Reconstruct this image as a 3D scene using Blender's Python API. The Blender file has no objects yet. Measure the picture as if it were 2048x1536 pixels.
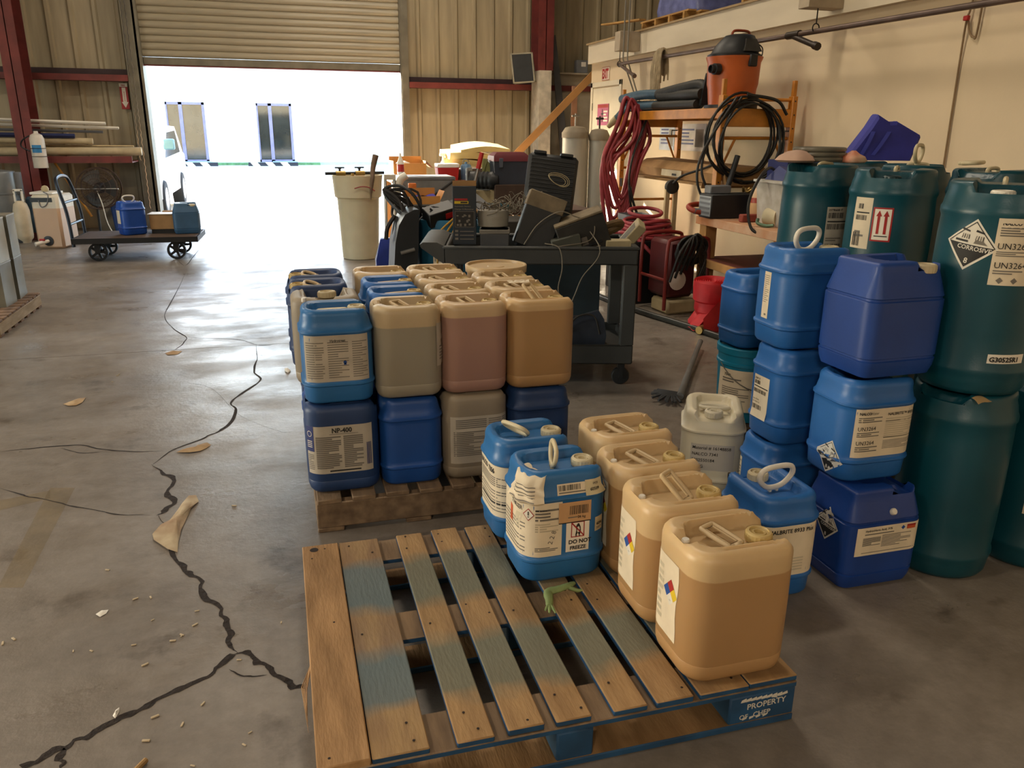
import bpy, math, random
from mathutils import Vector, Matrix, Euler
random.seed(7)
S = bpy.context.scene
C = S.collection
PI = math.pi
R = math.radians

# ---------------------------------------------------------------- camera
cd = bpy.data.cameras.new('camera')
cam = bpy.data.objects.new('camera', cd)
C.objects.link(cam)
FWD = Vector((0.262,0.916,-0.304)); RGT = Vector((0.962,-0.273,0.009)); DWN = Vector((-0.075,-0.295,-0.952))
m = Matrix((RGT, -DWN, -FWD)).transposed().to_4x4()
m.translation = Vector((0, 0, 1.483))
cam.matrix_world = m
cd.sensor_width = 36
cd.lens = 28.024
cd.clip_end = 300
cd.clip_start = 0.05
S.camera = cam

# ---------------------------------------------------------------- sky, sun, lamps, exposure
w = bpy.data.worlds.new('sky')
S.world = w
w.use_nodes = True
nt = w.node_tree
sky = nt.nodes.new('ShaderNodeTexSky')
sky.sky_type = 'NISHITA'
sky.sun_disc = False
SUN_EL, SUN_AZ = R(17.5), math.atan2(-2.54, 2.91)      # the sun stands beyond the roll-up door, to its left
sky.sun_elevation = SUN_EL
sky.sun_rotation = SUN_AZ
sky.air_density = 1.0
sky.dust_density = 1.5
nt.links.new(sky.outputs[0], nt.nodes['Background'].inputs[0])
nt.nodes['Background'].inputs[1].default_value = 1.25

def lamp(name, kind, loc, energy, color, direction=None, size=None, size_y=None, portal=False):
    l = bpy.data.lights.new(name, kind)
    l.energy = energy
    l.color = color
    if kind == 'AREA':
        l.shape = 'RECTANGLE'
        l.size = size
        l.size_y = size_y or size
        l.cycles.is_portal = portal
    o = bpy.data.objects.new(name, l)
    C.objects.link(o)
    o.location = loc
    if direction is not None:
        o.rotation_euler = Vector(direction).to_track_quat('-Z', 'Y').to_euler()
    return o

sun = lamp('sun', 'SUN', (-8, 25, 12), 30.0, (1.0, 0.93, 0.82),
           (-math.sin(SUN_AZ) * math.cos(SUN_EL), -math.cos(SUN_AZ) * math.cos(SUN_EL), -math.sin(SUN_EL)))
sun.data.angle = R(0.6)
lamp('door_portal', 'AREA', (0.1, 13.75, 1.2), 1, (1, 1, 1), (0, -1, 0), 3.8, 2.4, portal=True)
lamp('side_door_portal', 'AREA', (-8.95, 5.0, 1.6), 1, (1, 1, 1), (1, 0, 0), 4.0, 3.2, portal=True)
for lx, ly, lz, le in ((-4.5, 1.5, 6.3, 70), (-4.5, 8.0, 6.3, 70), (1.2, 5.5, 6.3, 70), (1.5, 10.5, 6.3, 90), (-3.5, -5.5, 4.4, 210), (2.0, -5.5, 4.4, 70)):   # added warm fill from unseen lamps, two of them behind the viewpoint
    lamp('warm_fill_lamp', 'AREA', (lx, ly, lz), le, (1.0, 0.86, 0.68), (0, 0, -1), 1.2, 0.5)
S.view_settings.view_transform = 'Standard'
S.view_settings.look = 'None'
S.view_settings.exposure = 0.8
S.view_settings.gamma = 1.0
S.view_settings.use_curve_mapping = False
S.cycles.sample_clamp_indirect = 6
S.cycles.max_bounces = 8
S.cycles.diffuse_bounces = 5
S.cycles.caustics_reflective = False
S.cycles.caustics_refractive = False

# ---------------------------------------------------------------- materials
def lin(h):
    h = h.lstrip('#')
    return tuple(((c / 12.92) if c <= 0.04045 else ((c + 0.055) / 1.055) ** 2.4) for c in (int(h[i:i + 2], 16) / 255 for i in (0, 2, 4)))

MATS = {}
def mat(name, col, rough=0.5, metal=0.0, var=0.12, scale=6.0, bump=0.0, bscale=60.0, col2=None, stretch=(1, 1, 1), sss=0.0, alpha=1.0, spec=0.5, trans=0.0):
    """colour with noise variation (col2 = the colour of the stains), plus a fine bump"""
    if name in MATS:
        return MATS[name]
    c = lin(col) if isinstance(col, str) else col
    m = bpy.data.materials.new(name)
    m.use_nodes = True
    n, l = m.node_tree.nodes, m.node_tree.links
    b = n['Principled BSDF']
    b.inputs['Roughness'].default_value = rough
    b.inputs['Metallic'].default_value = metal
    b.inputs['Specular IOR Level'].default_value = spec
    if sss:
        b.inputs['Subsurface Weight'].default_value = sss
        b.inputs['Subsurface Radius'].default_value = (0.03, 0.02, 0.012)
        b.inputs['Subsurface Scale'].default_value = 0.6
    if alpha < 1:
        b.inputs['Alpha'].default_value = alpha
    if trans:
        b.inputs['Transmission Weight'].default_value = trans
    tc = n.new('ShaderNodeTexCoord')
    mp = n.new('ShaderNodeMapping')
    mp.inputs['Scale'].default_value = stretch
    l.new(tc.outputs['Object'], mp.inputs['Vector'])
    ns = n.new('ShaderNodeTexNoise')
    ns.inputs['Scale'].default_value = scale
    ns.inputs['Detail'].default_value = 6
    l.new(mp.outputs[0], ns.inputs['Vector'])
    rp = n.new('ShaderNodeValToRGB')
    rp.color_ramp.elements[0].position = 0.35
    rp.color_ramp.elements[1].position = 0.68
    d = (lin(col2) if isinstance(col2, str) else col2) if col2 else tuple(x * (1 - var * 2) for x in c)
    rp.color_ramp.elements[0].color = (*d, 1)
    rp.color_ramp.elements[1].color = (*c, 1)
    l.new(ns.outputs['Fac'], rp.inputs['Fac'])
    l.new(rp.outputs[0], b.inputs['Base Color'])
    if bump:
        n2 = n.new('ShaderNodeTexNoise')
        n2.inputs['Scale'].default_value = bscale
        n2.inputs['Detail'].default_value = 4
        l.new(mp.outputs[0], n2.inputs['Vector'])
        bp = n.new('ShaderNodeBump')
        bp.inputs['Strength'].default_value = bump
        bp.inputs['Distance'].default_value = 0.01
        l.new(n2.outputs['Fac'], bp.inputs['Height'])
        l.new(bp.outputs[0], b.inputs['Normal'])
    MATS[name] = m
    return m

def liquid_mat(name, dry, wet, level, rough=0.42, var=0.08):
    """translucent plastic showing the liquid that stands in it up to a level (a height on the jug itself)"""
    if name in MATS:
        return MATS[name]
    m = mat(name, dry, rough, sss=0.25, var=var, scale=5)
    n, l = m.node_tree.nodes, m.node_tree.links
    b = n['Principled BSDF']
    src = b.inputs['Base Color'].links[0].from_socket
    tc = n.new('ShaderNodeTexCoord')
    sx = n.new('ShaderNodeSeparateXYZ')
    l.new(tc.outputs['Object'], sx.inputs[0])
    mr = n.new('ShaderNodeMapRange')
    mr.inputs['From Min'].default_value = level - 0.0015
    mr.inputs['From Max'].default_value = level + 0.0015
    l.new(sx.outputs['Z'], mr.inputs['Value'])
    mx = n.new('ShaderNodeMix')
    mx.data_type = 'RGBA'
    ns = n.new('ShaderNodeTexNoise')
    ns.inputs['Scale'].default_value = 4
    r2 = n.new('ShaderNodeValToRGB')
    cw = lin(wet)
    r2.color_ramp.elements[0].color = (*(x * 0.82 for x in cw), 1)
    r2.color_ramp.elements[1].color = (*cw, 1)
    l.new(tc.outputs['Object'], ns.inputs['Vector'])
    l.new(ns.outputs['Fac'], r2.inputs['Fac'])
    l.new(mr.outputs[0], mx.inputs['Factor'])
    l.new(r2.outputs[0], mx.inputs['A'])
    l.new(src, mx.inputs['B'])
    l.new(mx.outputs['Result'], b.inputs['Base Color'])
    return m

# ---------------------------------------------------------------- mesh builder
class MB:
    def __init__(self):
        self.v, self.f, self.mi, self.T = [], [], [], Matrix()
    def at(self, loc=(0, 0, 0), rot=(0, 0, 0)):
        self.T = Matrix.Translation(Vector(loc)) @ Euler(rot).to_matrix().to_4x4()
        return self
    def add(self, vs, fs, mi=0):
        k = len(self.v)
        T = self.T
        self.v += [tuple(T @ Vector(p)) for p in vs]
        self.f += [tuple(i + k for i in q) for q in fs]
        self.mi += [mi] * len(fs)
        return self
    def box(self, a, c, b=0.0, mi=0):
        x0, y0, z0 = (min(a[i], c[i]) for i in range(3))
        x1, y1, z1 = (max(a[i], c[i]) for i in range(3))
        if b <= 0:
            vs = [(x0, y0, z0), (x1, y0, z0), (x1, y1, z0), (x0, y1, z0), (x0, y0, z1), (x1, y0, z1), (x1, y1, z1), (x0, y1, z1)]
            return self.add(vs, [(0, 3, 2, 1), (4, 5, 6, 7), (0, 1, 5, 4), (1, 2, 6, 5), (2, 3, 7, 6), (3, 0, 4, 7)], mi)
        b = min(b, (x1 - x0) * .45, (y1 - y0) * .45, (z1 - z0) * .45)
        vs, idx = [], {}
        for sx in (0, 1):
            for sy in (0, 1):
                for sz in (0, 1):
                    X, Y, Z = (x0, x1)[sx], (y0, y1)[sy], (z0, z1)[sz]
                    dx, dy, dz = (b, -b)[sx], (b, -b)[sy], (b, -b)[sz]
                    for k, p in enumerate(((X, Y + dy, Z + dz), (X + dx, Y, Z + dz), (X + dx, Y + dy, Z))):
                        idx[sx, sy, sz, k] = len(vs)
                        vs.append(p)
        I = lambda sx, sy, sz, k: idx[sx, sy, sz, k]
        fs = []
        for s in (0, 1):
            q = [(0, 0), (1, 0), (1, 1), (0, 1)]
            fs.append([I(s, a_, c_, 0) for a_, c_ in (q if s else q[::-1])])
            fs.append([I(a_, s, c_, 1) for a_, c_ in (q[::-1] if s else q)])
            fs.append([I(a_, c_, s, 2) for a_, c_ in (q if s else q[::-1])])
        def quad(l):
            fs.append(l)
        for sa in (0, 1):
            for sb in (0, 1):
                quad([I(sa, sb, 0, 0), I(sa, sb, 1, 0), I(sa, sb, 1, 1), I(sa, sb, 0, 1)][::(1 if sa != sb else -1)])
                quad([I(sa, 0, sb, 0), I(sa, 1, sb, 0), I(sa, 1, sb, 2), I(sa, 0, sb, 2)][::(-1 if sa != sb else 1)])
                quad([I(0, sa, sb, 1), I(1, sa, sb, 1), I(1, sa, sb, 2), I(0, sa, sb, 2)][::(1 if sa != sb else -1)])
        for sx in (0, 1):
            for sy in (0, 1):
                for sz in (0, 1):
                    t = [I(sx, sy, sz, 0), I(sx, sy, sz, 1), I(sx, sy, sz, 2)]
                    fs.append(t if (sx + sy + sz) % 2 else t[::-1])
        return self.add(vs, fs, mi)
    def cbox(self, c, s, b=0.0, mi=0):
        return self.box([c[i] - s[i] / 2 for i in range(3)], [c[i] + s[i] / 2 for i in range(3)], b, mi)
    def rings(self, rs, closed=True, cap0=True, cap1=True, mi=0):
        n = len(rs[0])
        vs = [p for r in rs for p in r]
        fs = []
        for k in range(len(rs) - 1):
            for i in range(n if closed else n - 1):
                j = (i + 1) % n
                fs.append((k * n + i, k * n + j, (k + 1) * n + j, (k + 1) * n + i))
        if cap0: fs.append(tuple(range(n))[::-1])
        if cap1: fs.append(tuple((len(rs) - 1) * n + i for i in range(n)))
        return self.add(vs, fs, mi)
    def tube(self, pts, r, n=8, closed=False, mi=0, flat=1.0):
        pts = [Vector(p) for p in pts]
        N = len(pts)
        rad = r if hasattr(r, '__len__') else [r] * N
        up, rs, prev = None, [], None
        for i, p in enumerate(pts):
            a = pts[i - 1] if (i or closed) else p
            c = pts[(i + 1) % N] if (i < N - 1 or closed) else p
            t = (c - a).normalized()
            if up is None:
                up = Vector((0, 0, 1)) if abs(t.z) < .95 else Vector((1, 0, 0))
            up = (up - t * up.dot(t))
            if up.length < 1e-6:
                up = t.orthogonal()
            up.normalize()
            s = t.cross(up)
            rs.append([tuple(p + (s * math.cos(2 * PI * k / n) + up * flat * math.sin(2 * PI * k / n)) * rad[i]) for k in range(n)])
        if closed:
            rs.append(rs[0])
        return self.rings(rs, True, not closed, not closed, mi)
    def lathe(self, prof, n=24, mi=0, cap0=True, cap1=True):
        rs = [[(max(r, 1e-4) * math.cos(2 * PI * k / n), max(r, 1e-4) * math.sin(2 * PI * k / n), z) for k in range(n)] for r, z in prof]
        return self.rings(rs, True, cap0, cap1, mi)
    def prism(self, poly, z0, z1, mi=0):
        return self.rings([[(x, y, z0) for x, y in poly], [(x, y, z1) for x, y in poly]], mi=mi)
    def grid(self, fn, nu, nv, thick=0.0, mi=0):
        """a sheet fn(u,v) for u, v in 0..1"""
        vs = [fn(i / nu, j / nv) for j in range(nv + 1) for i in range(nu + 1)]
        fs = [(j * (nu + 1) + i, j * (nu + 1) + i + 1, (j + 1) * (nu + 1) + i + 1, (j + 1) * (nu + 1) + i) for j in range(nv) for i in range(nu)]
        return self.add(vs, fs, mi)
    def mesh(self, name, mats, ang=38):
        me = bpy.data.meshes.new(name)
        me.from_pydata(self.v, [], self.f)
        for m in (mats if isinstance(mats, (list, tuple)) else [mats]):
            me.materials.append(m)
        if any(self.mi):
            me.polygons.foreach_set('material_index', self.mi)
        me.polygons.foreach_set('use_smooth', [True] * len(self.f))
        me.update()
        me.set_sharp_from_angle(angle=R(ang))
        return me
    def build(self, name, mats, parent=None, ang=38):
        return link(name, self.mesh(name, mats, ang), parent)

def link(name, me, parent=None):
    o = bpy.data.objects.new(name, me)
    C.objects.link(o)
    if parent: o.parent = parent
    return o
def tag(o, label, cat, group=None):
    o['label'] = label
    o['category'] = cat
    if group: o['group'] = group
    return o
def thing(name, label, cat, loc=(0, 0, 0), rz=0.0, group=None, rot=None):
    o = bpy.data.objects.new(name, None)
    C.objects.link(o)
    o.empty_display_size = 0.1
    o.location = loc
    o.rotation_euler = rot if rot else (0, 0, rz)
    return tag(o, label, cat, group)
def struct(o):
    o['kind'] = 'structure'
    return o
def stuff(o):
    o['kind'] = 'stuff'
    return o
def dup(o, loc, rz=0.0, label=None):
    """a copy of a thing with copies of its parts and their sub-parts"""
    r = o.copy(); C.objects.link(r)
    r.location = loc; r.rotation_euler = (0, 0, rz)
    if label: r['label'] = label
    for ch in o.children:
        c = ch.copy(); C.objects.link(c); c.parent = r
        for g in ch.children:
            d = g.copy(); C.objects.link(d); d.parent = c
    return r
def curve(pts, k=6, closed=False):
    """Catmull-Rom through points"""
    P = [Vector(p) for p in pts]
    n = len(P)
    out = []
    for i in range(n if closed else n - 1):
        if closed:
            a, b, c, d = P[i - 1], P[i], P[(i + 1) % n], P[(i + 2) % n]
        else:
            b, c = P[i], P[i + 1]
            a = P[i - 1] if i else b * 2 - c
            d = P[i + 2] if i + 2 < n else c * 2 - b
        for j in range(k):
            t = j / k
            out.append(0.5 * ((2 * b) + (c - a) * t + (2 * a - 5 * b + 4 * c - d) * t * t + (3 * b - a - 3 * c + d) * t ** 3))
    if not closed:
        out.append(P[-1])
    return out

_txt = {}
def text_mesh(s, bold=0.0, italic=False):
    key = (s, bold, italic)
    if key not in _txt:
        cu = bpy.data.curves.new('lettering', 'FONT')
        cu.body = s; cu.size = 1.0; cu.offset = bold * 1.5; cu.resolution_u = 2
        if italic: cu.shear = 0.2
        o = bpy.data.objects.new('lettering', cu)
        me = bpy.data.meshes.new_from_object(o)
        _txt[key] = ([(v.co.x, v.co.y) for v in me.vertices], [tuple(p.vertices) for p in me.polygons])
        bpy.data.objects.remove(o); bpy.data.curves.remove(cu); bpy.data.meshes.remove(me)
    return _txt[key]

INK = [mat('print_black', '#1c1a18', .6), mat('print_grey', '#7d766c', .7), mat('print_red', '#a81f1c', .6), mat('print_blue', '#1d4f9c', .6),
       mat('print_yellow', '#e0c022', .6), mat('print_white', '#e8e2d4', .6), mat('print_navy', '#22306e', .6), mat('print_orange', '#d0582c', .6), mat('print_tan', '#cfc2a6', .7)]
BLACK, GREY, RED, BLUE, YELLOW, WHITE, NAVY, ORANGE, TAN = range(9)
PAPER = mat('paper_label', '#e2d3b8', .75, var=.06, scale=14)
PAPER_GREY = mat('dusty_paper_label', '#bdb3a2', .8, var=.1, scale=10)

class Print:
    """flat print on a surface map fn(s, z, off) -> point"""
    def __init__(self, fn, off=0.0012):
        self.fn, self.b, self.off = fn, MB(), off
    def quad(self, p, mi=BLACK, off=None, step=0.02):
        off = off or self.off
        L = max(abs(p[1][0] - p[0][0]), abs(p[2][0] - p[3][0]), abs(p[2][0] - p[0][0]), 1e-4)
        H = max(abs(p[3][1] - p[0][1]), abs(p[2][1] - p[1][1]), 1e-4)
        nu = max(1, int(L / step + .99)); nv = max(1, int(H / (step * 2) + .99)) if H > .03 else 1
        def g(u, v):
            s = (p[0][0] * (1 - u) + p[1][0] * u) * (1 - v) + (p[3][0] * (1 - u) + p[2][0] * u) * v
            z = (p[0][1] * (1 - u) + p[1][1] * u) * (1 - v) + (p[3][1] * (1 - u) + p[2][1] * u) * v
            return self.fn(s, z, off)
        self.b.grid(g, nu, nv, mi=mi)
        return self
    def rect(self, s0, s1, z0, z1, mi=BLACK, off=None):
        return self.quad([(s0, z0), (s1, z0), (s1, z1), (s0, z1)], mi, off)
    def frame(self, s0, s1, z0, z1, t, mi=BLACK, off=None):
        self.rect(s0, s1, z0, z0 + t, mi, off); self.rect(s0, s1, z1 - t, z1, mi, off)
        self.rect(s0, s0 + t, z0 + t, z1 - t, mi, off); self.rect(s1 - t, s1, z0 + t, z1 - t, mi, off)
        return self
    def text(self, s, x, z, size, mi=BLACK, bold=0.0, rot=0.0, off=None, sx=1.0, italic=False):
        vs, fs = text_mesh(s, bold, italic)
        c, d = math.cos(rot) * size, math.sin(rot) * size
        self.b.add([self.fn(x + (a * sx) * c - b_ * d, z + (a * sx) * d + b_ * c, off or self.off * 1.6) for a, b_ in vs], fs, mi)
        return self
    def lines(self, s0, s1, z0, z1, n, mi=GREY, seed=1, fill=0.55, off=None):
        rg = random.Random(seed)
        for i in range(n):
            z = z1 - (i + .5) * (z1 - z0) / n
            h = (z1 - z0) / n * fill / 2
            s = s0
            e = s1 - (s1 - s0) * rg.choice((0, 0, 0, .1, .35, .5))
            self.rect(s, e, z - h, z + h, mi, off)
        return self
    def bars(self, s0, s1, z0, z1, mi=BLACK, seed=3, off=None):
        rg = random.Random(seed)
        s = s0
        while s < s1:
            w_ = rg.choice((.0012, .002, .003)); self.rect(s, min(s + w_, s1), z0, z1, mi, off); s += w_ + rg.choice((.0012, .002, .0028))
        return self
    def diamond(self, cs, cz, r, mi, off=None, rot=0.0):
        P = [(cs + r * math.cos(a + rot), cz + r * math.sin(a + rot)) for a in (0, PI / 2, PI, 3 * PI / 2)]
        return self.quad(P, mi, off, step=.012)
    def poly(self, pts, mi, off=None):
        o = off or self.off
        self.b.add([self.fn(s, z, o) for s, z in pts], [tuple(range(len(pts)))], mi)
        return self
    def arrow_up(self, cs, z0, z1, w_, mi, off=None):
        self.rect(cs - w_ * .28, cs + w_ * .28, z0, z1 - w_ * 1.1, mi, off)
        return self.poly([(cs - w_ * .62, z1 - w_ * 1.25), (cs + w_ * .62, z1 - w_ * 1.25), (cs, z1)], mi, off)
    def build(self, name, parent):
        return self.b.build(name, INK, parent)

def corrosive(P, cs, cz, r, rot=0.0, off=.0012):
    """class 8 placard: white diamond, black lower half, the word and the number"""
    P.diamond(cs, cz, r, WHITE, off, rot)
    c, s_ = math.cos(rot), math.sin(rot)
    M = lambda x, z: (cs + (x * c - z * s_) * r, cz + (x * s_ + z * c) * r)
    P.quad([M(-.88, 0), M(0, -.88), M(.88, 0), M(0, 0)], BLACK, off * 1.5, .012)
    for a, b_ in (((-.9, .0), (0, .9)), ((0, .9), (.9, 0))):
        P.quad([M(*a), M(*b_), M(b_[0] * .95, b_[1] * .95), M(a[0] * .95, a[1] * .95)], BLACK, off * 1.5, .012)
    P.quad([M(-.62, .07), M(-.12, .07), M(-.12, .15), M(-.62, .15)], BLACK, off * 1.6)
    P.quad([M(.1, .07), M(.6, .07), M(.42, .2), M(.15, .22)], GREY, off * 1.6)
    for x in (-.28, .24):
        P.quad([M(x - .17, .52), M(x + .15, .47), M(x + .15, .53), M(x - .15, .60)], BLACK, off * 1.6)
        for k in range(4):
            P.quad([M(x - .12 + k * .09, .2), M(x - .09 + k * .09, .2), M(x - .07 + k * .08, .38), M(x - .1 + k * .08, .38)], BLACK if k % 2 else GREY, off * 1.6)
    p = M(-.47, -.2)
    P.text('CORROSIVE', p[0], p[1], .235 * r, WHITE, .01, rot, off * 2)
    p = M(-.07, -.72)
    P.text('8', p[0], p[1], .3 * r, WHITE, .01, rot, off * 2)

# ---------------------------------------------------------------- room shell
def floor_mat():
    m = bpy.data.materials.new('worn_concrete')
    m.use_nodes = True
    n, l = m.node_tree.nodes, m.node_tree.links
    b = n['Principled BSDF']
    tc = n.new('ShaderNodeTexCoord')
    def noise(sc, det, rough=.55, st=None):
        x = n.new('ShaderNodeTexNoise')
        x.inputs['Scale'].default_value = sc; x.inputs['Detail'].default_value = det; x.inputs['Roughness'].default_value = rough
        if st:
            mp = n.new('ShaderNodeMapping'); mp.inputs['Scale'].default_value = st
            l.new(tc.outputs['Object'], mp.inputs[0]); l.new(mp.outputs[0], x.inputs['Vector'])
        else:
            l.new(tc.outputs['Object'], x.inputs['Vector'])
        return x
    def ramp(src, a, c, ca, cc):
        r = n.new('ShaderNodeValToRGB')
        r.color_ramp.elements[0].position, r.color_ramp.elements[1].position = a, c
        r.color_ramp.elements[0].color, r.color_ramp.elements[1].color = (*ca, 1), (*cc, 1)
        l.new(src.outputs['Fac'], r.inputs['Fac'])
        return r
    base = ramp(noise(.9, 8, .62), .32, .7, lin('#746b61'), lin('#9a9187'))
    fine = ramp(noise(14, 8, .7), .3, .75, (.55, .53, .5), (1, 1, 1))
    spots = ramp(noise(3.2, 7, .65), .28, .42, lin('#94877a'), (1, 1, 1))
    def mul(a, c, f=1.0):
        x = n.new('ShaderNodeMix'); x.data_type = 'RGBA'; x.blend_type = 'MULTIPLY'; x.inputs['Factor'].default_value = f
        l.new(a, x.inputs['A']); l.new(c, x.inputs['B'])
        return x.outputs['Result']
    col = mul(mul(base.outputs[0], fine.outputs[0], .7), spots.outputs[0], .8)
    l.new(col, b.inputs['Base Color'])
    rr = n.new('ShaderNodeMapRange')
    rr.inputs['From Min'].default_value, rr.inputs['From Max'].default_value = .35, .65
    rr.inputs['To Min'].default_value, rr.inputs['To Max'].default_value = .27, .52
    l.new(noise(2.2, 6, .6, (1, 1.6, 1)).outputs['Fac'], rr.inputs['Value'])
    l.new(rr.outputs[0], b.inputs['Roughness'])
    bp = n.new('ShaderNodeBump'); bp.inputs['Strength'].default_value = .3; bp.inputs['Distance'].default_value = .006
    l.new(noise(34, 8, .66).outputs['Fac'], bp.inputs['Height'])
    l.new(bp.outputs[0], b.inputs['Normal'])
    return m
CONCRETE = floor_mat()
DIRT = mat('crack_dirt', '#2c211a', .95, var=.25, scale=60, bump=.5)
METAL_WALL = mat('beige_metal_siding', '#a3977c', .5, var=.13, scale=3.5, stretch=(3, 3, .35))
WHITE_WALL = mat('cream_wall_paint', '#d8c5a6', .8, var=.05, scale=1.6, bump=.08, bscale=30)
REDSTEEL = mat('red_oxide_steel', '#74302c', .55, var=.2, scale=5)
SHADESTEEL = mat('recess_shade_steel', '#3a2428', .6, var=.15)
JAMB = mat('galvanised_jamb', '#7d7869', .5, .3, var=.15, scale=5)
CURTAIN = mat('door_curtain_enamel', '#a59c85', .45, var=.16, scale=2.5, stretch=(.4, 1, 6))
ROOFM = mat('roof_insulation', '#b9b2a4', .9)

b = MB(); b.box((-9, -8, -.15), (6.5, 5.797, 0)); struct(b.build('floor', CONCRETE))
b = MB(); b.box((-9, 5.803, -.15), (6.5, 13.62, 0)); struct(b.build('floor', CONCRETE))
b = MB(); b.box((-9, 5.79, -.15), (6.5, 5.81, -.012)); struct(b.build('trim_1', DIRT))

def crack(pts, w0, seed, taper=True):
    """a crack in the slab: an irregular dirt-filled strip along world points"""
    rg = random.Random(seed)
    P = curve([(x, y, 0) for x, y, z in pts], 7)
    L = []
    d = 0
    mb = MB()
    l0, r0 = [], []
    jj, wj, jt, wt = 0, .6, 0, .6
    for i, p in enumerate(P):
        q = P[min(i + 1, len(P) - 1)] - P[max(i - 1, 0)]
        nrm = Vector((-q.y, q.x, 0)).normalized()
        t = i / (len(P) - 1)
        e = min(1, 6 * t, 6 * (1 - t)) if taper else 1
        if i % 3 == 0: jt = rg.uniform(-.5, .5); wt = .35 + rg.random() * .9
        jj += (jt - jj) * .55; wj += (wt - wj) * .5
        ww = w0 * wj * max(e, .12)
        j = nrm * jj * w0
        l0.append(tuple(p + j + nrm * ww / 2 + Vector((0, 0, .0012)))); r0.append(tuple(p + j - nrm * ww / 2 + Vector((0, 0, .0012))))
    n = len(P)
    mb.add(l0 + r0, [(i, i + 1, n + i + 1, n + i) for i in range(n - 1)])
    return struct(mb.build('floor_crack', DIRT))
crack([(-1.022,9.061,0),(-1.003,7.938,0),(-0.984,6.959,0),(-0.875,6.485,0),(-0.745,6.149,0),(-0.756,5.916,0),(-0.806,5.709,0)], .010, 1)
crack([(-0.745,6.149,0),(-0.538,6.067,0),(-0.359,5.978,0),(-0.216,5.782,0),(-0.079,5.805,0)], .007, 2)
crack([(-0.24,5.788,0),(-0.23,5.448,0),(-0.236,5.091,0),(-0.205,4.92,0),(-0.297,4.691,0),(-0.354,4.538,0),(-0.325,4.383,0),(-0.346,4.163,0),(-0.408,4.052,0),(-0.484,3.966,0),(-0.588,3.859,0),(-0.657,3.703,0)], .016, 3)
crack([(-0.657,3.703,0),(-0.59,3.587,0),(-0.547,3.482,0),(-0.548,3.362,0),(-0.522,3.257,0),(-0.552,3.185,0),(-0.572,3.154,0)], .026, 4)
crack([(-1.247,3.592,0),(-1.148,3.505,0),(-1.067,3.444,0),(-0.978,3.382,0),(-0.901,3.323,0),(-0.815,3.264,0),(-0.712,3.2,0),(-0.595,3.16,0)], .008, 5)
crack([(-1.373,4.044,0),(-1.249,4.057,0),(-1.118,4.056,0),(-1.015,4.036,0),(-0.912,3.956,0),(-0.804,3.902,0),(-0.598,3.849,0)], .010, 6)
crack([(-1.112,4.028,0),(-1.006,3.936,0),(-0.906,3.922,0)], .006, 61)
crack([(-0.561,3.151,0),(-0.5,2.972,0),(-0.461,2.806,0),(-0.417,2.697,0),(-0.398,2.641,0),(-0.361,2.581,0),(-0.335,2.489,0),(-0.286,2.407,0),(-0.264,2.329,0),(-0.252,2.266,0),(-0.245,2.191,0),(-0.232,2.143,0)], .024, 7)
crack([(-0.232,2.143,0),(-0.267,2.089,0),(-0.331,2.045,0),(-0.38,2.008,0),(-0.438,1.973,0),(-0.484,1.945,0),(-0.528,1.923,0),(-0.576,1.895,0),(-0.622,1.868,0),(-0.671,1.841,0),(-0.703,1.815,0)], .022, 8, False)
crack([(-0.623,1.863,0),(-0.617,1.827,0),(-0.618,1.792,0)], .022, 9)
crack([(-0.232,2.143,0),(-0.201,2.14,0),(-0.172,2.103,0),(-0.143,2.055,0),(-0.102,1.998,0),(-0.062,1.95,0),(-0.033,1.925,0)], .022, 10)
crack([(-0.242,2.075,-0),(-0.218,2.045,0),(-0.183,2.027,0),(-0.136,2.023,0)], .006, 11)
crack([(-1.201,9.972,0),(-1.082,9.578,0),(-1.052,10.133,0),(-1.037,10.986,0)], .010, 12)
crack([(-0.73,5.031,0),(-0.486,4.837,0),(-0.296,4.292,0),(-0.09,3.991,-0),(-0.016,3.972,-0)], .002, 13)
# worn yellow paint line
PAINT = mat('worn_yellow_paint', '#a08858', .75, var=.2, scale=9, alpha=.28)
b = MB()
for q in ([(-1.043,3.544,0),(-0.941,3.517,0),(-0.931,2.702,0),(-1.012,2.724,0)], [(-1.211,3.462,0),(-1.037,3.516,0),(-1.017,3.431,0),(-1.182,3.361,0)]):
    b.add([(x, y, .001) for x, y, z in q], [(0, 1, 2, 3)])
struct(b.build('floor_marking', PAINT))

YW = 13.6          # inner face of the siding
def siding(x0, x1, z0, z1, name):
    prof = []
    x = x0
    while x < x1 - .31:
        prof += [(x, 0), (x + .2, 0), (x + .225, .03), (x + .265, .03), (x + .29, 0)]
        x += .305
    prof += [(x, 0), (x1, 0)]
    b = MB()
    n = len(prof)
    b.add([(p, YW - q, z0) for p, q in prof] + [(p, YW - q, z1) for p, q in prof] + [(p, YW + .06, z0) for p, q in prof] + [(p, YW + .06, z1) for p, q in prof],
          [(i, i + 1, n + i + 1, n + i) for i in range(n - 1)] + [(2 * n + i + 1, 2 * n + i, 3 * n + i, 3 * n + i + 1) for i in range(n - 1)])
    return struct(b.build(name, METAL_WALL, ang=20))
siding(-9, -1.86, 0, 6.5, 'wall_back')
siding(2.05, 8.2, 0, 6.5, 'wall_back')
siding(-1.86, 2.05, 4.3, 6.5, 'wall_back')
# door jambs
b = MB(); b.box((-1.98, 13.36, 0), (-1.80, 13.42, 4.3)); b.box((-1.83, 13.36, 0), (-1.765, 13.72, 4.3)); struct(b.build('trim_2', JAMB))
b = MB(); b.box((1.975, 13.40, 0), (2.03, 13.72, 4.3)); b.box((1.99, 13.38, 0), (2.10, 13.42, 4.3)); struct(b.build('trim_3', JAMB))
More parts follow.
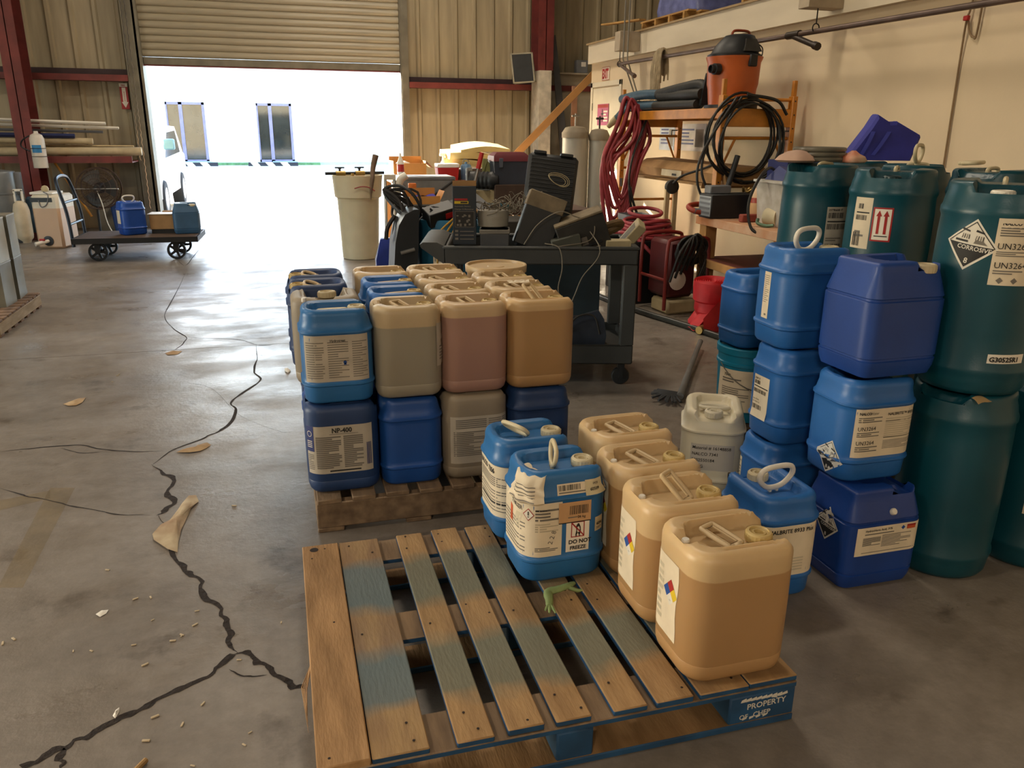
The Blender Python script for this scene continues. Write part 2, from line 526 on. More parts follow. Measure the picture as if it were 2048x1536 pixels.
# roll-up door: curtain of interlocking slats, a bottom bar
door = bpy.data.objects.new('door_1', None); C.objects.link(door); struct(door); door['label'] = 'beige steel roll-up door pulled half way up at the back wall'
door.location = (0.105, 13.5, 2.36)
b = MB()
sl = [(0, 0), (.012, .006), (.024, .02), (.026, .045), (.018, .07), (.006, .088), (0, .097)]
for k, (q, z) in enumerate(sl): pass
n = len(sl)
vs = [(x, -q, z) for x in (-1.87, 1.87) for q, z in sl] + [(x, .012, z) for x in (-1.87, 1.87) for z in (0, .097)]
b.add(vs, [(i, n + i, n + i + 1, i + 1) for i in range(n - 1)] + [(2 * n, 2 * n + 1, 2 * n + 3, 2 * n + 2)])
slat = b.mesh('slat', CURTAIN, 60)
for k in range(19):
    o = link('slat', slat, door); o.location = (0, 0, .09 + k * .0975)
b = MB(); b.box((-1.87, -.03, -.02), (1.87, .02, .085), .006); b.build('bottom_bar', JAMB, door)
b = MB(); b.box((-1.87, -.04, -.035), (1.87, .03, -.02)); b.build('bottom_edge', REDSTEEL, door)
# girts and columns
for x0, x1 in ((-9, -1.98), (2.1, 5.5)):
    b = MB(); b.box((x0, 13.34, 2.10), (x1, 13.36, 2.185)); b.box((x0, 13.36, 2.10), (x1, 13.57, 2.115)); struct(b.build('trim_4', REDSTEEL))
    b = MB(); b.box((x0, 13.53, 2.115), (x1, 13.57, 2.27)); struct(b.build('trim_5', SHADESTEEL))  # back strip coloured dark to stand for the shade in the girt recess
b = MB(); b.box((-9, 12.78, .985), (-1.98, 12.80, 1.075)); b.box((-9, 12.80, .985), (-1.98, 13.57, 1.0)); struct(b.build('trim_6', REDSTEEL))
def beam_column(x0, x1, y0, y1, z0, z1, name):
    b = MB()
    b.box((x0, y0, z0), (x1, y0 + .016, z1)); b.box((x0, y1 - .016, z0), (x1, y1, z1)); b.box(((x0 + x1) / 2 - .006, y0, z0), ((x0 + x1) / 2 + .006, y1, z1))
    return struct(b.build(name, REDSTEEL))
beam_column(-3.39, -3.17, 12.7, 13.15, 0, 6.5, 'wall_column')
beam_column(4.08, 4.33, 12.9, 13.3, 2.38, 6.5, 'wall_column')
b = MB(); b.box((4.10, 12.88, 0), (4.30, 13.3, 2.38)); struct(b.build('trim_7', mat('painted_wrap', '#c9c3b4', .7, var=.15, scale=9)))

# right-hand partition, its fascia and the deck on top
b = MB(); b.box((4.4, -8, 0), (4.55, 11.38, 2.38)); struct(b.build('wall_right', WHITE_WALL))
b = MB(); b.box((4.33, -8, 2.37), (4.4, 11.36, 2.62)); struct(b.build('trim_8', mat('knotty_painted_board', '#d6cab2', .75, var=.07, scale=5, stretch=(1, .2, 1))))
b = MB(); b.box((4.31, -8, 2.62), (8.2, 11.4, 2.64)); struct(b.build('trim_9', mat('plywood_edge', '#a98f68', .8)))
b = MB(); b.box((4.55, 11.3, 0), (8.2, 11.4, 2.6)); struct(b.build('wall_partition_end', WHITE_WALL))
b = MB(); b.box((4.36, 13.38, 0), (8.2, 13.48, 2.36)); b.box((4.34, 13.30, 2.36), (8.2, 13.5, 2.385)); struct(b.build('wall_recess', mat('grey_board', '#a59b88', .85, var=.08)))
b = MB(); b.box((8.2, -8, 0), (8.3, 13.6, 6.5)); struct(b.build('wall_far_right', METAL_WALL))
# roof, left wall with its own open side door, wall behind the viewpoint
b = MB(); b.box((-9.1, -8.1, 6.5), (8.3, 13.7, 6.6)); struct(b.build('ceiling', ROOFM))
b = MB(); b.box((-9.1, -8, 0), (-9, 3, 6.5)); b.box((-9.1, 7, 0), (-9, 13.66, 6.5)); b.box((-9.1, 3, 3.2), (-9, 7, 6.5)); struct(b.build('wall_left', METAL_WALL))
b = MB(); b.box((-9.1, -8.1, 0), (8.3, -8, 6.5)); struct(b.build('wall_front', METAL_WALL))

# door in the right wall
DOORP = mat('cream_door_paint', '#d8cfb9', .55, var=.04)
d = bpy.data.objects.new('door_2', None); C.objects.link(d); struct(d); d.location = (4.4, 10.8, 0); d['label'] = 'cream painted door in the white partition, under a red sign'
b = MB(); b.box((-.012, -.46, .01), (0, .46, 2.04), .004); b.build('door_leaf', DOORP, d)
b = MB()
for y0, y1, z0, z1 in ((-.54, -.475, 0, 2.12), (.475, .54, 0, 2.12), (-.54, .54, 2.055, 2.12)): b.box((-.022, y0, z0), (0, y1, z1), .004)
b.build('door_frame', DOORP, d)
b = MB()
for z in (.25, 1.05, 1.8): b.cbox((-.016, .468, z), (.012, .02, .1), .002)
b.build('hinge', mat('hinge_steel', '#8d8878', .4, .7), d)
b = MB().at((-.03, -.38, 1.0), (0, PI / 2, 0)); b.lathe([(.012, 0), (.012, .03), (.028, .035), (.03, .06), (.02, .075)], 14); o = b.build('door_knob', mat('hinge_steel', '#8d8878'), d); o.location.x = -.06

# ---------------------------------------------------------------- outside
GROUND = mat('sunlit_yard_concrete', '#b5ada0', .9, var=.08, scale=1.5)
FACADE = mat('white_facade', '#efece4', .85, var=.03)
b = MB()
b.add([(-120, -60, -.16), (120, -60, -.16), (120, 120, -.16), (-120, 120, -.16)], [(0, 1, 2, 3)]); b.box((-40, 13.62, -.12), (40, 37.2, -.02)); b.box((-40, -40, -.12), (-9.1, 13.6, -.02))
struct(b.build('ground', GROUND))
b = MB(); b.box((-40, 37.2, -.02), (40, 40, 4.7)); struct(b.build('wall_opposite', FACADE))
b = MB(); b.box((-40, 36.3, -.02), (40, 37.2, .06)); struct(b.build('kerb', mat('pale_walkway', '#a9b8a8', .9)))
GLASS = mat('dark_storefront_glass', '#30332f', .06, spec=.8, var=.2, scale=1.5)
FRAME_PURPLE = mat('mauve_door_frame', '#7d7796', .5)
for k, (u0, u1) in enumerate(((-4.248, -2.750), (-0.690, 0.749))):
    d = bpy.data.objects.new('door_%d' % (3 + k), None); C.objects.link(d); struct(d); d.location = (u0, 37.2, 0)
    d['label'] = ('glazed storefront door with mauve frame in the white building opposite, ' + ('left of the two', 'right of the two')[k])
    W_, H_ = u1 - u0, 2.45
    sx = W_ * .36
    b = MB()
    for a in ((0, 0, .06, H_), (sx - .04, 0, sx + .1, H_), (W_ - .1, 0, W_, H_), (0, 0, W_, .16), (0, H_ - .1, W_, H_)):
        b.box((a[0], -.09, a[1]), (a[2], .02, a[3]))
    b.build('door_frame', FRAME_PURPLE, d)
    b = MB(); b.box((.06, -.03, .16), (sx - .04, 0, H_ - .1)); b.build('side_pane', GLASS, d)
    b = MB(); b.box((sx + .1, -.03, .16), (W_ - .1, 0, H_ - .1)); b.build('door_pane', GLASS, d)
    b = MB(); b.box((sx + .0, -.9, .06), (W_ + .1, -.1, .1)); b.build('door_step', mat('pale_blue_step', '#9fb4c8', .8), d)
GRASS = mat('green_verge', '#5f8a5a', .95, var=.25, scale=8)
b = MB(); b.box((-4.335, 35.95, -.02), (1.758, 36.3, .07)); stuff(tag(b.build('grass', GRASS), 'strip of green grass along the foot of the white building opposite', 'grass'))
STOPB = mat('stop_black', '#22222a', .8); STOPY = mat('stop_cream', '#d9d2b8', .8)
for k, (u0, u1) in enumerate(((-4.154, -2.299), (-1.128, 0.823))):
    t = thing('wheel_stop', ('black and cream striped parking stop before the %s glazed door across the yard' % ('left', 'right')[k]), 'parking stop', (u0, 35.2, -.02), 0, 'parking stops across the yard')
    W_ = u1 - u0
    b = MB(); b.rings([[(0, -.09, 0), (0, .09, 0), (0, .06, .14), (0, -.06, .14)], [(W_, -.09, 0), (W_, .09, 0), (W_, .06, .14), (W_, -.06, .14)]]); b.build('block', STOPB, t)
    for q in range(3):
        b = MB(); x = W_ * (.1 + q * .3); b.add([(x, -.096, .0), (x + .28, -.096, 0), (x + .16, -.063, .145), (x - .12, -.063, .145), (x + .16, .063, .145), (x - .12, .063, .145)], [(0, 1, 2, 3), (3, 2, 4, 5)]); b.build('stripe', STOPY, t)

# ---------------------------------------------------------------- jugs and drums
def smooth(a, c, x):
    t = min(1, max(0, (x - a) / (c - a)))
    return t * t * (3 - 2 * t)
def rr(a, b_, r, dens=1):
    """rounded rectangle outline from the middle of the front (-y) side towards +x: (x, y, nx, ny)"""
    out = []
    def seg(p, q, n, nn):
        for i in range(n):
            t = i / n
            out.append((p[0] + (q[0] - p[0]) * t, p[1] + (q[1] - p[1]) * t, *nn))
    def arc(cx, cy, a0, n=6):
        for i in range(n):
            t = R(a0 + 90 * i / n)
            out.append((cx + r * math.cos(t), cy + r * math.sin(t), math.cos(t), math.sin(t)))
    seg((0, -b_), (a - r, -b_), 4, (0, -1)); arc(a - r, -b_ + r, -90)
    seg((a, -b_ + r), (a, b_ - r), 7, (1, 0)); arc(a - r, b_ - r, 0)
    seg((a - r, b_), (-a + r, b_), 8, (0, 1)); arc(-a + r, b_ - r, 90)
    seg((-a, b_ - r), (-a, -b_ + r), 7, (-1, 0)); arc(-a + r, -b_ + r, 180)
    seg((-a + r, -b_), (0, -b_), 4, (0, -1))
    return out

JUG = {
 'plain': dict(W=.295, D=.245, H=.352, r=.068, fil=.026, prof=[(0, .03), (.004, .016), (.014, .006), (.03, .001), (.05, 0), (.053, .0012), (.056, 0), (.2, -.001), (.30, 0)], rec=.036, ry=.066, rx=-.098, cap=(.085, -.012)),
 'ribbed': dict(W=.29, D=.245, H=.352, r=.072, fil=.024, prof=[(0, .03), (.004, .018), (.014, .010), (.067, .006), (.0695, .003), (.073, -.001), (.079, -.001), (.0825, .003), (.085, .005), (.1, .0045), (.25, .0045), (.263, .005), (.2655, .003), (.269, -.001), (.275, -.001), (.2785, .003), (.281, .006), (.312, .014)], rec=.03, ry=.062, rx=-.095, cap=(.088, -.005)),
 'slant': dict(W=.30, D=.26, H=.352, r=.045, fil=.014, prof=[(0, .03), (.006, .014), (.03, .004), (.055, 0), (.0575, .0045), (.064, .0045), (.0665, 0), (.238, 0), (.241, .0055), (.247, .0055), (.25, .002), (.30, .018), (.325, .027)], rec=.03, ry=.05, rx=-.05, cap=(.076, -.079)),
}
_mesh = {}
class JugShape:
    def __init__(s, kind):
        s.k = JUG[kind]; s.kind = kind
        k = s.k
        s.a, s.b = k['W'] / 2, k['D'] / 2
        s.ring = rr(s.a, s.b, k['r'])
        s.cum = [0]
        n = len(s.ring)
        for i in range(n):
            p, q = s.ring[i], s.ring[(i + 1) % n]
            s.cum.append(s.cum[-1] + math.hypot(q[0] - p[0], q[1] - p[1]))
        s.per = s.cum[-1]
    def inset(s, z):
        P = s.k['prof']
        for (z0, i0), (z1, i1) in zip(P, P[1:]):
            if z <= z1: return i0 + (i1 - i0) * max(0, z - z0) / (z1 - z0)
        return P[-1][1] + max(0, (z - P[-1][0])) * .25
    def surf(s, u, z, off):
        u %= s.per
        lo, hi = 0, len(s.cum) - 1
        while hi - lo > 1:
            m_ = (lo + hi) // 2
            if s.cum[m_] <= u: lo = m_
            else: hi = m_
        n = len(s.ring)
        p, q = s.ring[lo % n], s.ring[(lo + 1) % n]
        t = (u - s.cum[lo]) / max(1e-9, s.cum[lo + 1] - s.cum[lo])
        x, y, nx, ny = (p[i] + (q[i] - p[i]) * t for i in range(4))
        if p[2:] != q[2:] and 0: pass
        l_ = math.hypot(nx, ny) or 1
        i_ = off - s.inset(z)
        return (x + nx / l_ * i_, y + ny / l_ * i_, z)
    def top(s, x, y):
        k = s.k
        rc = .042
        d = math.hypot(max(k['rx'] + rc - x, 0), max(abs(y) - k['ry'] + rc, 0)) - rc
        mk = 1 - smooth(-.004, .009, d)
        my = 1 - smooth(k['ry'] - .004, k['ry'] + .008, abs(y))
        mx = smooth(k['rx'] - .01, k['rx'] + .004, x)
        h = k['H'] - k['rec'] * mk
        if s.kind == 'plain':      # notch for the vent at the closed end, bead beside the recess
            h -= .022 * (1 - smooth(.018, .03, abs(y - .0))) * smooth(-.138, -.128, x) * (1 - mx)
            h -= .006 * (smooth(.012, .016, d) - smooth(.021, .026, d)) * smooth(-.075, -.06, x)
        if s.kind == 'slant':
            h -= .034 * smooth(.028, .04, x) * (1 - smooth(.112, .122, x)) * (1 - smooth(-.05, -.04, y))
        if s.kind == 'ribbed':
            h -= .0045 * (1 - smooth(.016, .024, d)) * (1 - mk)
        return h - .012 * smooth(s.a * .62, s.a, x) * my
    def mesh(s):
        k = s.k
        rs = [[(x - nx * i_, y - ny * i_, z) for x, y, nx, ny in s.ring] for z, i_ in k['prof']]
        i0, f = k['prof'][-1][1], k['fil']
        for th in (0, 25, 50, 75, 90):
            d = i0 + f * (1 - math.cos(R(th)))
            rs.append([(x - nx * d, y - ny * d, s.top(x - nx * d, y - ny * d) - f * (1 - math.sin(R(th)))) for x, y, nx, ny in s.ring])
        base = rs[-1]
        for q in (.93, .87, .81, .765, .725, .685, .645, .605, .565, .53, .49, .4, .25, .1):
            rs.append([(x * q, y * q, s.top(x * q, y * q)) for x, y, z in base])
        b = MB(); b.rings(rs)
        return b
SH = {k: JugShape(k) for k in JUG}

CAPW = mat('ivory_cap_plastic', '#cdbf9c', .45, var=.06)
CAPY = mat('yellowed_cap_plastic', '#c4a96c', .45, var=.1)
HANDN = mat('natural_grip_plastic', '#c9b087', .45, var=.08)
CAPG = mat('white_cap_plastic', '#e3ddcf', .4, var=.04)
def cap_mesh(m_):
    key = ('cap', m_.name)
    if key not in _mesh:
        b = MB()
        n = 40
        rs = []
        for r_, z, rib in ((.030, 0, 0), (.0335, .002, 1), (.0345, .012, 1), (.0335, .022, 1), (.031, .026, 0), (.0255, .027, 0), (.0235, .022, 0), (.019, .021, 0), (.0175, .024, 0), (.013, .024, 0), (.0115, .016, 0), (.003, .016, 0)):
            rs.append([((r_ + rib * (.0012 if k_ % 2 else -.0004)) * math.cos(2 * PI * k_ / n), (r_ + rib * (.0012 if k_ % 2 else -.0004)) * math.sin(2 * PI * k_ / n), z) for k_ in range(n)])
        b.rings(rs)
        b.at((0.034, 0, .012)); b.cbox((0, 0, 0), (.008, .006, .016), .001)
        _mesh[key] = b.mesh('cap', m_, 30)
    return _mesh[key]
def vent_mesh(m_):
    key = ('vent', m_.name)
    if key not in _mesh:
        b = MB(); b.lathe([(.0095, 0), (.0105, .003), (.0105, .013), (.0085, .016)], 14)
        _mesh[key] = b.mesh('vent_cap', m_, 40)
    return _mesh[key]
def handle_mesh(m_, kind='d'):
    key = ('handle', m_.name, kind)
    if key not in _mesh:
        b = MB()
        if kind == 'd':      # moulded D grip
            pts = curve([(-.022, 0, .012), (-.05, 0, .036), (-.052, 0, .058), (-.036, 0, .07), (0, 0, .073), (.036, 0, .07), (.052, 0, .058), (.05, 0, .036), (.022, 0, .012)], 4, True)
            b.tube(pts, .0075, 8, True)
            b.cbox((-.011, 0, .004), (.008, .012, .018), .002); b.cbox((.011, 0, .004), (.008, .012, .018), .002)
        else:                # long flat bail
            pts = curve([(-.016, 0, .006), (-.022, 0, .012), (-.022, 0, .085), (-.016, 0, .092), (.016, 0, .092), (.022, 0, .085), (.022, 0, .012), (.016, 0, .006)], 3, True)
            b.tube(pts, .0062, 8, True)
            b.tube(curve([(-.013, 0, .014), (-.013, 0, .084), (.013, 0, .084), (.013, 0, .014)], 1, True), .0028, 6, True)
            b.cbox((0, 0, .0), (.02, .016, .012), .002)
        _mesh[key] = b.mesh('handle', m_, 50)
    return _mesh[key]

def jug(kind, m_, loc, rz, label, group=None, cap=CAPW, hand='flat', hrot=-.9, vent=True, capped=True, name='jerry_can', hkind='d'):
    s = SH[kind]
    t = thing(name, label, 'jug', loc, rz, group)
    key = (kind, m_.name)
    if key not in _mesh: _mesh[key] = s.mesh().mesh('body', m_, 42)
    link('body', _mesh[key], t)
    cx, cy = s.k['cap']
    if capped:
        o = link('cap', cap_mesh(cap), t); o.location = (cx, cy, s.top(cx, cy) - .002 + (.004 if kind == 'plain' else 0))
    if vent:
        vx = -.118 if kind == 'plain' else -.112
        o = link('vent_cap', vent_mesh(CAPG), t); o.location = (vx, 0 if kind == 'plain' else .075, s.top(vx, 0 if kind == 'plain' else .075) - .002)
    if hand:
        o = link('handle', handle_mesh((HANDN if cap is CAPY else cap) if hand != 'white' else CAPG, hkind), t)
        hz = s.top(-.015, 0)
        if hkind == 'b':
            o.location = (.008, -.042, hz + .011); o.rotation_euler = (R({'flat': 82, 'half': 52}[hand]), 0, hrot); o.scale = (1.1, 1.1, 1.1)
        else:
            o.location = (-.012, 0, hz + (.01 if hand in ('flat', 'half') else .002))
            if hand == 'white': o.scale = (1.22, 1.2, 1.2)
            o.rotation_euler = {'flat': (R(80), 0, hrot), 'half': (R(48), 0, hrot), 'up': (R(6), 0, hrot), 'white': (R(8), 0, hrot)}[hand]
    return t
def sheet(t, fn, s0, s1, z0, z1, m_=PAPER, name='label', off=.0009, wob=0.0):
    b = MB()
    nu = max(2, int((s1 - s0) / .012)); nv = max(2, int((z1 - z0) / .03))
    b.grid(lambda u, v: fn(s0 + (s1 - s0) * u + (wob * math.sin(v * 9 + 1) if u > .5 else 0), z0 + (z1 - z0) * v, off), nu, nv)
    return b.build(name, m_, t)

# 15 gallon tight-head drums
DR, DH = .168, .672
DPROF = [(0, .03), (.005, .016), (.02, .007), (.055, .003), (.07, .0), (.08, -.003), (.09, -.003), (.10, .002), (.2, 0), (.35, -.001), (.5, .0), (.56, .002), (.572, -.003), (.586, -.003), (.597, .002), (.62, .006), (.638, .012)]
def drum_top(x, y):
    my = 1 - smooth(.066, .078, abs(y))
    mx = smooth(.0, .022, x - .045) + (1 - smooth(-.1, -.078, x + .03)) * .6
    return DH - .044 * my * min(1, mx) - .012 * my
def drum_surf(s, z, off):
    i = 0
    for (z0, a), (z1, c) in zip(DPROF, DPROF[1:]):
        if z0 <= z <= z1: i = a + (c - a) * (z - z0) / (z1 - z0)
    a = -PI / 2 + s / DR
    r_ = DR - i + off
    return (r_ * math.cos(a), r_ * math.sin(a), z)
def drum_body():
    n = 64
    d = [(math.cos(2 * PI * k / n), math.sin(2 * PI * k / n)) for k in range(n)]
    rs = [[(x * (DR - i), y * (DR - i), z) for x, y in d] for z, i in DPROF]
    f = .016
    for th in (0, 30, 60, 90):
        r_ = DR - DPROF[-1][1] - f * (1 - math.cos(R(th)))
        rs.append([(x * r_, y * r_, drum_top(x * r_, y * r_) - f * (1 - math.sin(R(th)))) for x, y in d])
    for q in (.93, .87, .81, .75, .69, .63, .57, .51, .45, .39, .33, .25, .15, .05):
        rs.append([(x * r_ * q, y * r_ * q, drum_top(x * r_ * q, y * r_ * q)) for x, y in d])
    b = MB(); b.rings(rs)
    return b
TEAL = mat('teal_drum_plastic', '#0a4754', .36, var=.1, scale=4, bump=.04, bscale=180)
_mesh['drum'] = drum_body().mesh('body', TEAL, 42)
def drum(loc, rz, label, cap=CAPG, group='teal drums stacked along the white wall'):
    t = thing('drum', label, 'drum', loc, rz, group)
    link('body', _mesh['drum'], t)
    if cap:
        o = link('cap', cap_mesh(cap), t); o.location = (.105, 0, drum_top(.105, 0) + .004)
    b = MB(); b.tube(curve([(-.05, 0, 0), (-.045, 0, .014), (0, 0, .018), (.03, 0, .014), (.035, 0, 0)], 4), .008, 8); o = b.build('handle', CAPW, t); o.location = (-.01, 0, DH - .014)
    return t

# ---------------------------------------------------------------- pallets
def wood(name, col, col2, blue=None, wear=None):
    """planks: grain along y; blue = paint that has worn away where the board is nailed down"""
    if name in MATS: return MATS[name]
    m = mat(name, col, .8, var=.2, scale=5, stretch=(4, .8, 4), col2=col2, bump=.2, bscale=30)
    if blue:
        n, l = m.node_tree.nodes, m.node_tree.links
        b = n['Principled BSDF']
        src = b.inputs['Base Color'].links[0].from_socket
        tc = n.new('ShaderNodeTexCoord'); sx = n.new('ShaderNodeSeparateXYZ'); l.new(tc.outputs['Object'], sx.inputs[0])
        ns = n.new('ShaderNodeTexNoise'); ns.inputs['Scale'].default_value = 5; ns.inputs['Detail'].default_value = 5
        l.new(tc.outputs['Object'], ns.inputs['Vector'])
        ad = n.new('ShaderNodeMath'); ad.operation = 'MULTIPLY_ADD'; ad.inputs[1].default_value = .16; l.new(ns.outputs['Fac'], ad.inputs[0]); l.new(sx.outputs['Y'], ad.inputs[2])
        rp = n.new('ShaderNodeValToRGB'); e = rp.color_ramp.elements
        for p, v in wear: 
            x = e.new(p); x.color = (v, v, v, 1)
        e.remove(e[0]); e.remove(e[len(e) - 1])
        l.new(ad.outputs[0], rp.inputs['Fac'])
        n2 = n.new('ShaderNodeTexNoise'); n2.inputs['Scale'].default_value = 9; l.new(tc.outputs['Object'], n2.inputs['Vector'])
        r2 = n.new('ShaderNodeValToRGB'); cb = lin(blue)
        r2.color_ramp.elements[0].color = (*(x * .75 for x in cb), 1); r2.color_ramp.elements[1].color = (*cb, 1); l.new(n2.outputs['Fac'], r2.inputs['Fac'])
        mx = n.new('ShaderNodeMix'); mx.data_type = 'RGBA'
        l.new(rp.outputs[0], mx.inputs['Factor']); l.new(src, mx.inputs['A']); l.new(r2.outputs[0], mx.inputs['B'])
        l.new(mx.outputs['Result'], b.inputs['Base Color'])
    MATS[name] = m
    return m
WEAR = [(.10, 0), (.21, .05), (.26, .9), (.43, .95), (.50, .15), (.63, .1), (.71, .95), (.90, .9), (.96, .05)]
RAW = wood('raw_pallet_wood', '#ab855a', '#86653f')
WORN = wood('worn_blue_pallet_board', '#a8865a', '#8a6a44', '#6c6f60', WEAR)
WORN2 = wood('bluish_pallet_board', '#a08258', '#826547', '#5f7074', WEAR)
BLUEP = mat('blue_pallet_paint', '#1f4f78', .65, var=.2, scale=12)
GREYW = wood('grey_weathered_wood', '#8b7358', '#66523e')
NAIL = mat('rusty_nail', '#24140c', .8)

t = thing('pallet', 'blue block pallet with worn, partly bare boards in front, carrying the amber jugs', 'pallet', (-.017, 1.47, 0))
X0 = [(-.0, .118, RAW), (.121, .252, WORN2), (.315, .404, WORN), (.438, .528, WORN), (.557, .647, WORN), (.704, .794, WORN), (.817, .918, WORN), (.936, 1.075, WORN), (1.079, 1.219, WORN)]
rg = random.Random(4)
for i, (a, c, mt) in enumerate(X0):
    b = MB()
    y0 = rg.uniform(-.003, .004); y1 = 1.016 + rg.uniform(-.004, .004)
    b.box((a, y0, .122), (c, y1, .1395 + .0025 * (i % 3 == 0)), .003)
    o = b.build('board', [mt, BLUEP if mt is not RAW else RAW], t)
    for p in o.data.polygons:
        if p.normal.z < .5: p.material_index = 1
for y0 in (0, .445, .892):
    b = MB(); b.box((0, y0, .104), (1.219, y0 + .135, .1215), .003); o = b.build('stringer_board', [GREYW, BLUEP], t)
    for p in o.data.polygons:
        if p.normal.z < .5: p.material_index = 1
    b = MB(); b.box((0, y0, 0), (1.219, y0 + .11, .02), .003); o = b.build('bottom_board', [RAW, BLUEP], t)
    for p in o.data.polygons:
        if p.normal.y < -.5: p.material_index = 1
for x0 in (0, 1.108):
    b = MB(); b.box((x0, .11, 0), (x0 + .111, .892, .019), .003); b.build('bottom_board', GREYW, t)
for i, x0 in enumerate((0, .559, 1.026)):
    for j, y0 in enumerate((0, .45, .9)):
        w_ = (.145, .095, .193)[i]
        b = MB(); b.box((x0, y0 + .001, .02), (x0 + w_, y0 + .115, .104), .005)
        o = b.build('block', BLUEP, t)
        if i == 2 and j == 0:
            P = Print(lambda s, z, off, x0=x0: (x0 + s, .001 - off, z), .0008)
            P.text('PROPERTY', .05, .062, .024, WHITE, .012, .03)
            P.text('OF', .03, .034, .02, WHITE, .01, .03).text('PERUSE'[:0] + 'CHEP', .07, .036, .021, WHITE, .012, .03)
            rq = random.Random(5)
            for k in range(9):
                x = .03 + k * .015; P.quad([(x, .086), (x + .018, .086 + rq.uniform(-.004, .004)), (x + .016, .098), (x + .003, .094)], WHITE)
            for k in range(4):
                x = .04 + k * .02; P.quad([(x, .03), (x + .012, .034), (x + .014, .04), (x, .038)], WHITE)
            P.build('stencil', o)
b = MB()
for i, (a, c, mt) in enumerate(X0[:8]):
    for y0 in (.03, .1, .47, .545, .925, .985):
        if rg.random() < .85:
            x = a + (c - a) * rg.choice((.25, .3, .7, .75)) + rg.uniform(-.01, .01); yy = y0 + rg.uniform(-.012, .012)
            b.at((x, yy, .1423)); b.lathe([(.0035, -.001), (.0035, .0002)], 8)
b.at()
stuff(b.build('nail_heads', NAIL, t))
b = MB(); b.at((.055 - .017, 1.0 - .02, .1423)); b.lathe([(.014, -.001), (.014, .0003)], 12); stuff(b.build('knot_hole', NAIL, t))
b = MB(); 
for k in range(4): b.tube([(.002 * k, .36 + .01 * k, .135), (-.012 - .004 * k, .30 + .01 * k, .12 - .004 * k), (-.014, .24 - .02 * k, .09)], [.002, .0015, .0004], 4)
stuff(b.build('splinters', RAW, t))

t = thing('pallet', 'grey weathered stringer pallet under the two-layer block of jugs', 'pallet', (.045, 2.835, 0))
for y0 in (0, .47, .97):
    b = MB(); b.box((0, y0, .018), (1.13, y0 + .042, .122), .004); b.build('stringer', GREYW, t)
for k in range(9):
    b = MB(); x = .005 + k * .130; b.box((x, -.012 + .004 * (k % 3), .1222), (min(x + .09, 1.12), 1.02, .1412), .003); b.build('board', GREYW, t)
for k in range(4):
    b = MB(); x = .0 + k * .34; b.box((x, 0, 0), (x + .1, 1.015, .0178), .003); b.build('bottom_board', GREYW, t)

# ---------------------------------------------------------------- jugs on the front pallet
AMBER = liquid_mat('amber_jug_plastic', '#cfb184', '#b38c5e', .285)
AMBER2 = liquid_mat('amber_jug_plastic_lower_fill', '#cfb184', '#b38c5e', .262)
BLUEJ = mat('mid_blue_jug_plastic', '#2a6ca8', .42, var=.08, scale=5, bump=.05, bscale=160)
BLUEB = mat('bright_blue_jug_plastic', '#2766ad', .42, var=.08, scale=5, bump=.05, bscale=160)
NAVYJ = mat('deep_blue_jug_plastic', '#153f8e', .42, var=.12, scale=5, bump=.05, bscale=160)
Z1 = .1425
def nfpa(P, cs, cz, r):
    d = r / 2
    P.diamond(cs, cz + d, d, RED).diamond(cs - d, cz, d, BLUE).diamond(cs + d, cz, d, YELLOW).diamond(cs, cz - d, d, WHITE)
    P.frame(cs - d * .2, cs + d * .2, cz - d * 1.3, cz - d * 1.1, .001, GREY)
for i, (x, y, mt, rz, lab, hand, hr) in enumerate((
        (1.04, 1.622, AMBER, 0, 'amber jug nearest on the front pallet, corner out over the stencilled block', 'flat', 3.55),
        (1.04, 1.882, AMBER2, .0, 'amber jug with grip raised askew, second along the row on the front pallet', 'half', 3.75),
        (1.062, 2.142, AMBER, .02, 'amber jug third along the front pallet row, beside the can with the penguin sign', 'flat', 3.6),
        (1.098, 2.405, AMBER2, .03, 'amber jug at the far end of the row on the front pallet', 'flat', 3.6))):
    t = jug('plain', mt, (x, y - .012, Z1), rz, lab, 'amber jugs on the front pallet', CAPY, hand, hr, hkind='b'); t.scale = (1.0, 1.0, 1.045)
    if i < 3:
        s = SH['plain']; q = -s.per / 4
        o = sheet(t, s.surf, q - .085, q + .035, .075, .285, PAPER, wob=.004)
        P = Print(s.surf, .0016); nfpa(P, q - .0, .2, .036)
        P.lines(q - .07, q - .04, .1, .26, 8, TAN, i)
        P.build('print', o)

def gh_excl(P, cs, cz, r):
    P.diamond(cs, cz, r, RED).diamond(cs, cz, r * .84, WHITE, P.off * 1.25)
    P.rect(cs - r * .09, cs + r * .09, cz - r * .12, cz + r * .5, BLACK, P.off * 1.5).rect(cs - r * .09, cs + r * .09, cz - r * .42, cz - r * .25, BLACK, P.off * 1.5)
s = SH['ribbed']
# the blue can with the penguin sign
t = jug('ribbed', BLUEJ, (.765, 2.172, Z1), .03, 'blue can with a DO NOT FREEZE penguin sign and peeling labels', 'blue cans on the front pallet', CAPW, 'up', 1.35, vent=False); t.scale = (1, 1, 1.045)
o = sheet(t, s.surf, -.30, -.018, .09, .262, PAPER)
P = Print(s.surf, .0016)
P.text('STABILIZER', -.225, .236, .018, BLACK, .012, sx=.8)
gh_excl(P, -.128, .226, .02)
P.lines(-.105, -.03, .205, .245, 4, GREY, 3, .6).text('EMERGENCY', -.105, .238, .008, BLACK, .01)
P.lines(-.105, -.03, .17, .2, 4, TAN, 5)
P.text('2 2 8', -.05, .128, .022, GREY, 0, 1.25)
P.lines(-.105, -.03, .107, .122, 3, GREY, 6)
P.lines(-.29, -.14, .1, .2, 9, GREY, 7, .35)
P.quad([(-.21, .185), (-.17, .175), (-.15, .225), (-.185, .222)], TAN)
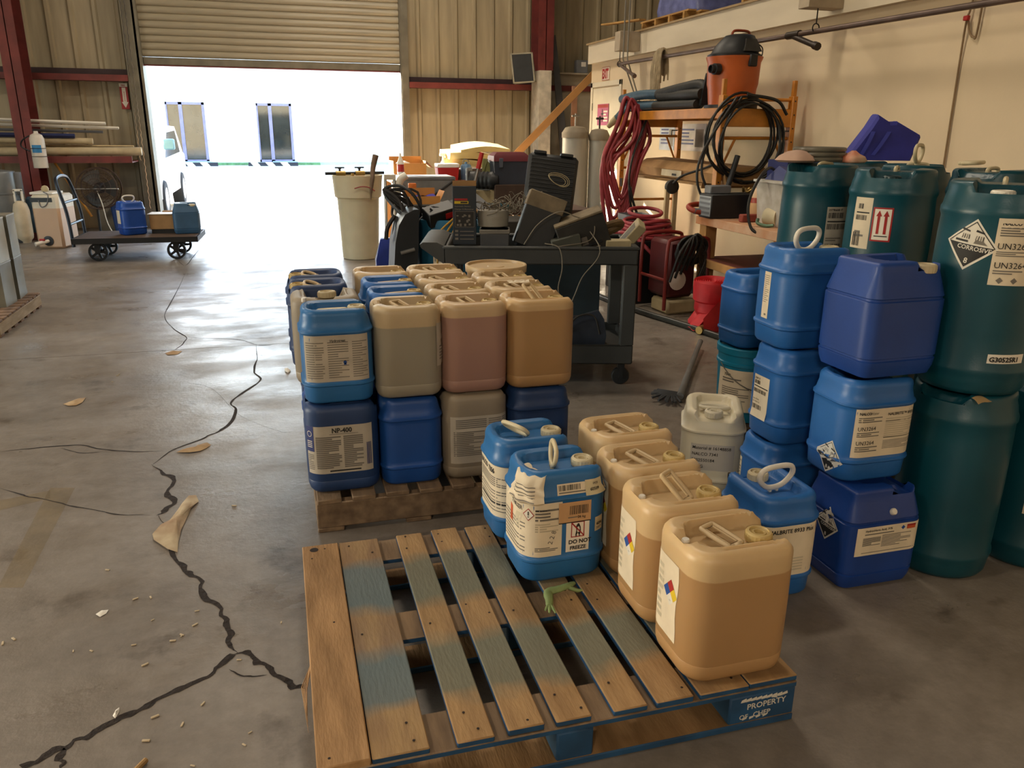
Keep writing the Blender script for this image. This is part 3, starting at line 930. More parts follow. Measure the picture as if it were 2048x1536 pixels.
P.quad([(-.245, .17), (-.222, .17), (-.222, .22), (-.24, .226)], ORANGE)
P.build('print', o)
o = sheet(t, s.surf, -.03, .075, .192, .258, mat('tan_tag', '#d6a877', .7), 'tag', off=.0035)
P = Print(s.surf, .0042); P.bars(.005, .065, .218, .246, BLACK, 4).text('06 ' + 'Ajinomo'[:0] + 'kg', .03, .206, .012, BLACK, .01).lines(.0, .03, .206, .212, 1, GREY).rect(-.03, .075, .1915, .1945, BLACK); P.build('print', o)
o = sheet(t, s.surf, -.004, .072, .096, .194, mat('white_sticker', '#efe6d6', .6, var=.03), 'freeze_sign', off=.0015)
P = Print(s.surf, .0022)
P.frame(.012, .056, .142, .192, .003, RED)
pg = [(.026, .148), (.029, .165), (.027, .176), (.031, .183), (.034, .187), (.038, .186), (.040, .181), (.043, .174), (.044, .16), (.041, .148), (.038, .147), (.036, .152), (.034, .156), (.032, .152), (.03, .147)]
P.poly(pg, BLACK, .0026); P.poly([(.032, .158), (.038, .158), (.04, .168), (.038, .176), (.033, .176), (.031, .168)], WHITE, .003)
P.rect(.026, .032, .145, .147, BLACK, .0026).rect(.037, .043, .145, .147, BLACK, .0026)
P.quad([(.013, .187), (.053, .144), (.056, .146), (.016, .19)], RED, .0034)
P.text('DO NOT', .004, .122, .0185, BLACK, .02).text('FREEZE', .009, .103, .0165, BLACK, .02); P.build('print', o)
o = sheet(t, s.surf, .093, .132, .15, .196, mat('cream_sticker', '#d9cba6', .7), 'sticker', off=.0012)
P = Print(s.surf, .0018); P.text('6096', .099, .17, .013, BLACK, .015).lines(.1, .125, .156, .164, 2); P.build('print', o)
o = sheet(t, s.surf, -.035, .07, .282, .314, PAPER, 'sticker', off=.0022)
P = Print(s.surf, .003); P.bars(-.03, .04, .294, .31, BLACK, 8).lines(-.03, .06, .285, .292, 1, GREY); P.build('print', o)
o = sheet(t, s.surf, .055, .128, .275, .318, mat('cream_sticker', '#d9cba6'), 'sticker', off=.0035, wob=.006)
P = Print(s.surf, .0044); P.text('60509', .07, .287, .013, BLACK, .015).text('0428', .08, .304, .01, GREY, .01); P.build('print', o)
P = Print(s.surf, .0016); P.quad([(.137, .283), (.163, .262), (.172, .315), (.15, .31)], TAN).text('0113', .143, .28, .014, BLACK, .01, .9, off=.0022); P.build('sticker', t)
rq = random.Random(8)
b = MB()
def crumple(u, v):
    a = s.surf(-.215 + .135 * u, .262 + .062 * min(1, v * 1.5), .010 + .004 * math.sin(u * 17 + v * 8) + .003 * math.sin(v * 23))
    if v > .6: a = (a[0] + .05 * (v - .6) / .4, a[1] + .03 * (v - .6) / .4, a[2] + .018 + .003 * math.sin(u * 20))
    return a
b.grid(crumple, 14, 12); o = b.build('peeling_label', PAPER, t, 80)
P = Print(lambda a, z, off: tuple(Vector(crumple(a, z)) + Vector((-.0012, -.0018, .0006))), 1)
for k in range(5): P.quad([(.1, .1 + .1 * k), (.8, .1 + .1 * k), (.8, .13 + .1 * k), (.1, .13 + .1 * k)], GREY, 1, .08)
P.build('print', o)
# the one behind it
t = jug('ribbed', BLUEJ, (.755, 2.452, Z1), .02, 'blue can with a long wrapped label, behind the one with the penguin sign', 'blue cans on the front pallet', CAPW, 'half', -1.1, vent=False); t.scale = (1, 1, 1.03)
o = sheet(t, s.surf, -.33, -.03, .085, .265, PAPER)
P = Print(s.surf, .0016); P.text('NALCO  7356', -.30, .236, .024, BLACK, .02).lines(-.29, -.06, .19, .225, 5, GREY, 3).lines(-.29, -.06, .1, .17, 6, GREY, 9, .3).rect(-.29, -.06, .172, .176, GREY).rect(-.29, -.06, .13, .135, BLACK); P.build('print', o)

# green glove on the boards
GLOVE = mat('pale_green_rubber', '#8fa56a', .5, var=.2, scale=12)
b = MB()
b.tube(curve([(-.055, -.055, .008), (-.045, -.02, .014), (-.035, .015, .016), (0, .02, .018), (.035, .028, .02), (.06, .05, .012)], 4), [.006, .009, .012, .012, .013, .014, .015, .015, .015, .015, .015, .014, .014, .013, .013, .012, .012, .011, .01, .009, .007], 7, flat=.6)
for k, (x, y) in enumerate(((-.062, -.075), (-.045, -.08), (-.07, -.06))): b.tube([(-.05, -.04, .01), ((x - .05) / 2, (y - .04) / 2, .011), (x, y, .006)], [.006, .0055, .003], 6)
b.tube([(.03, .02, .018), (.055, .005, .012), (.07, .01, .008)], [.007, .006, .004], 6)
o = b.build('rubber_glove', GLOVE, ang=80); o.location = (0.723,1.966,0.143); tag(o, 'crumpled pale green rubber glove lying on the pallet boards below the penguin sign', 'glove')

# ---------------------------------------------------------------- two layers of jugs on the rear pallet
NAT_GREY = liquid_mat('natural_jug_clear_fill', '#c3ae8a', '#9a9280', .275)
NAT_PINK = liquid_mat('natural_jug_pink_fill', '#c8ac86', '#a58072', .30)
NAT_ORANGE = liquid_mat('natural_jug_orange_fill', '#cbab7c', '#b08a5c', .312)
NAT = mat('natural_jug_plastic', '#c6ab82', .42, sss=.2, var=.08, scale=5)
NAT_DUST = mat('grey_jug_plastic', '#9b8e7a', .5, var=.1, scale=5)
TRUE = mat('strong_blue_jug_plastic', '#1b4f9b', .45, var=.1, scale=4)
NAVY2 = mat('dusty_navy_jug_plastic', '#23406f', .5, var=.15, scale=5)
XC, YC = (.162, .427, .684, .953), (2.992, 3.240, 3.488, 3.736)
ZL, ZU = .1418, .5022
G = 'jugs stacked two high on the rear pallet'
def small(t):
    i = min(range(4), key=lambda k: abs(XC[k] - t.location.x))
    t.scale = ((.93, .865, .88, .925)[i], .985, 1.008)
    return t
lay = {(0, 0): ('plain', NAVY2, 'dark blue jug with a white NP-400 label, lower left corner of the rear pallet'), (1, 0): ('ribbed', TRUE, 'plain strong blue jug at the bottom of the rear pallet, right of the NP-400 jug'),
       (2, 0): ('plain', NAT_DUST, 'greyish jug with a wide text label, under the pink-filled jug on the rear pallet'), (3, 0): ('ribbed', NAVY2, 'navy jug at the bottom of the rear pallet, under the orange-filled jug'),
       (0, 1): ('ribbed', TRUE, 'blue jug second from front on the bottom left edge of the rear pallet'), (0, 2): ('ribbed', NAVY2, 'dark jug third from the front on the bottom left edge of the rear pallet'), (0, 3): ('ribbed', TRUE, 'blue jug at the far bottom left corner of the rear pallet')}
low = {}
for i in range(4):
    for j in range(4):
        k_, mt, lab = lay.get((i, j), ('ribbed', TRUE, 'blue jug boxed in at the bottom of the rear pallet'))
        low[i, j] = small(jug(k_, mt, (XC[i], YC[j], ZL), 0, lab, G if (i, j) in lay else 'blue jugs boxed in at the bottom of the rear pallet', CAPW, None, vent=False, capped=False))
sp = SH['plain']
t = low[0, 0]
o = sheet(t, sp.surf, -.155, .118, .085, .275, PAPER_GREY)
P = Print(sp.surf, .0016)
P.rect(-.155, -.118, .175, .275, NAVY).text('NP-400', -.045, .248, .026, BLACK, .02).rect(-.055, .06, .241, .243, GREY)
for a0, a1, sd in ((-.11, -.01, 1), (.0, .078, 2)): P.lines(a0, a1, .105, .235, 17, GREY, sd, .7)
P.bars(.092, .112, .11, .2, NAVY, 5).lines(-.15, -.122, .1, .165, 9, GREY, 4, .5).lines(-.06, .08, .09, .1, 1, BLACK, 9)
for k in range(12):
    a = k * PI / 6; P.quad([(-.137 + .012 * math.cos(a), .245 + .012 * math.sin(a)), (-.137 + .012 * math.cos(a + .6), .245 + .012 * math.sin(a + .6)), (-.137 + .010 * math.cos(a + .6), .245 + .010 * math.sin(a + .6)), (-.137 + .010 * math.cos(a), .245 + .010 * math.sin(a))], WHITE, .0022)
P.lines(-.15, -.125, .19, .22, 4, WHITE, 2, .4, .0022)
P.build('print', o)
t = low[2, 0]
o = sheet(t, sp.surf, -.125, .15, .07, .265, PAPER_GREY)
P = Print(sp.surf, .0016); P.lines(-.1, .04, .215, .255, 5, GREY, 2).lines(-.11, .03, .1, .205, 14, GREY, 3, .5).lines(.05, .14, .09, .255, 20, GREY, 4, .45); P.build('print', o)

up = {}
SPEC = {
 (0, 0): ('ribbed', BLUEJ, 'mid-blue can with a grey text label, on the near left corner of the rear pallet', 'flat', 0.05, CAPW, True, 0),
 (1, 0): ('plain', NAT_GREY, 'jug of clear greyish liquid with a torn label, at the front of the rear pallet', 'flat', 3.6, CAPY, False, 0),
 (2, 0): ('plain', NAT_PINK, 'jug of pinkish liquid at the front of the rear pallet', 'flat', 3.5, CAPY, True, 0),
 (3, 0): ('plain', NAT_ORANGE, 'jug of orange liquid at the near right corner of the rear pallet', 'half', 3.7, CAPY, True, 0),
 (0, 1): ('plain', NAT_DUST, 'brownish jug turned crosswise behind the mid-blue can on the rear pallet', None, 0, CAPW, False, PI / 2),
 (1, 1): ('ribbed', BLUEB, 'blue jug behind the torn-label jug on the rear pallet', 'flat', .2, CAPY, False, 0),
 (2, 1): ('plain', NAT, 'natural jug behind the pink one on the rear pallet', 'flat', 3.7, CAPY, True, 0),
 (3, 1): ('plain', NAT, 'natural jug with a crumpled scrap of label on top, behind the orange one', 'flat', 3.6, CAPY, False, 0),
 (0, 2): ('ribbed', NAVY2, 'dark blue jug third along the left edge of the rear pallet', 'flat', 1.5, CAPY, False, PI),
 (1, 2): ('ribbed', BLUEB, 'blue jug two behind the torn-label jug on the rear pallet', 'flat', .2, CAPY, False, 0),
 (2, 2): ('plain', NAT, 'natural jug with a bent bail, two behind the pink one on the rear pallet', 'flat', 3.9, CAPY, False, 0),
 (3, 2): ('plain', NAT, 'natural jug between the round pail and the jug with the label scrap', 'flat', 3.3, CAPY, False, 0),
 (0, 3): ('ribbed', NAVY2, 'dark blue jug at the far left corner of the rear pallet', 'flat', 1.5, CAPY, False, PI),
 (1, 3): ('plain', NAT, 'natural jug in the far row of the rear pallet, nearest the dark blue ones', None, 0, CAPY, False, 0),
 (2, 3): ('plain', NAT, 'natural jug in the far row of the rear pallet, beside the round pail', 'flat', 3.6, CAPY, False, 0),
}
for (i, j), (k_, mt, lab, hd, hr, cp, vent, rz) in SPEC.items():
    x, y = XC[i], YC[j]
    if (i, j) == (0, 1): x -= .02
    if i == 0 and j > 1: x -= .035; 
    up[i, j] = jug(k_, mt, (x, y, ZU), rz, lab, G, cp, hd, hr, vent=vent, hkind='b' if k_ == 'plain' else 'd')
    if rz == PI / 2: up[i, j].scale = (.84, .905 * 1.2, 1.0)
    else: small(up[i, j])
t = up[0, 0]
o = sheet(t, s.surf, -.14, .125, .088, .262, PAPER_GREY)
P = Print(s.surf, .0016)
for a0, a1, sd in ((-.13, -.055, 1), (-.04, .04, 2), (.055, .118, 3)): P.lines(a0, a1, .1, .24, 16, GREY, sd, .35)
P.text('Hydrotreat', -.03, .238, .013, BLACK, .01).diamond(.025, .16, .008, BLUE).rect(.02, .03, .15, .158, BLUE); P.build('print', o)
t = up[1, 0]
o = sheet(t, sp.surf, .115, .185, .12, .285, PAPER_GREY, 'torn_label', off=.004, wob=.03)
P = Print(sp.surf, .005); P.lines(.13, .165, .14, .2, 5, GREY, 1, .4); P.build('print', o)
b = MB(); b.grid(lambda u, v: (-.05 + .1 * u, -.03 + .05 * v, .352 + .008 * math.sin(u * 11) * math.sin(v * 7) + .008), 10, 5); b.build('label_scrap', PAPER, up[3, 1], 80)
# round pail
def pail(loc, m_, lidm, label, r=.148, h=.36, group=None, name='pail'):
    t = thing(name, label, 'pail', loc, 0, group)
    b = MB(); b.lathe([(r * .86, 0), (r * .9, .004), (r * .985, h - .09), (r * 1.03, h - .088), (r * 1.03, h - .075), (r * .99, h - .072), (r * .995, h - .035), (r * 1.0, h - .03)], 40); b.build('body', m_, t)
    b = MB(); b.lathe([(r * 1.0, h - .035), (r * 1.05, h - .033), (r * 1.06, h - .004), (r * 1.04, h), (r * .97, h), (r * .95, h - .012), (r * .3, h - .012), (r * .28, h - .009), (.001, h - .009)], 40); b.build('lid', lidm, t)
    b = MB(); b.tube([(r * 1.04 * math.cos(a), r * 1.04 * math.sin(a) - .004, h - .08 - .12 * max(0, math.sin(-a))) for a in [R(k) for k in range(-180, 1, 12)]], .0025, 6); b.build('bail', mat('bail_wire', '#8d8a82', .4, .8), t)
    return t
pail((.975, 3.70, ZU), NAT, NAT, 'round natural pail with a dusty lid at the far right corner of the rear pallet', .14, .365)
low_sup = None

# ---------------------------------------------------------------- right-hand stacks of cans
JR = 'blue cans stacked on the floor at the right'
t = jug('ribbed', BLUEB, (1.515, 2.115, 0), PI / 2, 'bright blue can with a raised white grip, alone on the floor behind the amber jugs', None, CAPW, 'white', -1.45, vent=False); t.scale = (1, 1.03, 1.05)
s_ = SH['ribbed']; q = -s_.per / 4
o = sheet(t, s_.surf, q - .13, q + .15, .085, .26, PAPER)
P = Print(s_.surf, .0016); P.text('NALBRITE 8933 Plus', q - .085, .236, .019, BLACK, .015).lines(q - .1, q + .05, .1, .15, 5, TAN, 2).diamond(q + .115, .238, .016, RED).diamond(q + .115, .238, .013, WHITE, .002).diamond(q + .115, .238, .005, RED, .0024); P.build('print', o)
# white jug
WHITEJ = mat('white_jug_plastic', '#d9d0b6', .45, sss=.15, var=.05)
t = jug('ribbed', WHITEJ, (1.715, 2.85, 0), -2.05, 'white jug with printed material number, on the floor by the stack of three cans', None, mat('white_jug_cap', '#ddd5bd', .45), 'flat', PI / 2, vent=False); t.scale = (1.06, 1.08, 1.1)
q = s_.per / 4
o = sheet(t, s_.surf, q - .085, q + .085, .12, .225, mat('clear_grey_sticker', '#b9b2a6', .5, var=.03))
P = Print(s_.surf, .0016)
for k, tx in enumerate(('Material # 16148858', 'NALCO 7341', '0002550184', '23 KG')): P.text(tx, q - .078, .205 - k * .025, .0175, BLACK, .004)
P.build('print', o)
o = sheet(t, s_.surf, q + .065, q + .135, .03, .118, mat('white_sticker', '#efe6d6'), 'arrow_sign', off=.0014)
P = Print(s_.surf, .002); P.frame(q + .065, q + .135, .03, .118, .005, BLACK); P.arrow_up(q + .088, .048, .102, .016, BLACK).arrow_up(q + .113, .048, .102, .016, BLACK).rect(q + .076, q + .124, .04, .0435, BLACK); P.build('print', o)
# stack of three
for k in range(3):
    t = jug('ribbed', BLUEB, (1.822 + (0, .012, .0)[k], 2.495 - (0, .01, 0)[k], .3665 * k), (0, .03, -.02)[k], ('bright blue can at the foot of the stack of three, behind the lone can', 'bright blue can with a barcode sticker, in the middle of the stack of three', 'bright blue can with a raised white grip on top of the stack of three')[k], JR,
            CAPW, 'white' if k == 2 else None, .35, vent=False, capped=k == 2); t.scale = (1, 1, 1.03)
    q = -s_.per / 4
    if k == 1:
        o = sheet(t, s_.surf, q - .06, q + .035, .075, .235, PAPER)
        P = Print(s_.surf, .0016); P.text('250R IT', q - .055, .218, .011, BLACK, .01).bars(q - .055, q - .02, .2, .214, BLACK, 3).lines(q - .055, q + .03, .188, .195, 1, BLACK).bars(q - .055, q + .02, .168, .182, BLACK, 5).text('Qty: 30.000', q - .055, .14, .008).text('Ref: 0000103', q - .055, .13, .008).bars(q - .055, q - .0, .085, .122, BLACK, 9); P.build('print', o)
    if k == 0:
        o = sheet(t, s_.surf, q - .1, q - .06, .1, .25, PAPER); P = Print(s_.surf, .0016); P.lines(q - .095, q - .065, .12, .24, 10); P.build('print', o)
    if k == 2:
        o = sheet(t, s_.surf, q - .03, q + .01, .095, .26, PAPER); P = Print(s_.surf, .0016); P.lines(q - .026, q + .004, .15, .25, 14, GREY, 2, .3).rect(q - .012, q + .0, .105, .112, GREY); P.build('print', o)
# stack with the corrosive placard
t = jug('slant', NAVYJ, (1.868, 2.085, 0), 0, 'deep blue can with a text sheet, at the foot of the front stack', JR, CAPW, None, vent=False, capped=False); t.scale = (1, 1, 1.02)
sl_ = SH['slant']
o = link('vent_cap', vent_mesh(CAPG), t); o.location = (.02, -.1165, .27); o.rotation_euler = (R(55), 0, 0); o.scale = (1.1, 1.1, 1.1)
o = sheet(t, sl_.surf, -.115, .14, .13, .232, PAPER)
P = Print(sl_.surf, .0016); P.text('Hydrochloric Acid, 31%', -.085, .216, .011, BLACK, .012).lines(-.085, .03, .203, .21, 1).diamond(.065, .217, .008, BLUE).rect(.08, .115, .209, .225, ORANGE).rect(.08, .115, .22, .226, RED, .002).lines(-.09, -.02, .165, .195, 8, GREY, 2, .7).lines(-.015, .1, .155, .2, 9, GREY, 3, .5).lines(-.09, .12, .136, .144, 1, GREY, 4, .3); P.build('print', o)
P = Print(sl_.surf, .0016); q = -sl_.per / 4; corrosive(P, q + .02, .205, .06, .0); P.build('placard', t)
t = jug('ribbed', BLUEB, (1.858, 2.145, .3655), 0, 'bright blue can with CORROSIVE placard and UN3264 label, middle of the front stack', JR, CAPW, None, vent=False, capped=False)
o = sheet(t, s_.surf, -.115, .17, .093, .262, PAPER)
P = Print(s_.surf, .0016)
P.text('NALCO', -.103, .243, .0125, BLACK, .025).text('Water', -.064, .243, .0125, GREY).text('NALBRITE\u2122 8933 Plus', .005, .236, .0135, BLACK, .012)
P.lines(-.103, -.015, .215, .235, 3).text('UN3264', -.103, .188, .0195, BLACK).lines(-.103, -.02, .165, .183, 3).text('UN3264', -.103, .138, .0195, BLACK).lines(-.103, -.02, .112, .133, 3)
P.lines(0, .155, .155, .228, 10, TAN, 3, .5).lines(0, .155, .118, .15, 6, GREY, 4, .4).rect(0, .155, .215, .217, GREY).rect(0, .155, .158, .16, GREY); P.build('print', o)
P = Print(s_.surf, .0016); corrosive(P, -.195, .075, .062, -.18); P.build('placard', t)
t = jug('slant', mat('royal_blue_jug_plastic', '#1d4593', .45, var=.12, scale=5, bump=.05, bscale=160), (1.895, 2.165, .7225), .02, 'dusty royal blue can with a pale cap, on top of the front stack', JR, CAPW, None, vent=False); t.scale = (1, 1, 1.06)

# drums
PR = 'teal drums stacked along the white wall'
D3 = (2.212, 2.072)
drum((D3[0] - .004, D3[1] - .002, 0), .3, 'teal drum on the floor under the one with the CORROSIVE placard', None, PR)
t = drum((D3[0], D3[1], DH), PI + .75, 'teal drum on top with CORROSIVE placard and UN3264 label', CAPG, PR)
P0 = PI + .75
off_ = lambda deg: DR * R(deg - math.degrees(P0))      # arc position for a world angle measured from -y
def dsurf(s, z, off): return drum_surf(s, z, off)
a0 = off_(-46)
b_ = a0
o = sheet(t, dsurf, b_ + .0, b_ + .16, .365, .568, PAPER)
P = Print(dsurf, .0018)
P.text('NALCO', b_ + .012, .548, .015, BLACK, .025).text('Water', b_ + .058, .548, .015, GREY).lines(b_ + .01, b_ + .09, .513, .543, 4).text('UN3264', b_ + .008, .476, .026, BLACK).lines(b_ + .008, b_ + .09, .453, .470, 3).text('UN3264', b_ + .008, .418, .026, BLACK).lines(b_ + .008, b_ + .09, .398, .413, 2).lines(b_ + .1, b_ + .155, .398, .538, 12).diamond(b_ + .03, .38, .01, GREY).diamond(b_ + .07, .38, .01, GREY); P.build('print', o)
P = Print(dsurf, .0018); corrosive(P, b_ - .066, .482, .08, -.12); P.build('placard', t)
o = sheet(t, dsurf, b_ + .04, b_ + .16, .115, .145, mat('white_sticker', '#efe6d6'), 'code_sticker')
P = Print(dsurf, .0018); P.text('G30525R1', b_ + .045, .121, .022, BLACK, .025); P.build('print', o)
b = MB(); b.grid(lambda u, v: (-.12 + .2 * u, -.14 - .03 * v + .05 * u, DH + .001 - .012 * v * v + .003 * math.sin(u * 14)), 12, 4); o = b.build('cardboard_scrap', mat('pale_card', '#b79a6c', .85), ang=80); o.location = (D3[0], D3[1], .0); tag(o, 'flattened strip of pale card pinched between the two front teal drums', 'cardboard')
D2 = (2.455, 2.84)
drum((D2[0], D2[1], 0), .2, 'teal drum on the floor under the one with red arrows', None, PR)
t = drum((D2[0], D2[1], DH), PI + .75, 'teal drum on top with a red double arrow sticker', None, PR)
o = link('cap', cap_mesh(mat('dark_cap', '#11343c', .4)), t); o.location = (.105, 0, drum_top(.105, 0) + .004)
c_ = off_(-62)
o = sheet(t, dsurf, c_, c_ + .076, 0.390, 0.525, mat('white_sticker', '#efe6d6'), 'arrow_sign')
P = Print(dsurf, .0018); P.frame(c_, c_ + .076, 0.390, 0.525, .006, RED).arrow_up(c_ + .025, 0.420, 0.513, .018, RED).arrow_up(c_ + .052, 0.420, 0.513, .018, RED).rect(c_ + .014, c_ + .064, 0.409, 0.413, BLACK); P.build('print', o)
o = sheet(t, dsurf, c_ - .09, c_ - .006, 0.355, 0.560, PAPER)
P = Print(dsurf, .0018); P.bars(c_ - .07, c_ - .045, 0.515, 0.535, BLACK, 3).lines(c_ - .075, c_ - .015, 0.495, 0.505, 1, BLACK).bars(c_ - .075, c_ - .025, 0.470, 0.490, BLACK, 5).lines(c_ - .075, c_ - .03, 0.430, .4, 2).bars(c_ - .08, c_ - .045, 0.365, 0.420, BLACK, 7); P.build('print', o)
D1 = (2.44, 3.30)
drum((D1[0], D1[1], 0), .1, 'teal drum on the floor at the far end of the row', None, PR)
t = drum((D1[0], D1[1], DH), PI + .2, 'teal drum on top at the far end, large barcode sheet on its side', None, PR)
P0 = PI + .2
c_ = off_(-22)
o = sheet(t, dsurf, c_, c_ + .15, .24, .49, PAPER_GREY)
P = Print(dsurf, .0018); P.text('25TR608 IT', c_ + .006, .472, .014, BLACK, .015).bars(c_ + .006, c_ + .08, .44, .465, BLACK, 3).lines(c_ + .006, c_ + .12, .42, .43, 1, BLACK, 2).bars(c_ + .006, c_ + .11, .39, .415, BLACK, 5).lines(c_ + .006, c_ + .08, .335, .355, 2).bars(c_ + .006, c_ + .08, .27, .325, BLACK, 7); P.build('print', o)
for k, (x, y, lab) in enumerate(((2.86, 2.74, 'behind the one with the CORROSIVE placard'), (2.86, 3.2, 'behind the one with red arrows'), (2.90, 3.66, 'under the blue shopping bag'))):
    drum((x, y, 0), .4 * k, 'teal drum on the floor in the back row, ' + lab, None, PR)
    drum((x, y, DH), (.3, 2.4, .2)[k], 'teal drum on top in the back row, ' + lab, CAPG if k < 2 else None, PR)
t = drum((2.565, 2.03, 0), 0, 'teal drum with an oily white label, on the floor at the right frame edge', None, PR)
P0 = 0
c_ = off_(-58)
o = sheet(t, dsurf, c_, c_ + .17, .215, .40, PAPER)
P = Print(dsurf, .0018); P.text('NALCO', c_ + .04, .375, .016, BLACK, .025).text('Water', c_ + .09, .375, .016, GREY).lines(c_ + .03, c_ + .15, .25, .36, 8, GREY, 5, .35).diamond(c_ + .03, .232, .008, GREY).diamond(c_ + .07, .228, .008, GREY); P.build('print', o)

# ---------------------------------------------------------------- materials of the clutter
CARTM = mat('charcoal_cart_plastic', '#3b3d3c', .6, var=.15, scale=5)
BLACKP = mat('black_plastic', '#1d2023', .5, var=.2)
BLACKR = mat('black_rubber_hose', '#1b1b1a', .45, var=.2, scale=20)
DUSTB = mat('dusty_black_plastic', '#34312c', .75, var=.25, scale=10)
STEEL = mat('bright_steel', '#9a9a98', .3, .9, var=.1)
GREYP = mat('grey_plastic', '#6f7277', .55)
BEIGEP = mat('beige_plastic', '#b9aa84', .6, var=.12)
WHITEP = mat('white_plastic', '#e4dfd3', .45, var=.05)
REDP = mat('red_plastic', '#b3211f', .45)
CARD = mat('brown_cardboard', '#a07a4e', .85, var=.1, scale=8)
CARDO = mat('sun_tinted_cardboard', '#c98a45', .85, var=.08)  # cardboard with the sun's warm brightness mixed into its colour
LUMBER = mat('fresh_lumber', '#b98850', .75, var=.15, scale=6, stretch=(1, 1, .3))
ORANGES = mat('orange_scaffold_paint', '#cf862c', .45, var=.15, scale=9)
REDH = mat('red_rubber_hose', '#a33c44', .42, var=.15, scale=12)
WIRE = mat('grey_wire', '#7d7464', .6)
BRASS = mat('brass_fitting', '#b4955a', .35, .8)
NAVYP = mat('navy_plastic', '#24305e', .5)

# ---------------------------------------------------------------- utility cart
CRZ = -R(15)
CC = Vector((1.505, 4.68, 0))
cart = thing('utility_cart', 'charcoal plastic two-shelf utility cart heaped with chargers and tools', 'cart', CC, CRZ)
def W(x, y, z):            # a point on the cart
    return CC + Matrix.Rotation(CRZ, 3, 'Z') @ Vector((x, y, z - .022 if z > .5 else z))
b = MB()
b.box((-.56, -.31, .738), (.56, -.285, .838), .008); b.box((-.56, .285, .738), (.56, .31, .838), .008); b.box((-.56, -.285, .738), (-.535, .285, .838), .008); b.box((.535, -.285, .738), (.56, .285, .838), .008)
b.box((-.54, -.29, .743), (.54, .29, .763)); b.box((-.57, -.318, .825), (.57, -.275, .843), .006); b.box((-.57, .275, .825), (.57, .318, .843), .006); b.box((.525, -.3, .825), (.57, .3, .843), .006)
b.build('top_shelf', CARTM, cart)
b = MB(); b.box((-.56, -.31, .14), (.56, -.285, .26), .008); b.box((-.56, .285, .14), (.56, .31, .26), .008); b.box((-.56, -.285, .14), (-.535, .285, .26), .008); b.box((.535, -.285, .14), (.56, .285, .26), .008); b.box((-.54, -.29, .19), (.54, .29, .21)); b.build('lower_shelf', CARTM, cart)
for sx in (-1, 1):
    for sy in (-1, 1):
        b = MB(); b.box((sx * .56, sy * .311, .255), (sx * .48, sy * .25, .74), .006); b.build('leg', CARTM, cart)
        b = MB(); b.at((sx * .5, sy * .25, .055), (PI / 2, 0, 0)); b.lathe([(.01, -.018), (.05, -.016), (.055, -.008), (.055, .008), (.05, .016), (.01, .018)], 20); b.at(); b.box((sx * .5 - .02, sy * .25 - .03, .105), (sx * .5 + .02, sy * .25 + .03, .14)); b.box((sx * .5 - .012, sy * .25 - .028, .045), (sx * .5 + .012, sy * .25 - .022, .12)); b.box((sx * .5 - .012, sy * .25 + .022, .045), (sx * .5 + .012, sy * .25 + .028, .12)); b.build('caster', BLACKP, cart)
b = MB()
b.rings([[(-.56, y, .843), (-.60, y, .863), (-.68, y, .863), (-.70, y, .85), (-.69, y, .83), (-.62, y, .78), (-.56, y, .738)] for y in (-.31, -.2, .2, .31)], closed=True); b.build('handle', CARTM, cart)

def crate(name, label, cat, c, size, m_, rz=0, rot=None, bev=.006, group=None, extra=None):
    """a boxy thing: its own shell plus the parts that extra(t) adds"""
    t = thing(name, label, cat, c, rz, group, rot)
    b = MB(); b.box((-size[0] / 2, -size[1] / 2, 0), (size[0] / 2, size[1] / 2, size[2]), bev); b.build('shell', m_, t)
    if extra: extra(t, size)
    return t
def face(t, y):     # print map on the -y face of a box
    return lambda s, z, off: (s, -y - off, z)
def charger_print(t, sz):
    P = Print(face(t, sz[1] / 2), .0006); w_ = sz[0] / 2
    P.rect(-w_ + .01, w_ - .05, .25, .262, RED).rect(-w_ + .01, w_ - .045, .232, .247, YELLOW).rect(-w_ + .045, w_ - .05, .235, .244, BLACK, .0009)
    P.text('Automatic Battery', -w_ + .01, .214, .0125, GREY, .012).text('Charger & Maintainer', -w_ + .01, .198, .0125, GREY, .012)
    P.rect(-w_ + .012, w_ - .012, .1, .19, GREY).rect(-w_ + .014, w_ - .014, .102, .188, BLACK, .0009)
    for k in range(12):
        a = rg.uniform(-w_ + .02, w_ - .03); z = rg.uniform(.105, .17); P.rect(a, a + .012, z, z + rg.uniform(.004, .016), GREY, .0012)
    for k in range(3): P.rect(-w_ + .012, -w_ + .03, .028 + k * .022, .04 + k * .022, GREY).rect(-w_ + .04, w_ - .015, .03 + k * .022, .034 + k * .022, GREY)
    P.build('print', t)
    b = MB(); b.box((-w_, -sz[1] / 2 + .02, sz[2]), (w_, -sz[1] / 2 + .023, sz[2] + .03)); b.box((-w_, sz[1] / 2 - .023, sz[2]), (w_, sz[1] / 2 - .02, sz[2] + .025)); b.build('flap', CARD, t)
crate('charger_carton', 'tall black battery charger carton standing at the handle end of the utility cart', 'carton', W(-.445, -.2, .866), (.135, .1, .33), mat('black_printed_card', '#1d2833', .55), -.22, bev=.002, extra=charger_print)
def groove(t, sz):
    b = MB(); b.box((-sz[0] / 2 - .004, -sz[1] / 2 - .004, sz[2] - .025), (sz[0] / 2 + .004, sz[1] / 2 + .004, sz[2]), .004); b.build('lid', MATS['dusty_grey_lid'], t)
mat('dusty_grey_lid', '#7d786e', .8)
crate('battery_case', 'low grey battery case with ribbed lid, left on the utility cart', 'case', W(-.27, -.17, .786), (.17, .14, .165), mat('slate_plastic', '#4a4c50', .65), CRZ, extra=groove)
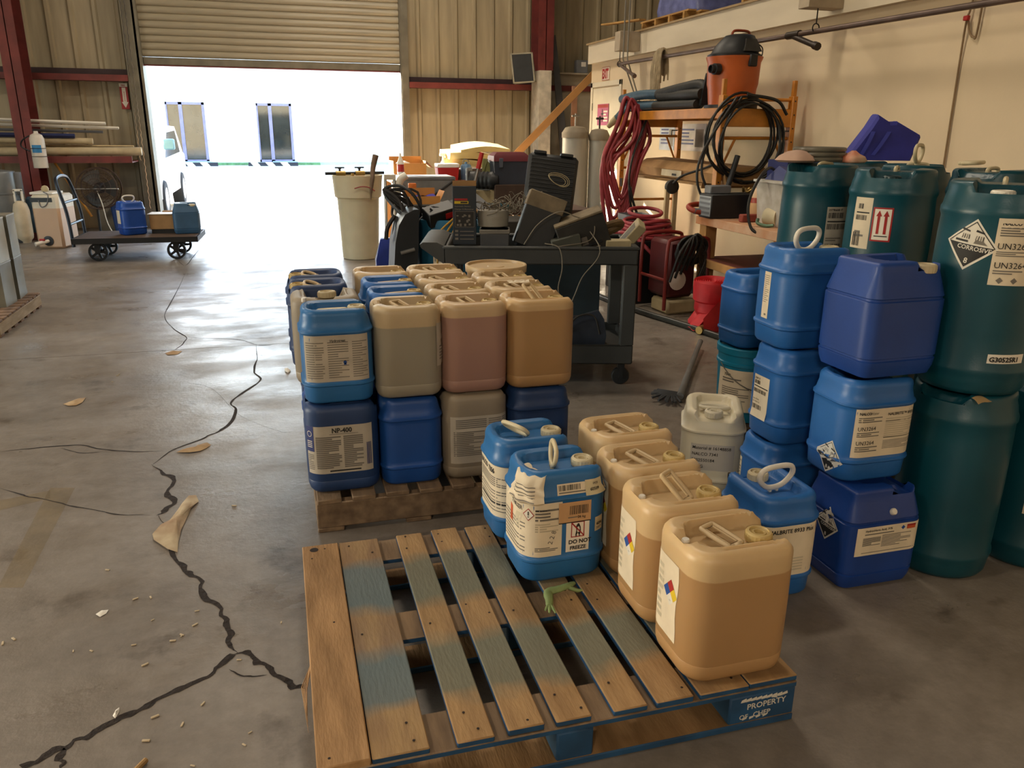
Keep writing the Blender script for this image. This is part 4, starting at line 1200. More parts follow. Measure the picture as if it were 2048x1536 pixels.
def top_cloth(t, sz):
    b = MB(); b.box((-sz[0] / 2 - .002, -sz[1] / 2 - .002, sz[2] - .09), (sz[0] / 2 + .002, sz[1] / 2 + .002, sz[2] + .002), .004); b.build('cover', mat('dusty_tan_cover', '#86775f', .85, var=.2, scale=12), t)
crate('power_supply', 'black backup power unit with tan top, tipped against the pile on the utility cart', 'appliance', W(-.06, -.13, .835), (.22, .18, .32), BLACKP, rot=(R(-6), R(19), CRZ), extra=top_cloth)
b = MB(); b.lathe([(.07, 0), (.1, .01), (.105, .08), (.1, .1)], 24); o = b.build('wire_tub', mat('cloudy_plastic_tub', '#a3a095', .5)); o.location = W(-.28, -.15, .955); o.scale = (.9, .7, 1); tag(o, 'cloudy plastic tub of wires standing on the low grey battery case', 'tub')
rq = random.Random(11)
def tangle(name, label, c, r, h, n, m_, tr=.0025, cat='cable'):
    b = MB()
    for k in range(n):
        a_ = rq.uniform(0, 6.3); q_ = rq.uniform(.25, .55) * r; ox, oy = rq.uniform(-.5, .5) * r, rq.uniform(-.4, .4) * r
        pts = [(ox + q_ * math.cos(a_ + j * .9) * (1 + .2 * j * rq.random() - .1 * j), oy + q_ * .7 * math.sin(a_ + j * .9), rq.uniform(0, h)) for j in range(7)]
        b.tube(curve(pts, 5), tr, 5)
    o = b.build(name, m_, ang=80); o.location = c
    return stuff(tag(o, label, cat))
tangle('wire_tangle', 'tangle of beige wires spilling over the cloudy tub', W(-.26, -.14, 1.03), .14, .08, 16, WIRE)
tangle('wire_tangle', 'grey tangle of cable behind the tan-topped power unit', W(-.1, .1, 1.0), .16, .14, 12, WIRE)
def brief(t, sz):
    b = MB(); b.box((-sz[0] / 2 + .03, -sz[1] / 2 - .012, sz[2] * .3), (sz[0] / 2 - .05, -sz[1] / 2, sz[2] * .36), .003); b.build('handle', BLACKP, t)
    P = Print(face(t, sz[1] / 2), .001); P.rect(.045, .075, .03, .055, TAN).rect(-.06, -.03, .09, .15, TAN).rect(-.02, .015, .08, .13, GREY); P.build('tags', t)
    b = MB(); b.box((-sz[0] / 2, -sz[1] / 2, sz[2]), (sz[0] / 2, sz[1] / 2, sz[2] + .015), .004); b.build('top_panel', MATS['dusty_tan_cover'], t)
crate('test_set', 'black boxy test set with tags and cords, tipped over on the utility cart', 'appliance', W(.29, -.16, .80), (.29, .16, .23), DUSTB, rot=(R(6), R(-20), CRZ), extra=brief)
crate('control_box', 'olive grey control box leaning under the black test set', 'appliance', W(.17, -.24, .79), (.17, .1, .13), mat('olive_grey', '#45463c', .7), rot=(0, R(-15), CRZ), extra=None)
crate('relay_case', 'pale beige relay case at the right front corner of the utility cart', 'case', W(.45, -.22, .787), (.145, .1, .11), BEIGEP, CRZ, bev=.004, extra=lambda t, sz: [MB().box((-.07 + .012 * k, -.0515, .01), (-.066 + .012 * k, -.05, .1)).build('rib', BEIGEP, t) for k in range(11)])
b = MB(); b.tube(curve([(-.1, 0, 0), (-.05, .02, .05), (.06, .0, .09), (.1, .03, .07), (.02, .04, .03), (-.08, .04, .02)], 5), .022, 8); o = b.build('work_glove', mat('brown_leather', '#6a5334', .85)); o.location = W(.40, -.1, .89); tag(o, 'brown leather strap bundle lying behind the pale beige relay case', 'strap')
crate('connector_bar', 'beige slotted connector bar slanting over the right end of the utility cart', 'appliance', W(.49, -.05, .82), (.06, .16, .2), BEIGEP, rot=(R(10), R(38), CRZ), extra=lambda t, sz: [MB().box((-.031, -.06 + k * .03, .03), (-.03, -.045 + k * .03, .17)).build('slot', BLACKP, t) for k in range(4)])
# open tool case: a big lid panel standing up
t = thing('tool_case', 'large black moulded tool case standing open at the back of the utility cart', 'case', W(.03, .18, .786), CRZ + .05)
b = MB().at((0, .05, .02), (R(-8), R(7), 0)); b.box((-.15, -.02, .02), (.17, .03, .56), .02)
for k in range(20): b.box((-.13, -.026, .06 + k * .024), (.15, -.02, .072 + k * .024), .002)
b.box((-.12, -.02, .555), (-.04, .03, .575), .004); b.box((.05, -.02, .555), (.13, .03, .575), .004); b.at(); b.build('lid', BLACKP, t)
b = MB(); b.box((-.17, .02, 0), (.18, .1, .06), .01); b.build('tray', BLACKP, t)
b = MB().at((.03, -.05, .26), (R(60), R(20), 0))
for k in range(3): b.tube([(math.cos(a) * (.055 + .008 * k) + .006 * math.sin(k), math.sin(a) * (.028 + .006 * k), .006 * k + .006 * math.sin(a * 2)) for a in [R(q) for q in range(0, 360, 20)]], .0018, 5, True)
o = b.build('cord_coil', BEIGEP); o.location = W(.06, .03, .96); tag(o, 'small coil of pale cord in front of the open tool case', 'cord')
# cords hanging over the front
for k, (pts, lab) in enumerate(([[(.02, -.28, .88), (.1, -.32, .86), (.12, -.335, .75), (.10, -.34, .62), (.14, -.34, .52)], 'thin grey cord hanging in front of the utility cart apron'], [[(.28, -.25, .95), (.33, -.33, .87), (.32, -.335, .80), (.24, -.34, .70), (.2, -.34, .60), (.17, -.34, .52)], 'second grey cord hanging in front of the utility cart, crossing to the right'], [[(-.1, -.26, .87), (-.02, -.28, .99), (.1, -.28, 1.06), (.2, -.26, 1.03), (.3, -.25, 1.0), (.28, -.28, .9), (.1, -.30, .865)], 'looped grey cord lying over the black test set'])):
    b = MB(); b.tube(curve([tuple(W(*p)) for p in pts], 6), .0032, 6); tag(b.build('extension_lead', WIRE), lab, 'cord')
for k, (x, lab) in enumerate(((-.28, 'dark tool bag slumped on the left of the lower cart shelf'), (-.02, 'dark tool bag in the middle of the lower cart shelf'), (.27, 'navy tool bag on the lower cart shelf beside the right leg'))):
    t = thing('tool_bag', lab, 'bag', W(x, -.1, .212), CRZ)
    b = MB(); b.rings([[(-.13, -.1, 0), (.13, -.1, 0), (.13, .1, 0), (-.13, .1, 0)], [(-.14, -.11, .08), (.14, -.11, .08), (.14, .11, .08), (-.14, .11, .08)], [(-.12, -.06, .17), (.13, -.06, .17), (.13, .06, .17), (-.12, .06, .17)], [(-.05, -.02, .21 - .02 * k), (.1, -.02, .215), (.1, .02, .215), (-.05, .02, .21 - .02 * k)]]); b.build('body', mat('navy_bag_cloth', '#272f3d', .8, var=.2, scale=12), t)
    b = MB(); b.tube(curve([(-.1, -.105, .08), (-.05, -.1, .19), (.06, -.09, .2), (.1, -.105, .09)], 5), .006, 6); b.build('handle', DUSTB, t)

# ---------------------------------------------------------------- orange rolling scaffold
SX0, SX1, SY0, SY1 = 3.585, 4.25, 6.25, 8.3
t = thing('scaffold', 'orange steel rolling scaffold against the white wall', 'scaffold', (SX0, SY0, 0))
wx, wy = SX1 - SX0, SY1 - SY0
for fy in (0, wy):
    for px in (0, wx):
        b = MB(); b.cbox((px, fy, .92), (.048, .07, 1.70), .004); b.cbox((px, fy, 1.83), (.034, .034, .13), .003); b.build('post', ORANGES, t)
        b = MB(); b.at((px, fy, .06), (0, PI / 2, 0)); b.lathe([(.01, -.018), (.055, -.016), (.06, 0), (.055, .016), (.01, .018)], 16); b.build('caster', BLACKP, t)
        b = MB()
        for k in range(14): b.cbox((px, fy - .0358, .3 + .11 * k), (.012, .002, .012))
        stuff(b.build('pin_holes', BLACKP, t))
    for z in (.35, .76, 1.10, 1.43, 1.74): 
        b = MB(); b.tube([(0, fy, z), (wx, fy, z)], .014, 8); b.build('rung', ORANGES, t)
    for px, q in ((0, .14), (wx, -.14)):
        b = MB(); b.tube([(px, fy, 1.12), (px + q, fy, 1.42)], .011, 8); b.build('brace', ORANGES, t)
for px in (0, wx):
    b = MB(); b.box((px - .02, 0, 1.585), (px + .02, wy, 1.67), .004); b.build('side_rail', ORANGES, t)
b = MB(); b.box((.02, .02, 1.645), (wx - .02, wy - .02, 1.668)); b.build('platform', mat('scaffold_plywood', '#8d6a3c', .8), t)
for y in (-.03, wy):
    b = MB(); b.box((0, y, 1.52), (wx, y + .03, 1.665), .004); b.build('end_rail', ORANGES, t)
b = MB(); b.box((.02, .3, 1.02), (wx - .02, wy - .1, 1.04)); b.box((.02, .28, 1.0), (wx - .02, .3, 1.045)); b.build('lower_platform', mat('scaffold_plywood', '#8d6a3c'), t)
for fy in (0, wy):
    b = MB(); b.tube([(wx - .03, fy - .03, 1.49), (wx - .1, fy - .03, 1.49), (wx - .1, fy - .03, 1.44)], .006, 6); b.build('latch', BLACKP, t)

def on(x, y, z): return (SX0 + x, SY0 + y, z)
# shop vacuum
t = thing('shop_vacuum', 'orange shop vacuum with black motor head, on the end of the scaffold platform', 'vacuum cleaner', on(.235, .28, 1.67), .15)
b = MB(); b.lathe([(.16, .0), (.165, .01), (.19, .02), (.205, .16), (.215, .2), (.222, .37), (.235, .40), (.238, .415), (.2, .415)], 36); b.build('tank', mat('orange_vacuum_plastic', '#c2602a', .4, var=.06), t)
b = MB(); b.rings([[(math.cos(a) * r_ + ox, math.sin(a) * r_ * .92, z) for a in [2 * PI * k / 32 for k in range(32)]] for r_, z, ox in ((.232, .412, 0), (.236, .43, 0), (.205, .445, 0), (.185, .5, .01), (.15, .555, .03), (.125, .585, .04), (.09, .595, .05))]); b.build('motor_head', BLACKP, t)
b = MB(); b.rings([[(-.06 + .05 * k + sx, -.2 + .055 * k, .452 + .1 * k) for sx in (0,)] + [(.12 - .02 * k, -.2 + .055 * k, .452 + .1 * k), (.12 - .02 * k, -.15 + .055 * k, .452 + .1 * k), (-.06 + .05 * k, -.15 + .055 * k, .452 + .1 * k)] for k in (0, 1)]); b.build('air_vent', DUSTB, t)
b = MB(); b.tube(curve([(-.05, 0, .575), (-.03, 0, .62), (.06, 0, .628), (.13, 0, .62), (.14, 0, .58)], 4), .011, 8); b.build('carry_handle', mat('rust_orange_plastic', '#8f3d1e', .5), t)
b = MB(); b.at((-.22, -.07, .31), (0, -PI / 2, 0)); b.lathe([(.045, -.01), (.045, .04), (.034, .042), (.034, .075), (.028, .076), (.026, .05)], 20); b.build('hose_port', BLACKP, t)
b = MB(); b.box((-.03, -.245, .33), (.05, -.2, .425), .008); b.build('latch', BLACKP, t)
b = MB(); b.tube(curve([(.17, -.05, .54), (.235, -.06, .5), (.245, -.06, .45), (.23, -.06, .4)], 5), .005, 6); b.build('power_cord', BLACKP, t)
b = MB(); b.lathe([(.2, 0), (.225, .005), (.225, .03), (.18, .035)], 32); o = b.build('base', BLACKP, t); o.location.z = -.002
o = MB().box((-.02, -.213, .13), (.0, -.205, .2)).build('badge', WHITEP, t); o.rotation_euler.z = -.9
# big hoses along the platform
HBLUE = mat('blue_grey_hose', '#3f5c70', .55, var=.15, scale=20)
HBLK = mat('black_vacuum_hose', '#2b2924', .6, var=.2, scale=30)
for k, (pts, r_, m_, lab) in enumerate((
        ([(.05, 2.02, 1.73), (.07, 1.6, 1.72), (.12, 1.1, 1.72), (.2, .75, 1.73)], .05, HBLUE, 'thick blue-grey hose lying along the scaffold platform, topmost toward the far end'),
        ([(-.06, 2.1, 1.60), (.0, 1.95, 1.7), (.03, 1.5, 1.715), (.1, 1.0, 1.715)], .036, HBLUE, 'blue-grey hose with a pale cuff drooping off the far end of the scaffold platform'),
        ([(.06, 1.35, 1.82), (.1, .95, 1.86), (.15, .68, 1.88), (.16, .55, 1.82)], .05, HBLK, 'arched black vacuum hose on top of the hose heap on the scaffold'),
        ([(.05, 1.3, 1.80), (.08, 1.0, 1.80), (.06, .7, 1.80), (.08, .52, 1.8)], .045, HBLK, 'straight black vacuum hose beneath the arched one on the scaffold'),
        ([(.03, 1.35, 1.715), (.05, .9, 1.712), (.06, .55, 1.712)], .042, HBLK, 'black vacuum hose lying at the edge of the scaffold platform'),
        ([(.0, 2.1, 1.80), (.04, 1.7, 1.83), (.1, 1.3, 1.82), (.2, .9, 1.80)], .045, HBLUE, 'blue-grey hose with open end, uppermost at the far end of the heap'))):
    P_ = curve([on(*p) for p in pts], 14)
    b = MB(); b.tube(P_, [r_ * (1 + .05 * (i % 2)) for i in range(len(P_))], 12); tag(b.build('hose', m_), lab, 'hose', 'hoses heaped on the scaffold platform')
    if k == 1:
        b = MB(); v = Vector(P_[0]) - Vector(P_[2]); v.normalize(); b.tube([P_[0] - v * .02, P_[0] + v * .06, P_[0] + v * .13], [.04, .036, .026], 12); o = b.build('cuff', BEIGEP); o.parent = bpy.data.objects['hose.001']
b = MB(); b.at(on(.12, .5, 1.70)); b.rings([[(-.05, 0, 0), (.05, 0, 0), (.05, .04, 0), (-.05, .04, 0)], [(-.04, 0, .12), (.02, 0, .12), (.02, .03, .12), (-.04, .03, .12)], [(-.015, .0, .27), (.01, 0, .27), (.01, .02, .27), (-.015, .02, .27)]]); tag(b.build('vacuum_nozzle', BLACKP), 'black crevice nozzle standing against the orange vacuum', 'nozzle')
# long carton on the lower platform
t = thing('long_carton', 'long battered cardboard carton on the lower scaffold level', 'carton', (3.86, 7.2, 1.045), R(-2))
b = MB(); b.rings([[(-.19, -1.05, 0), (.2, -1.05, .0), (.22, 1.05, 0), (-.16, 1.05, 0)], [(-.2, -1.02, .09), (.2, -1.05, .1), (.2, 1.04, .12), (-.18, 1.0, .08)], [(-.12, -1.0, .15), (.16, -1.02, .15), (.16, 1.0, .17), (-.1, .9, .16)]]); b.build('body', CARD, t)
P = Print(lambda s, z, off: (-.205 - off + .02 * z, s, z), .004); P.quad([(-.2, .02), (.25, .02), (.25, .08), (-.2, .08)], TAN, .006); P.rect(-.1, .0, .03, .05, BLACK, .009); P.build('tape', t)
# black cable coil hung on the near post
b = MB()
ctr = Vector(on(.15, -.06, 1.45))
for k in range(7):
    ru, rv = .30 + .03 * math.sin(k * 2.1), .31 + .03 * math.cos(k * 1.3)
    b.tube([tuple(ctr + Vector((math.cos(a) * ru + .012 * k, -.012 * k + .03 * math.sin(a * 2 + k), math.sin(a) * rv - .01 * k))) for a in [R(q) for q in range(0, 360, 12)]], .0105, 7, True)
b.tube(curve([tuple(ctr + Vector(p)) for p in ((-.02, -.09, .32), (.25, -.1, .28), (.36, -.1, .17))], 8), .013, 8)
b.tube(curve([tuple(ctr + Vector(p)) for p in ((-.1, -.07, .3), (-.36, -.08, -.1), (-.42, -.1, -.35), (-.3, -.12, -.62))], 8), .011, 7)
b.tube(curve([tuple(ctr + Vector(p)) for p in ((-.05, -.06, .3), (-.3, -.07, 0), (-.38, -.1, -.3), (-.2, -.14, -.58), (-.05, -.14, -.66))], 8), .011, 7)
b.tube(curve([tuple(ctr + Vector(p)) for p in ((.32, -.05, .1), (.36, -.06, -.2), (.2, -.08, -.5), (.02, -.1, -.62))], 8), .011, 7)
tag(b.build('cable_coil', BLACKR, ang=60), 'heavy black cable coiled and hung on the near scaffold post', 'cable')
# red hose bundle on the far post
b = MB()
c0 = Vector((3.50, 8.05, 0))
for k in range(11):
    q = k / 10
    top = Vector((.0 + .20 * q - .08, -.18 + .04 * (k % 3), 1.80 - .2 * q * q))
    zb = (.42, .3, .62, .5, .72, .36, .55, .82, .46, .66, .75)[k]
    xb = -.24 + .1 * q + .03 * math.sin(k * 3)
    pts = [top, top + Vector((-.10, -.05, -.25)), Vector((xb - .1, -.25, (top.z + zb) / 2)), Vector((xb - .03, -.26, zb + .12)), Vector((xb + .04, -.26, zb)), Vector((xb + .12, -.25, zb + .14)), Vector((xb + .2, -.24, (top.z + zb) / 2)), top + Vector((.1, -.02, -.22))]
    b.tube(curve([tuple(c0 + p) for p in pts], 7, True), .019, 8, True)
b.tube(curve([tuple(c0 + Vector(p)) for p in ((.0, -.27, .7), (-.02, -.28, .4), (-.1, -.28, .15), (-.12, -.28, .02))], 6), .0155, 8)
o = b.build('red_hose_bundle', REDH, ang=60); tag(o, 'bundle of dark red rubber hose hanging from the far scaffold post', 'hose')
b = MB()
for x, z in ((-.14, 1.02), (-.03, .93), (-.08, .66)): b.tube([tuple(c0 + Vector((x, -.29, z))), tuple(c0 + Vector((x + .005, -.29, z - .08)))], [.017, .014], 8)
b.build('fittings', STEEL, o)
b = MB(); b.tube(curve([tuple(c0 + Vector(p)) for p in ((.16, -.2, 1.62), (-.02, -.3, 1.25), (-.06, -.32, .95), (.02, -.32, .6), (.2, -.32, .3), (.26, -.3, .1))], 8), .012, 7); b.tube(curve([tuple(c0 + Vector(p)) for p in ((-.06, -.33, .95), (.0, -.34, .75), (.12, -.34, .5), (.2, -.34, .25))], 8), .013, 7); tag(b.build('black_hose', BLACKR), 'black hose looping down beside the dark red hose bundle', 'hose')

# two grey filter vessels
for k, (x, y, r_, h, lab) in enumerate(((3.80, 10.35, .165, 1.53, 'grey filter vessel with a domed top, nearer of the two beside the red hose'), (4.12, 10.3, .13, 1.50, 'grey filter vessel partly behind the red hose, beside the wall door'))):
    t = thing('filter_vessel', lab, 'tank', (x, y, 0), 0, 'filter vessels by the wall door')
    b = MB(); b.lathe([(r_ * .9, 0), (r_, .02), (r_, h - .14)], 32); b.build('shell', mat('grey_fibreglass', '#a7a59c', .5, var=.08, stretch=(1, 1, .3)), t)
    b = MB(); b.lathe([(r_ * 1.06, h - .145), (r_ * 1.07, h - .08), (r_ * .98, h - .06), (r_ * .8, h - .015), (r_ * .4, h), (.01, h + .004)], 32); b.build('dome', mat('dusty_dome', '#8d8270', .8), t)
    b = MB(); b.tube([(0, 0, h), (0, 0, h + .16)], .012, 8); b.tube([(-.05, 0, h + .13), (.05, 0, h + .13)], .014, 8); b.build('valve', DUSTB if k else STEEL, t)
    b = MB(); b.at((0, 0, h - .11), (0, PI / 2, 0)); b.lathe([(.012, r_ * 1.05), (.014, r_ * 1.05 + .03), (.014, r_ * 1.05 + .07)], 10); b.build('side_port', STEEL, t)
b = MB(); b.tube(curve([(4.12, 10.15, .55), (4.2, 10.08, .56), (4.24, 10.05, .4), (4.23, 10.05, .05)], 5), .022, 8); tag(b.build('drain_pipe', WHITEP), 'white drain pipe bending down between the filter vessels', 'pipe')

# ---------------------------------------------------------------- work bench with what stands on it and under it
BENCHT = mat('paint_spattered_bench_top', '#c9a789', .7, col2='#b5713c', scale=4, bump=.1)
t = thing('work_bench', 'wooden work bench with paint-spattered top, beyond the teal drums', 'bench', (3.37, 5.32, 0)); t.scale = (1.17, 1.17, .891)
b = MB(); b.box((-.0, -.75, .83), (.02, .72, .905), .003); b.build('front_edge', BENCHT, t)
b = MB(); b.box((.02, -.75, .865), (.75, .72, .903), .003); b.build('top', BENCHT, t)
for x, y in ((.02, .60), (.02, -.7), (.66, .6), (.66, -.7)):
    b = MB(); b.box((x, y, 0), (x + .09, y + .09, .865), .004); b.build('leg', LUMBER, t)
b = MB(); b.box((.03, -.7, .48), (.72, .68, .52), .003); b.build('shelf', mat('red_brown_shelf', '#6a2f22', .7), t)
b = MB(); b.box((.0, -.7, .45), (.03, .68, .52), .003); b.build('rail', LUMBER, t)
BK = 1.17
def bp(x, y, z=.905): return (3.37 + BK * x, 5.32 + BK * y, .8065 + (z - .905) * BK)
BENCH_BEFORE = set(C.objects)
b = MB()
t = crate('gas_heater', 'dark steel box with pale louvred end, at the far corner of the work bench', 'box', bp(.22, .55), (.5, .17, .165), BLACKP, .0, extra=lambda t, sz: [MB().box((-.252, -.08, .015), (-.25, .08, .15)).build('end_plate', mat('pale_zinc', '#a9b0b5', .45, .4), t)] + [MB().box((-.2545, -.07, .03 + k * .032), (-.252, .07, .045 + k * .032)).build('louvre', GREYP, t) for k in range(4)])
crate('valve_box', 'small grey box on top of the dark steel box', 'box', bp(.06, .55, 1.071), (.16, .09, .055), GREYP, 0, extra=None)
tangle('brass_fittings', 'loose brass fittings strewn on the dark steel box', bp(.33, .55, 1.075), .08, .03, 6, BRASS, .009, 'fittings')
t = thing('red_bottle', 'jug-shaped bottle of red liquid with tan label, standing on the bench', 'bottle', bp(.23, .31))
b = MB(); b.lathe([(.05, 0), (.058, .006), (.058, .14), (.052, .165), (.026, .21), (.02, .215), (.02, .225)], 24); b.build('body', liquid_mat('red_fluid_bottle', '#d8b894', '#a8402c', .155), t)
b = MB(); b.lathe([(.0585, .035), (.059, .036), (.059, .12), (.0585, .121)], 24, cap0=False, cap1=False); b.build('label', mat('tan_tag', '#d6a877'), t)
b = MB(); b.lathe([(.023, .222), (.023, .245), (.02, .25)], 16); b.build('cap', CAPW, t)
crate('red_brick', 'red block under the edge of the tan-labelled bottle', 'block', bp(.15, .26), (.14, .05, .05), mat('brick_red', '#9a4a3c', .85), .0)
t = thing('clear_bin', 'cloudy white storage bin packed with plastic, on the bench beside the teal drum', 'bin', bp(.33, .02), .0)
b = MB(); b.rings([[(-.19, -.13, 0), (.19, -.13, 0), (.19, .13, 0), (-.19, .13, 0)], [(-.21, -.15, .27), (.21, -.15, .27), (.21, .15, .27), (-.21, .15, .27)], [(-.225, -.165, .27), (.225, -.165, .27), (.225, .165, .27), (-.225, .165, .27)], [(-.225, -.165, .285), (.225, -.165, .285), (.225, .165, .285), (-.225, .165, .285)], [(-.20, -.14, .285), (.20, -.14, .285), (.20, .14, .285), (-.20, .14, .285)]]); b.build('body', mat('cloudy_bin_plastic', '#c3c0ba', .5, col2='#a79f92', scale=12), t)
b = MB(); b.rings([[(-.18, -.12, .28), (.18, -.12, .28), (.18, .12, .28), (-.18, .12, .28)], [(-.14, -.08, .34), (.16, -.1, .36), (.16, .1, .33), (-.1, .08, .37)]]); b.build('contents', mat('navy_sheeting', '#27336b', .6), t)
b = MB().at((0, 0, 0), (PI / 2, 0, .4)); b.lathe([(.036, -.04), (.055, -.04), (.055, .05), (.036, .05)], 24, cap0=False, cap1=False); b.lathe([(.036, .05), (.036, -.04)], 24, cap0=False, cap1=False); o = b.build('tape_roll', mat('ivory_tape', '#cfc2a0', .6)); o.location = bp(.15, .0, .962); tag(o, 'ivory roll of pipe tape standing on the bench edge', 'roll')
b = MB(); b.tube(curve([bp(.06, .02, .95), bp(.05, .0, .925), bp(.07, -.06, .915), bp(.1, -.1, .92)], 5), .013, 8); tag(b.build('pipe_elbow', mat('green_steel', '#6d8a72', .35, .6)), 'bent steel pipe piece lying on the bench before the tape roll', 'pipe')
b = MB(); b.tube(curve([bp(.38, .3, 1.19), bp(.2, .15, 1.26), bp(.06, .05, 1.2), bp(-.03, .0, 1.05), bp(-.02, -.04, .9), bp(.05, -.1, .86)], 8), .0115, 8); tag(b.build('black_hose', BLACKR), 'black hose arching over the front edge of the bench', 'hose')
b = MB(); b.tube([bp(.06, .62, .93), bp(.2, .66, 1.1), bp(.27, .68, 1.32)], .023, 10); tag(b.build('black_tube', BLACKP), 'straight black tube leaning up behind the dark steel box', 'tube')
crate('navy_box', 'navy carton behind the cloudy bin on the bench', 'carton', bp(.5, .32), (.3, .2, .40), mat('navy_card', '#232c66', .6), .1, bev=.003)
for o in list(C.objects):
    if o not in BENCH_BEFORE and o.parent is None and o.location.length > .1: o.scale = (BK, BK, BK)
# below and in front of the bench
t = thing('generator', 'red-framed machine standing partly under the far end of the bench', 'machine', (3.02, 5.95, 0), .1)
b = MB(); b.box((.04, .04, .14), (.32, .36, .62), .03); b.build('body', mat('dark_red_enamel', '#54191a', .5), t)
b = MB()
for y in (0, .4): b.tube(curve([(0, y, .05), (0, y, .55), (.06, y, .64), (.34, y, .64), (.4, y, .55), (.4, y, .05)], 4), .016, 8)
b.tube([(0, 0, .3), (0, .4, .3)], .014, 8); b.build('frame', mat('red_tube_frame', '#7a2019', .5), t)
b = MB(); b.at((.1, -.005, .3), (PI / 2, 0, 0)); b.lathe([(.01, 0), (.07, 0), (.08, .02), (.02, .03)], 20); b.build('fan_cover', WHITEP, t)
b = MB()
for k in range(4): b.tube([(.2 + .14 * math.cos(a), -.03 - .01 * k, .52 + .02 * k + .09 * math.sin(a)) for a in [R(q) for q in range(0, 360, 20)]], .011, 7, True)
for k in range(5): b.tube(curve([(.0 + .05 * k, -.06, .3 + .03 * k), (.06 + .05 * k, -.1, .55 + .02 * k), (.2, -.08, .66), (.34, -.05, .5 - .05 * k), (.2 + .02 * k, -.09, .2 + .03 * k)], 5), .012, 7)
b.build('hose_loops', BLACKR, t)
b = MB(); b.box((.05, .02, .0), (.35, .3, .12), .02); b.build('tank', BEIGEP, t)
def tub(name, label, loc, a, h, m_, rz=0, cat='bin', rim=.02, taper=.85):
    t = thing(name, label, cat, loc, rz)
    x, y = a
    q = lambda s, z: [(px * 1.0, py * 1.0, z) for px, py, _, _ in rr(x * s, y * s, min(x, y) * .3 * s)]
    b = MB(); b.rings([q(taper, 0), q(1, h - .04), q(1 + rim, h - .04), q(1 + rim, h), q(.96, h), q(.94, h - .05), q(.8, .04)]); b.build('body', m_, t)
    return t
t = tub('tote', 'black tote heaped with red hose, behind the right leg of the utility cart', (3.16, 6.68, 0), (.30, .24), .56, BLACKP, .12)
b = MB()
for k in range(5): b.tube([((.26 - .012 * k) * math.cos(a), (.2 - .01 * k) * math.sin(a), .57 + .035 * k + .012 * math.sin(a * 2 + k)) for a in [R(q) for q in range(0, 360, 15)]], .017, 8, True)
b.tube([(-.03 + .16 * math.cos(a), -.02 + .1 * math.sin(a), .79 + .03 * math.sin(a)) for a in [R(q) for q in range(0, 360, 15)]], .017, 8, True)
b.tube(curve([(-.22, -.18, .6), (-.1, -.3, .45), (.1, -.31, .25), (.22, -.27, .24)], 6), .017, 8)
o = b.build('red_hose_coil', REDH, ang=60); o.location = (3.16, 6.68, 0); o.rotation_euler.z = .12; tag(o, 'coil of red hose lying flat over the black tote', 'hose')
t = tub('bucket', 'grey pail standing behind the red hose coil', (3.28, 7.2, .42), (.13, .13), .3, GREYP, 0, 'bucket')
crate('plinth', 'low black crate under the grey pail', 'crate', (3.28, 7.2, 0), (.4, .36, .42), BLACKP, 0)
t = thing('hose_reel', 'red hose arched with a grey grip over the end of the bench', 'hose', bp(.03, .62, .93))
b = MB(); b.tube(curve([(.2, 0, -.04), (.0, -.02, .0), (-.12, .0, .02), (-.13, .08, .05), (.0, .14, .06), (.2, .14, .04)], 6), .022, 10); b.build('hose', mat('orange_red_hose', '#a03a26', .5), t)
b = MB(); b.tube([(-.12, .0, .02), (.02, -.02, 0)], .026, 10); b.build('grip', GREYP, t)
crate('machine_crate', 'dark crate supporting tools between the bench and the scaffold', 'crate', (3.1, 5.7, .0), (.1, .1, .1), BLACKP) if 0 else None
t = thing('wood_post', 'pale wooden post with a round iron head among the clutter beyond the bench', 'post', (3.42, 6.75, .0))
b = MB(); b.box((-.05, 0, 0), (-.01, .03, .98)); b.box((.03, 0, .0), (.07, .03, .98)); b.build('rail', mat('pale_wood', '#c2ab82', .8), t)
b = MB().at((.01, .01, 1.0), (PI / 2, 0, 0)); b.lathe([(.02, -.03), (.06, -.025), (.065, 0), (.06, .025), (.02, .03)], 18); b.build('head', DUSTB, t)
b = MB(); b.tube(curve([(3.42, 6.72, 1.03), (3.5, 6.7, 1.1), (3.66, 6.6, 1.17), (3.74, 6.55, 1.22)], 6), .011, 7); tag(b.build('black_tube', BLACKR), 'thin black tube sloping up from the round iron head', 'tube')
# red lay-flat hose roll on the floor
REDF = mat('scarlet_layflat_hose', '#c3222a', .6, var=.12, scale=9)
t = thing('layflat_hose', 'roll of scarlet lay-flat hose standing on the floor before the bench', 'hose', (3.20, 5.50, .0), .2)
b = MB()
n = 40
def ring(r_, z, w_=0.0): return [((r_ + w_ * math.sin(3 * a + z * 20)) * math.cos(a), (r_ + w_ * math.sin(3 * a + z * 20)) * math.sin(a) * .93, z + .012 * math.sin(a + .6)) for a in [2 * PI * q / n for q in range(n)]]
b.rings([ring(.12, .12, .006), ring(.14, .15, .006), ring(.135, .22, .004), ring(.15, .235, .005), ring(.152, .36, .003), ring(.15, .378)] + [ring(.146 - .0085 * k, .378 - (.014 if k % 2 else .0)) for k in range(1, 16)], cap0=True)
b.build('roll', REDF, t)
b = MB()
b.grid(lambda u, v: (.06 - .27 * u, -.135 - .03 * math.sin(u * 2) - .02 * v, .25 * (1 - v) * (1 - .55 * u * u) + .03 - .02 * u), 12, 6)
b.rings([ring(.16, .008, .01), ring(.165, .05, .012), ring(.125, .13, .006)])
b.grid(lambda u, v: (-.1 - .12 * u, -.02 - .1 * v + .03 * u, .16 - .14 * u + .01 * math.sin(v * 6)), 8, 6)
b.build('folds', REDF, t, 80)
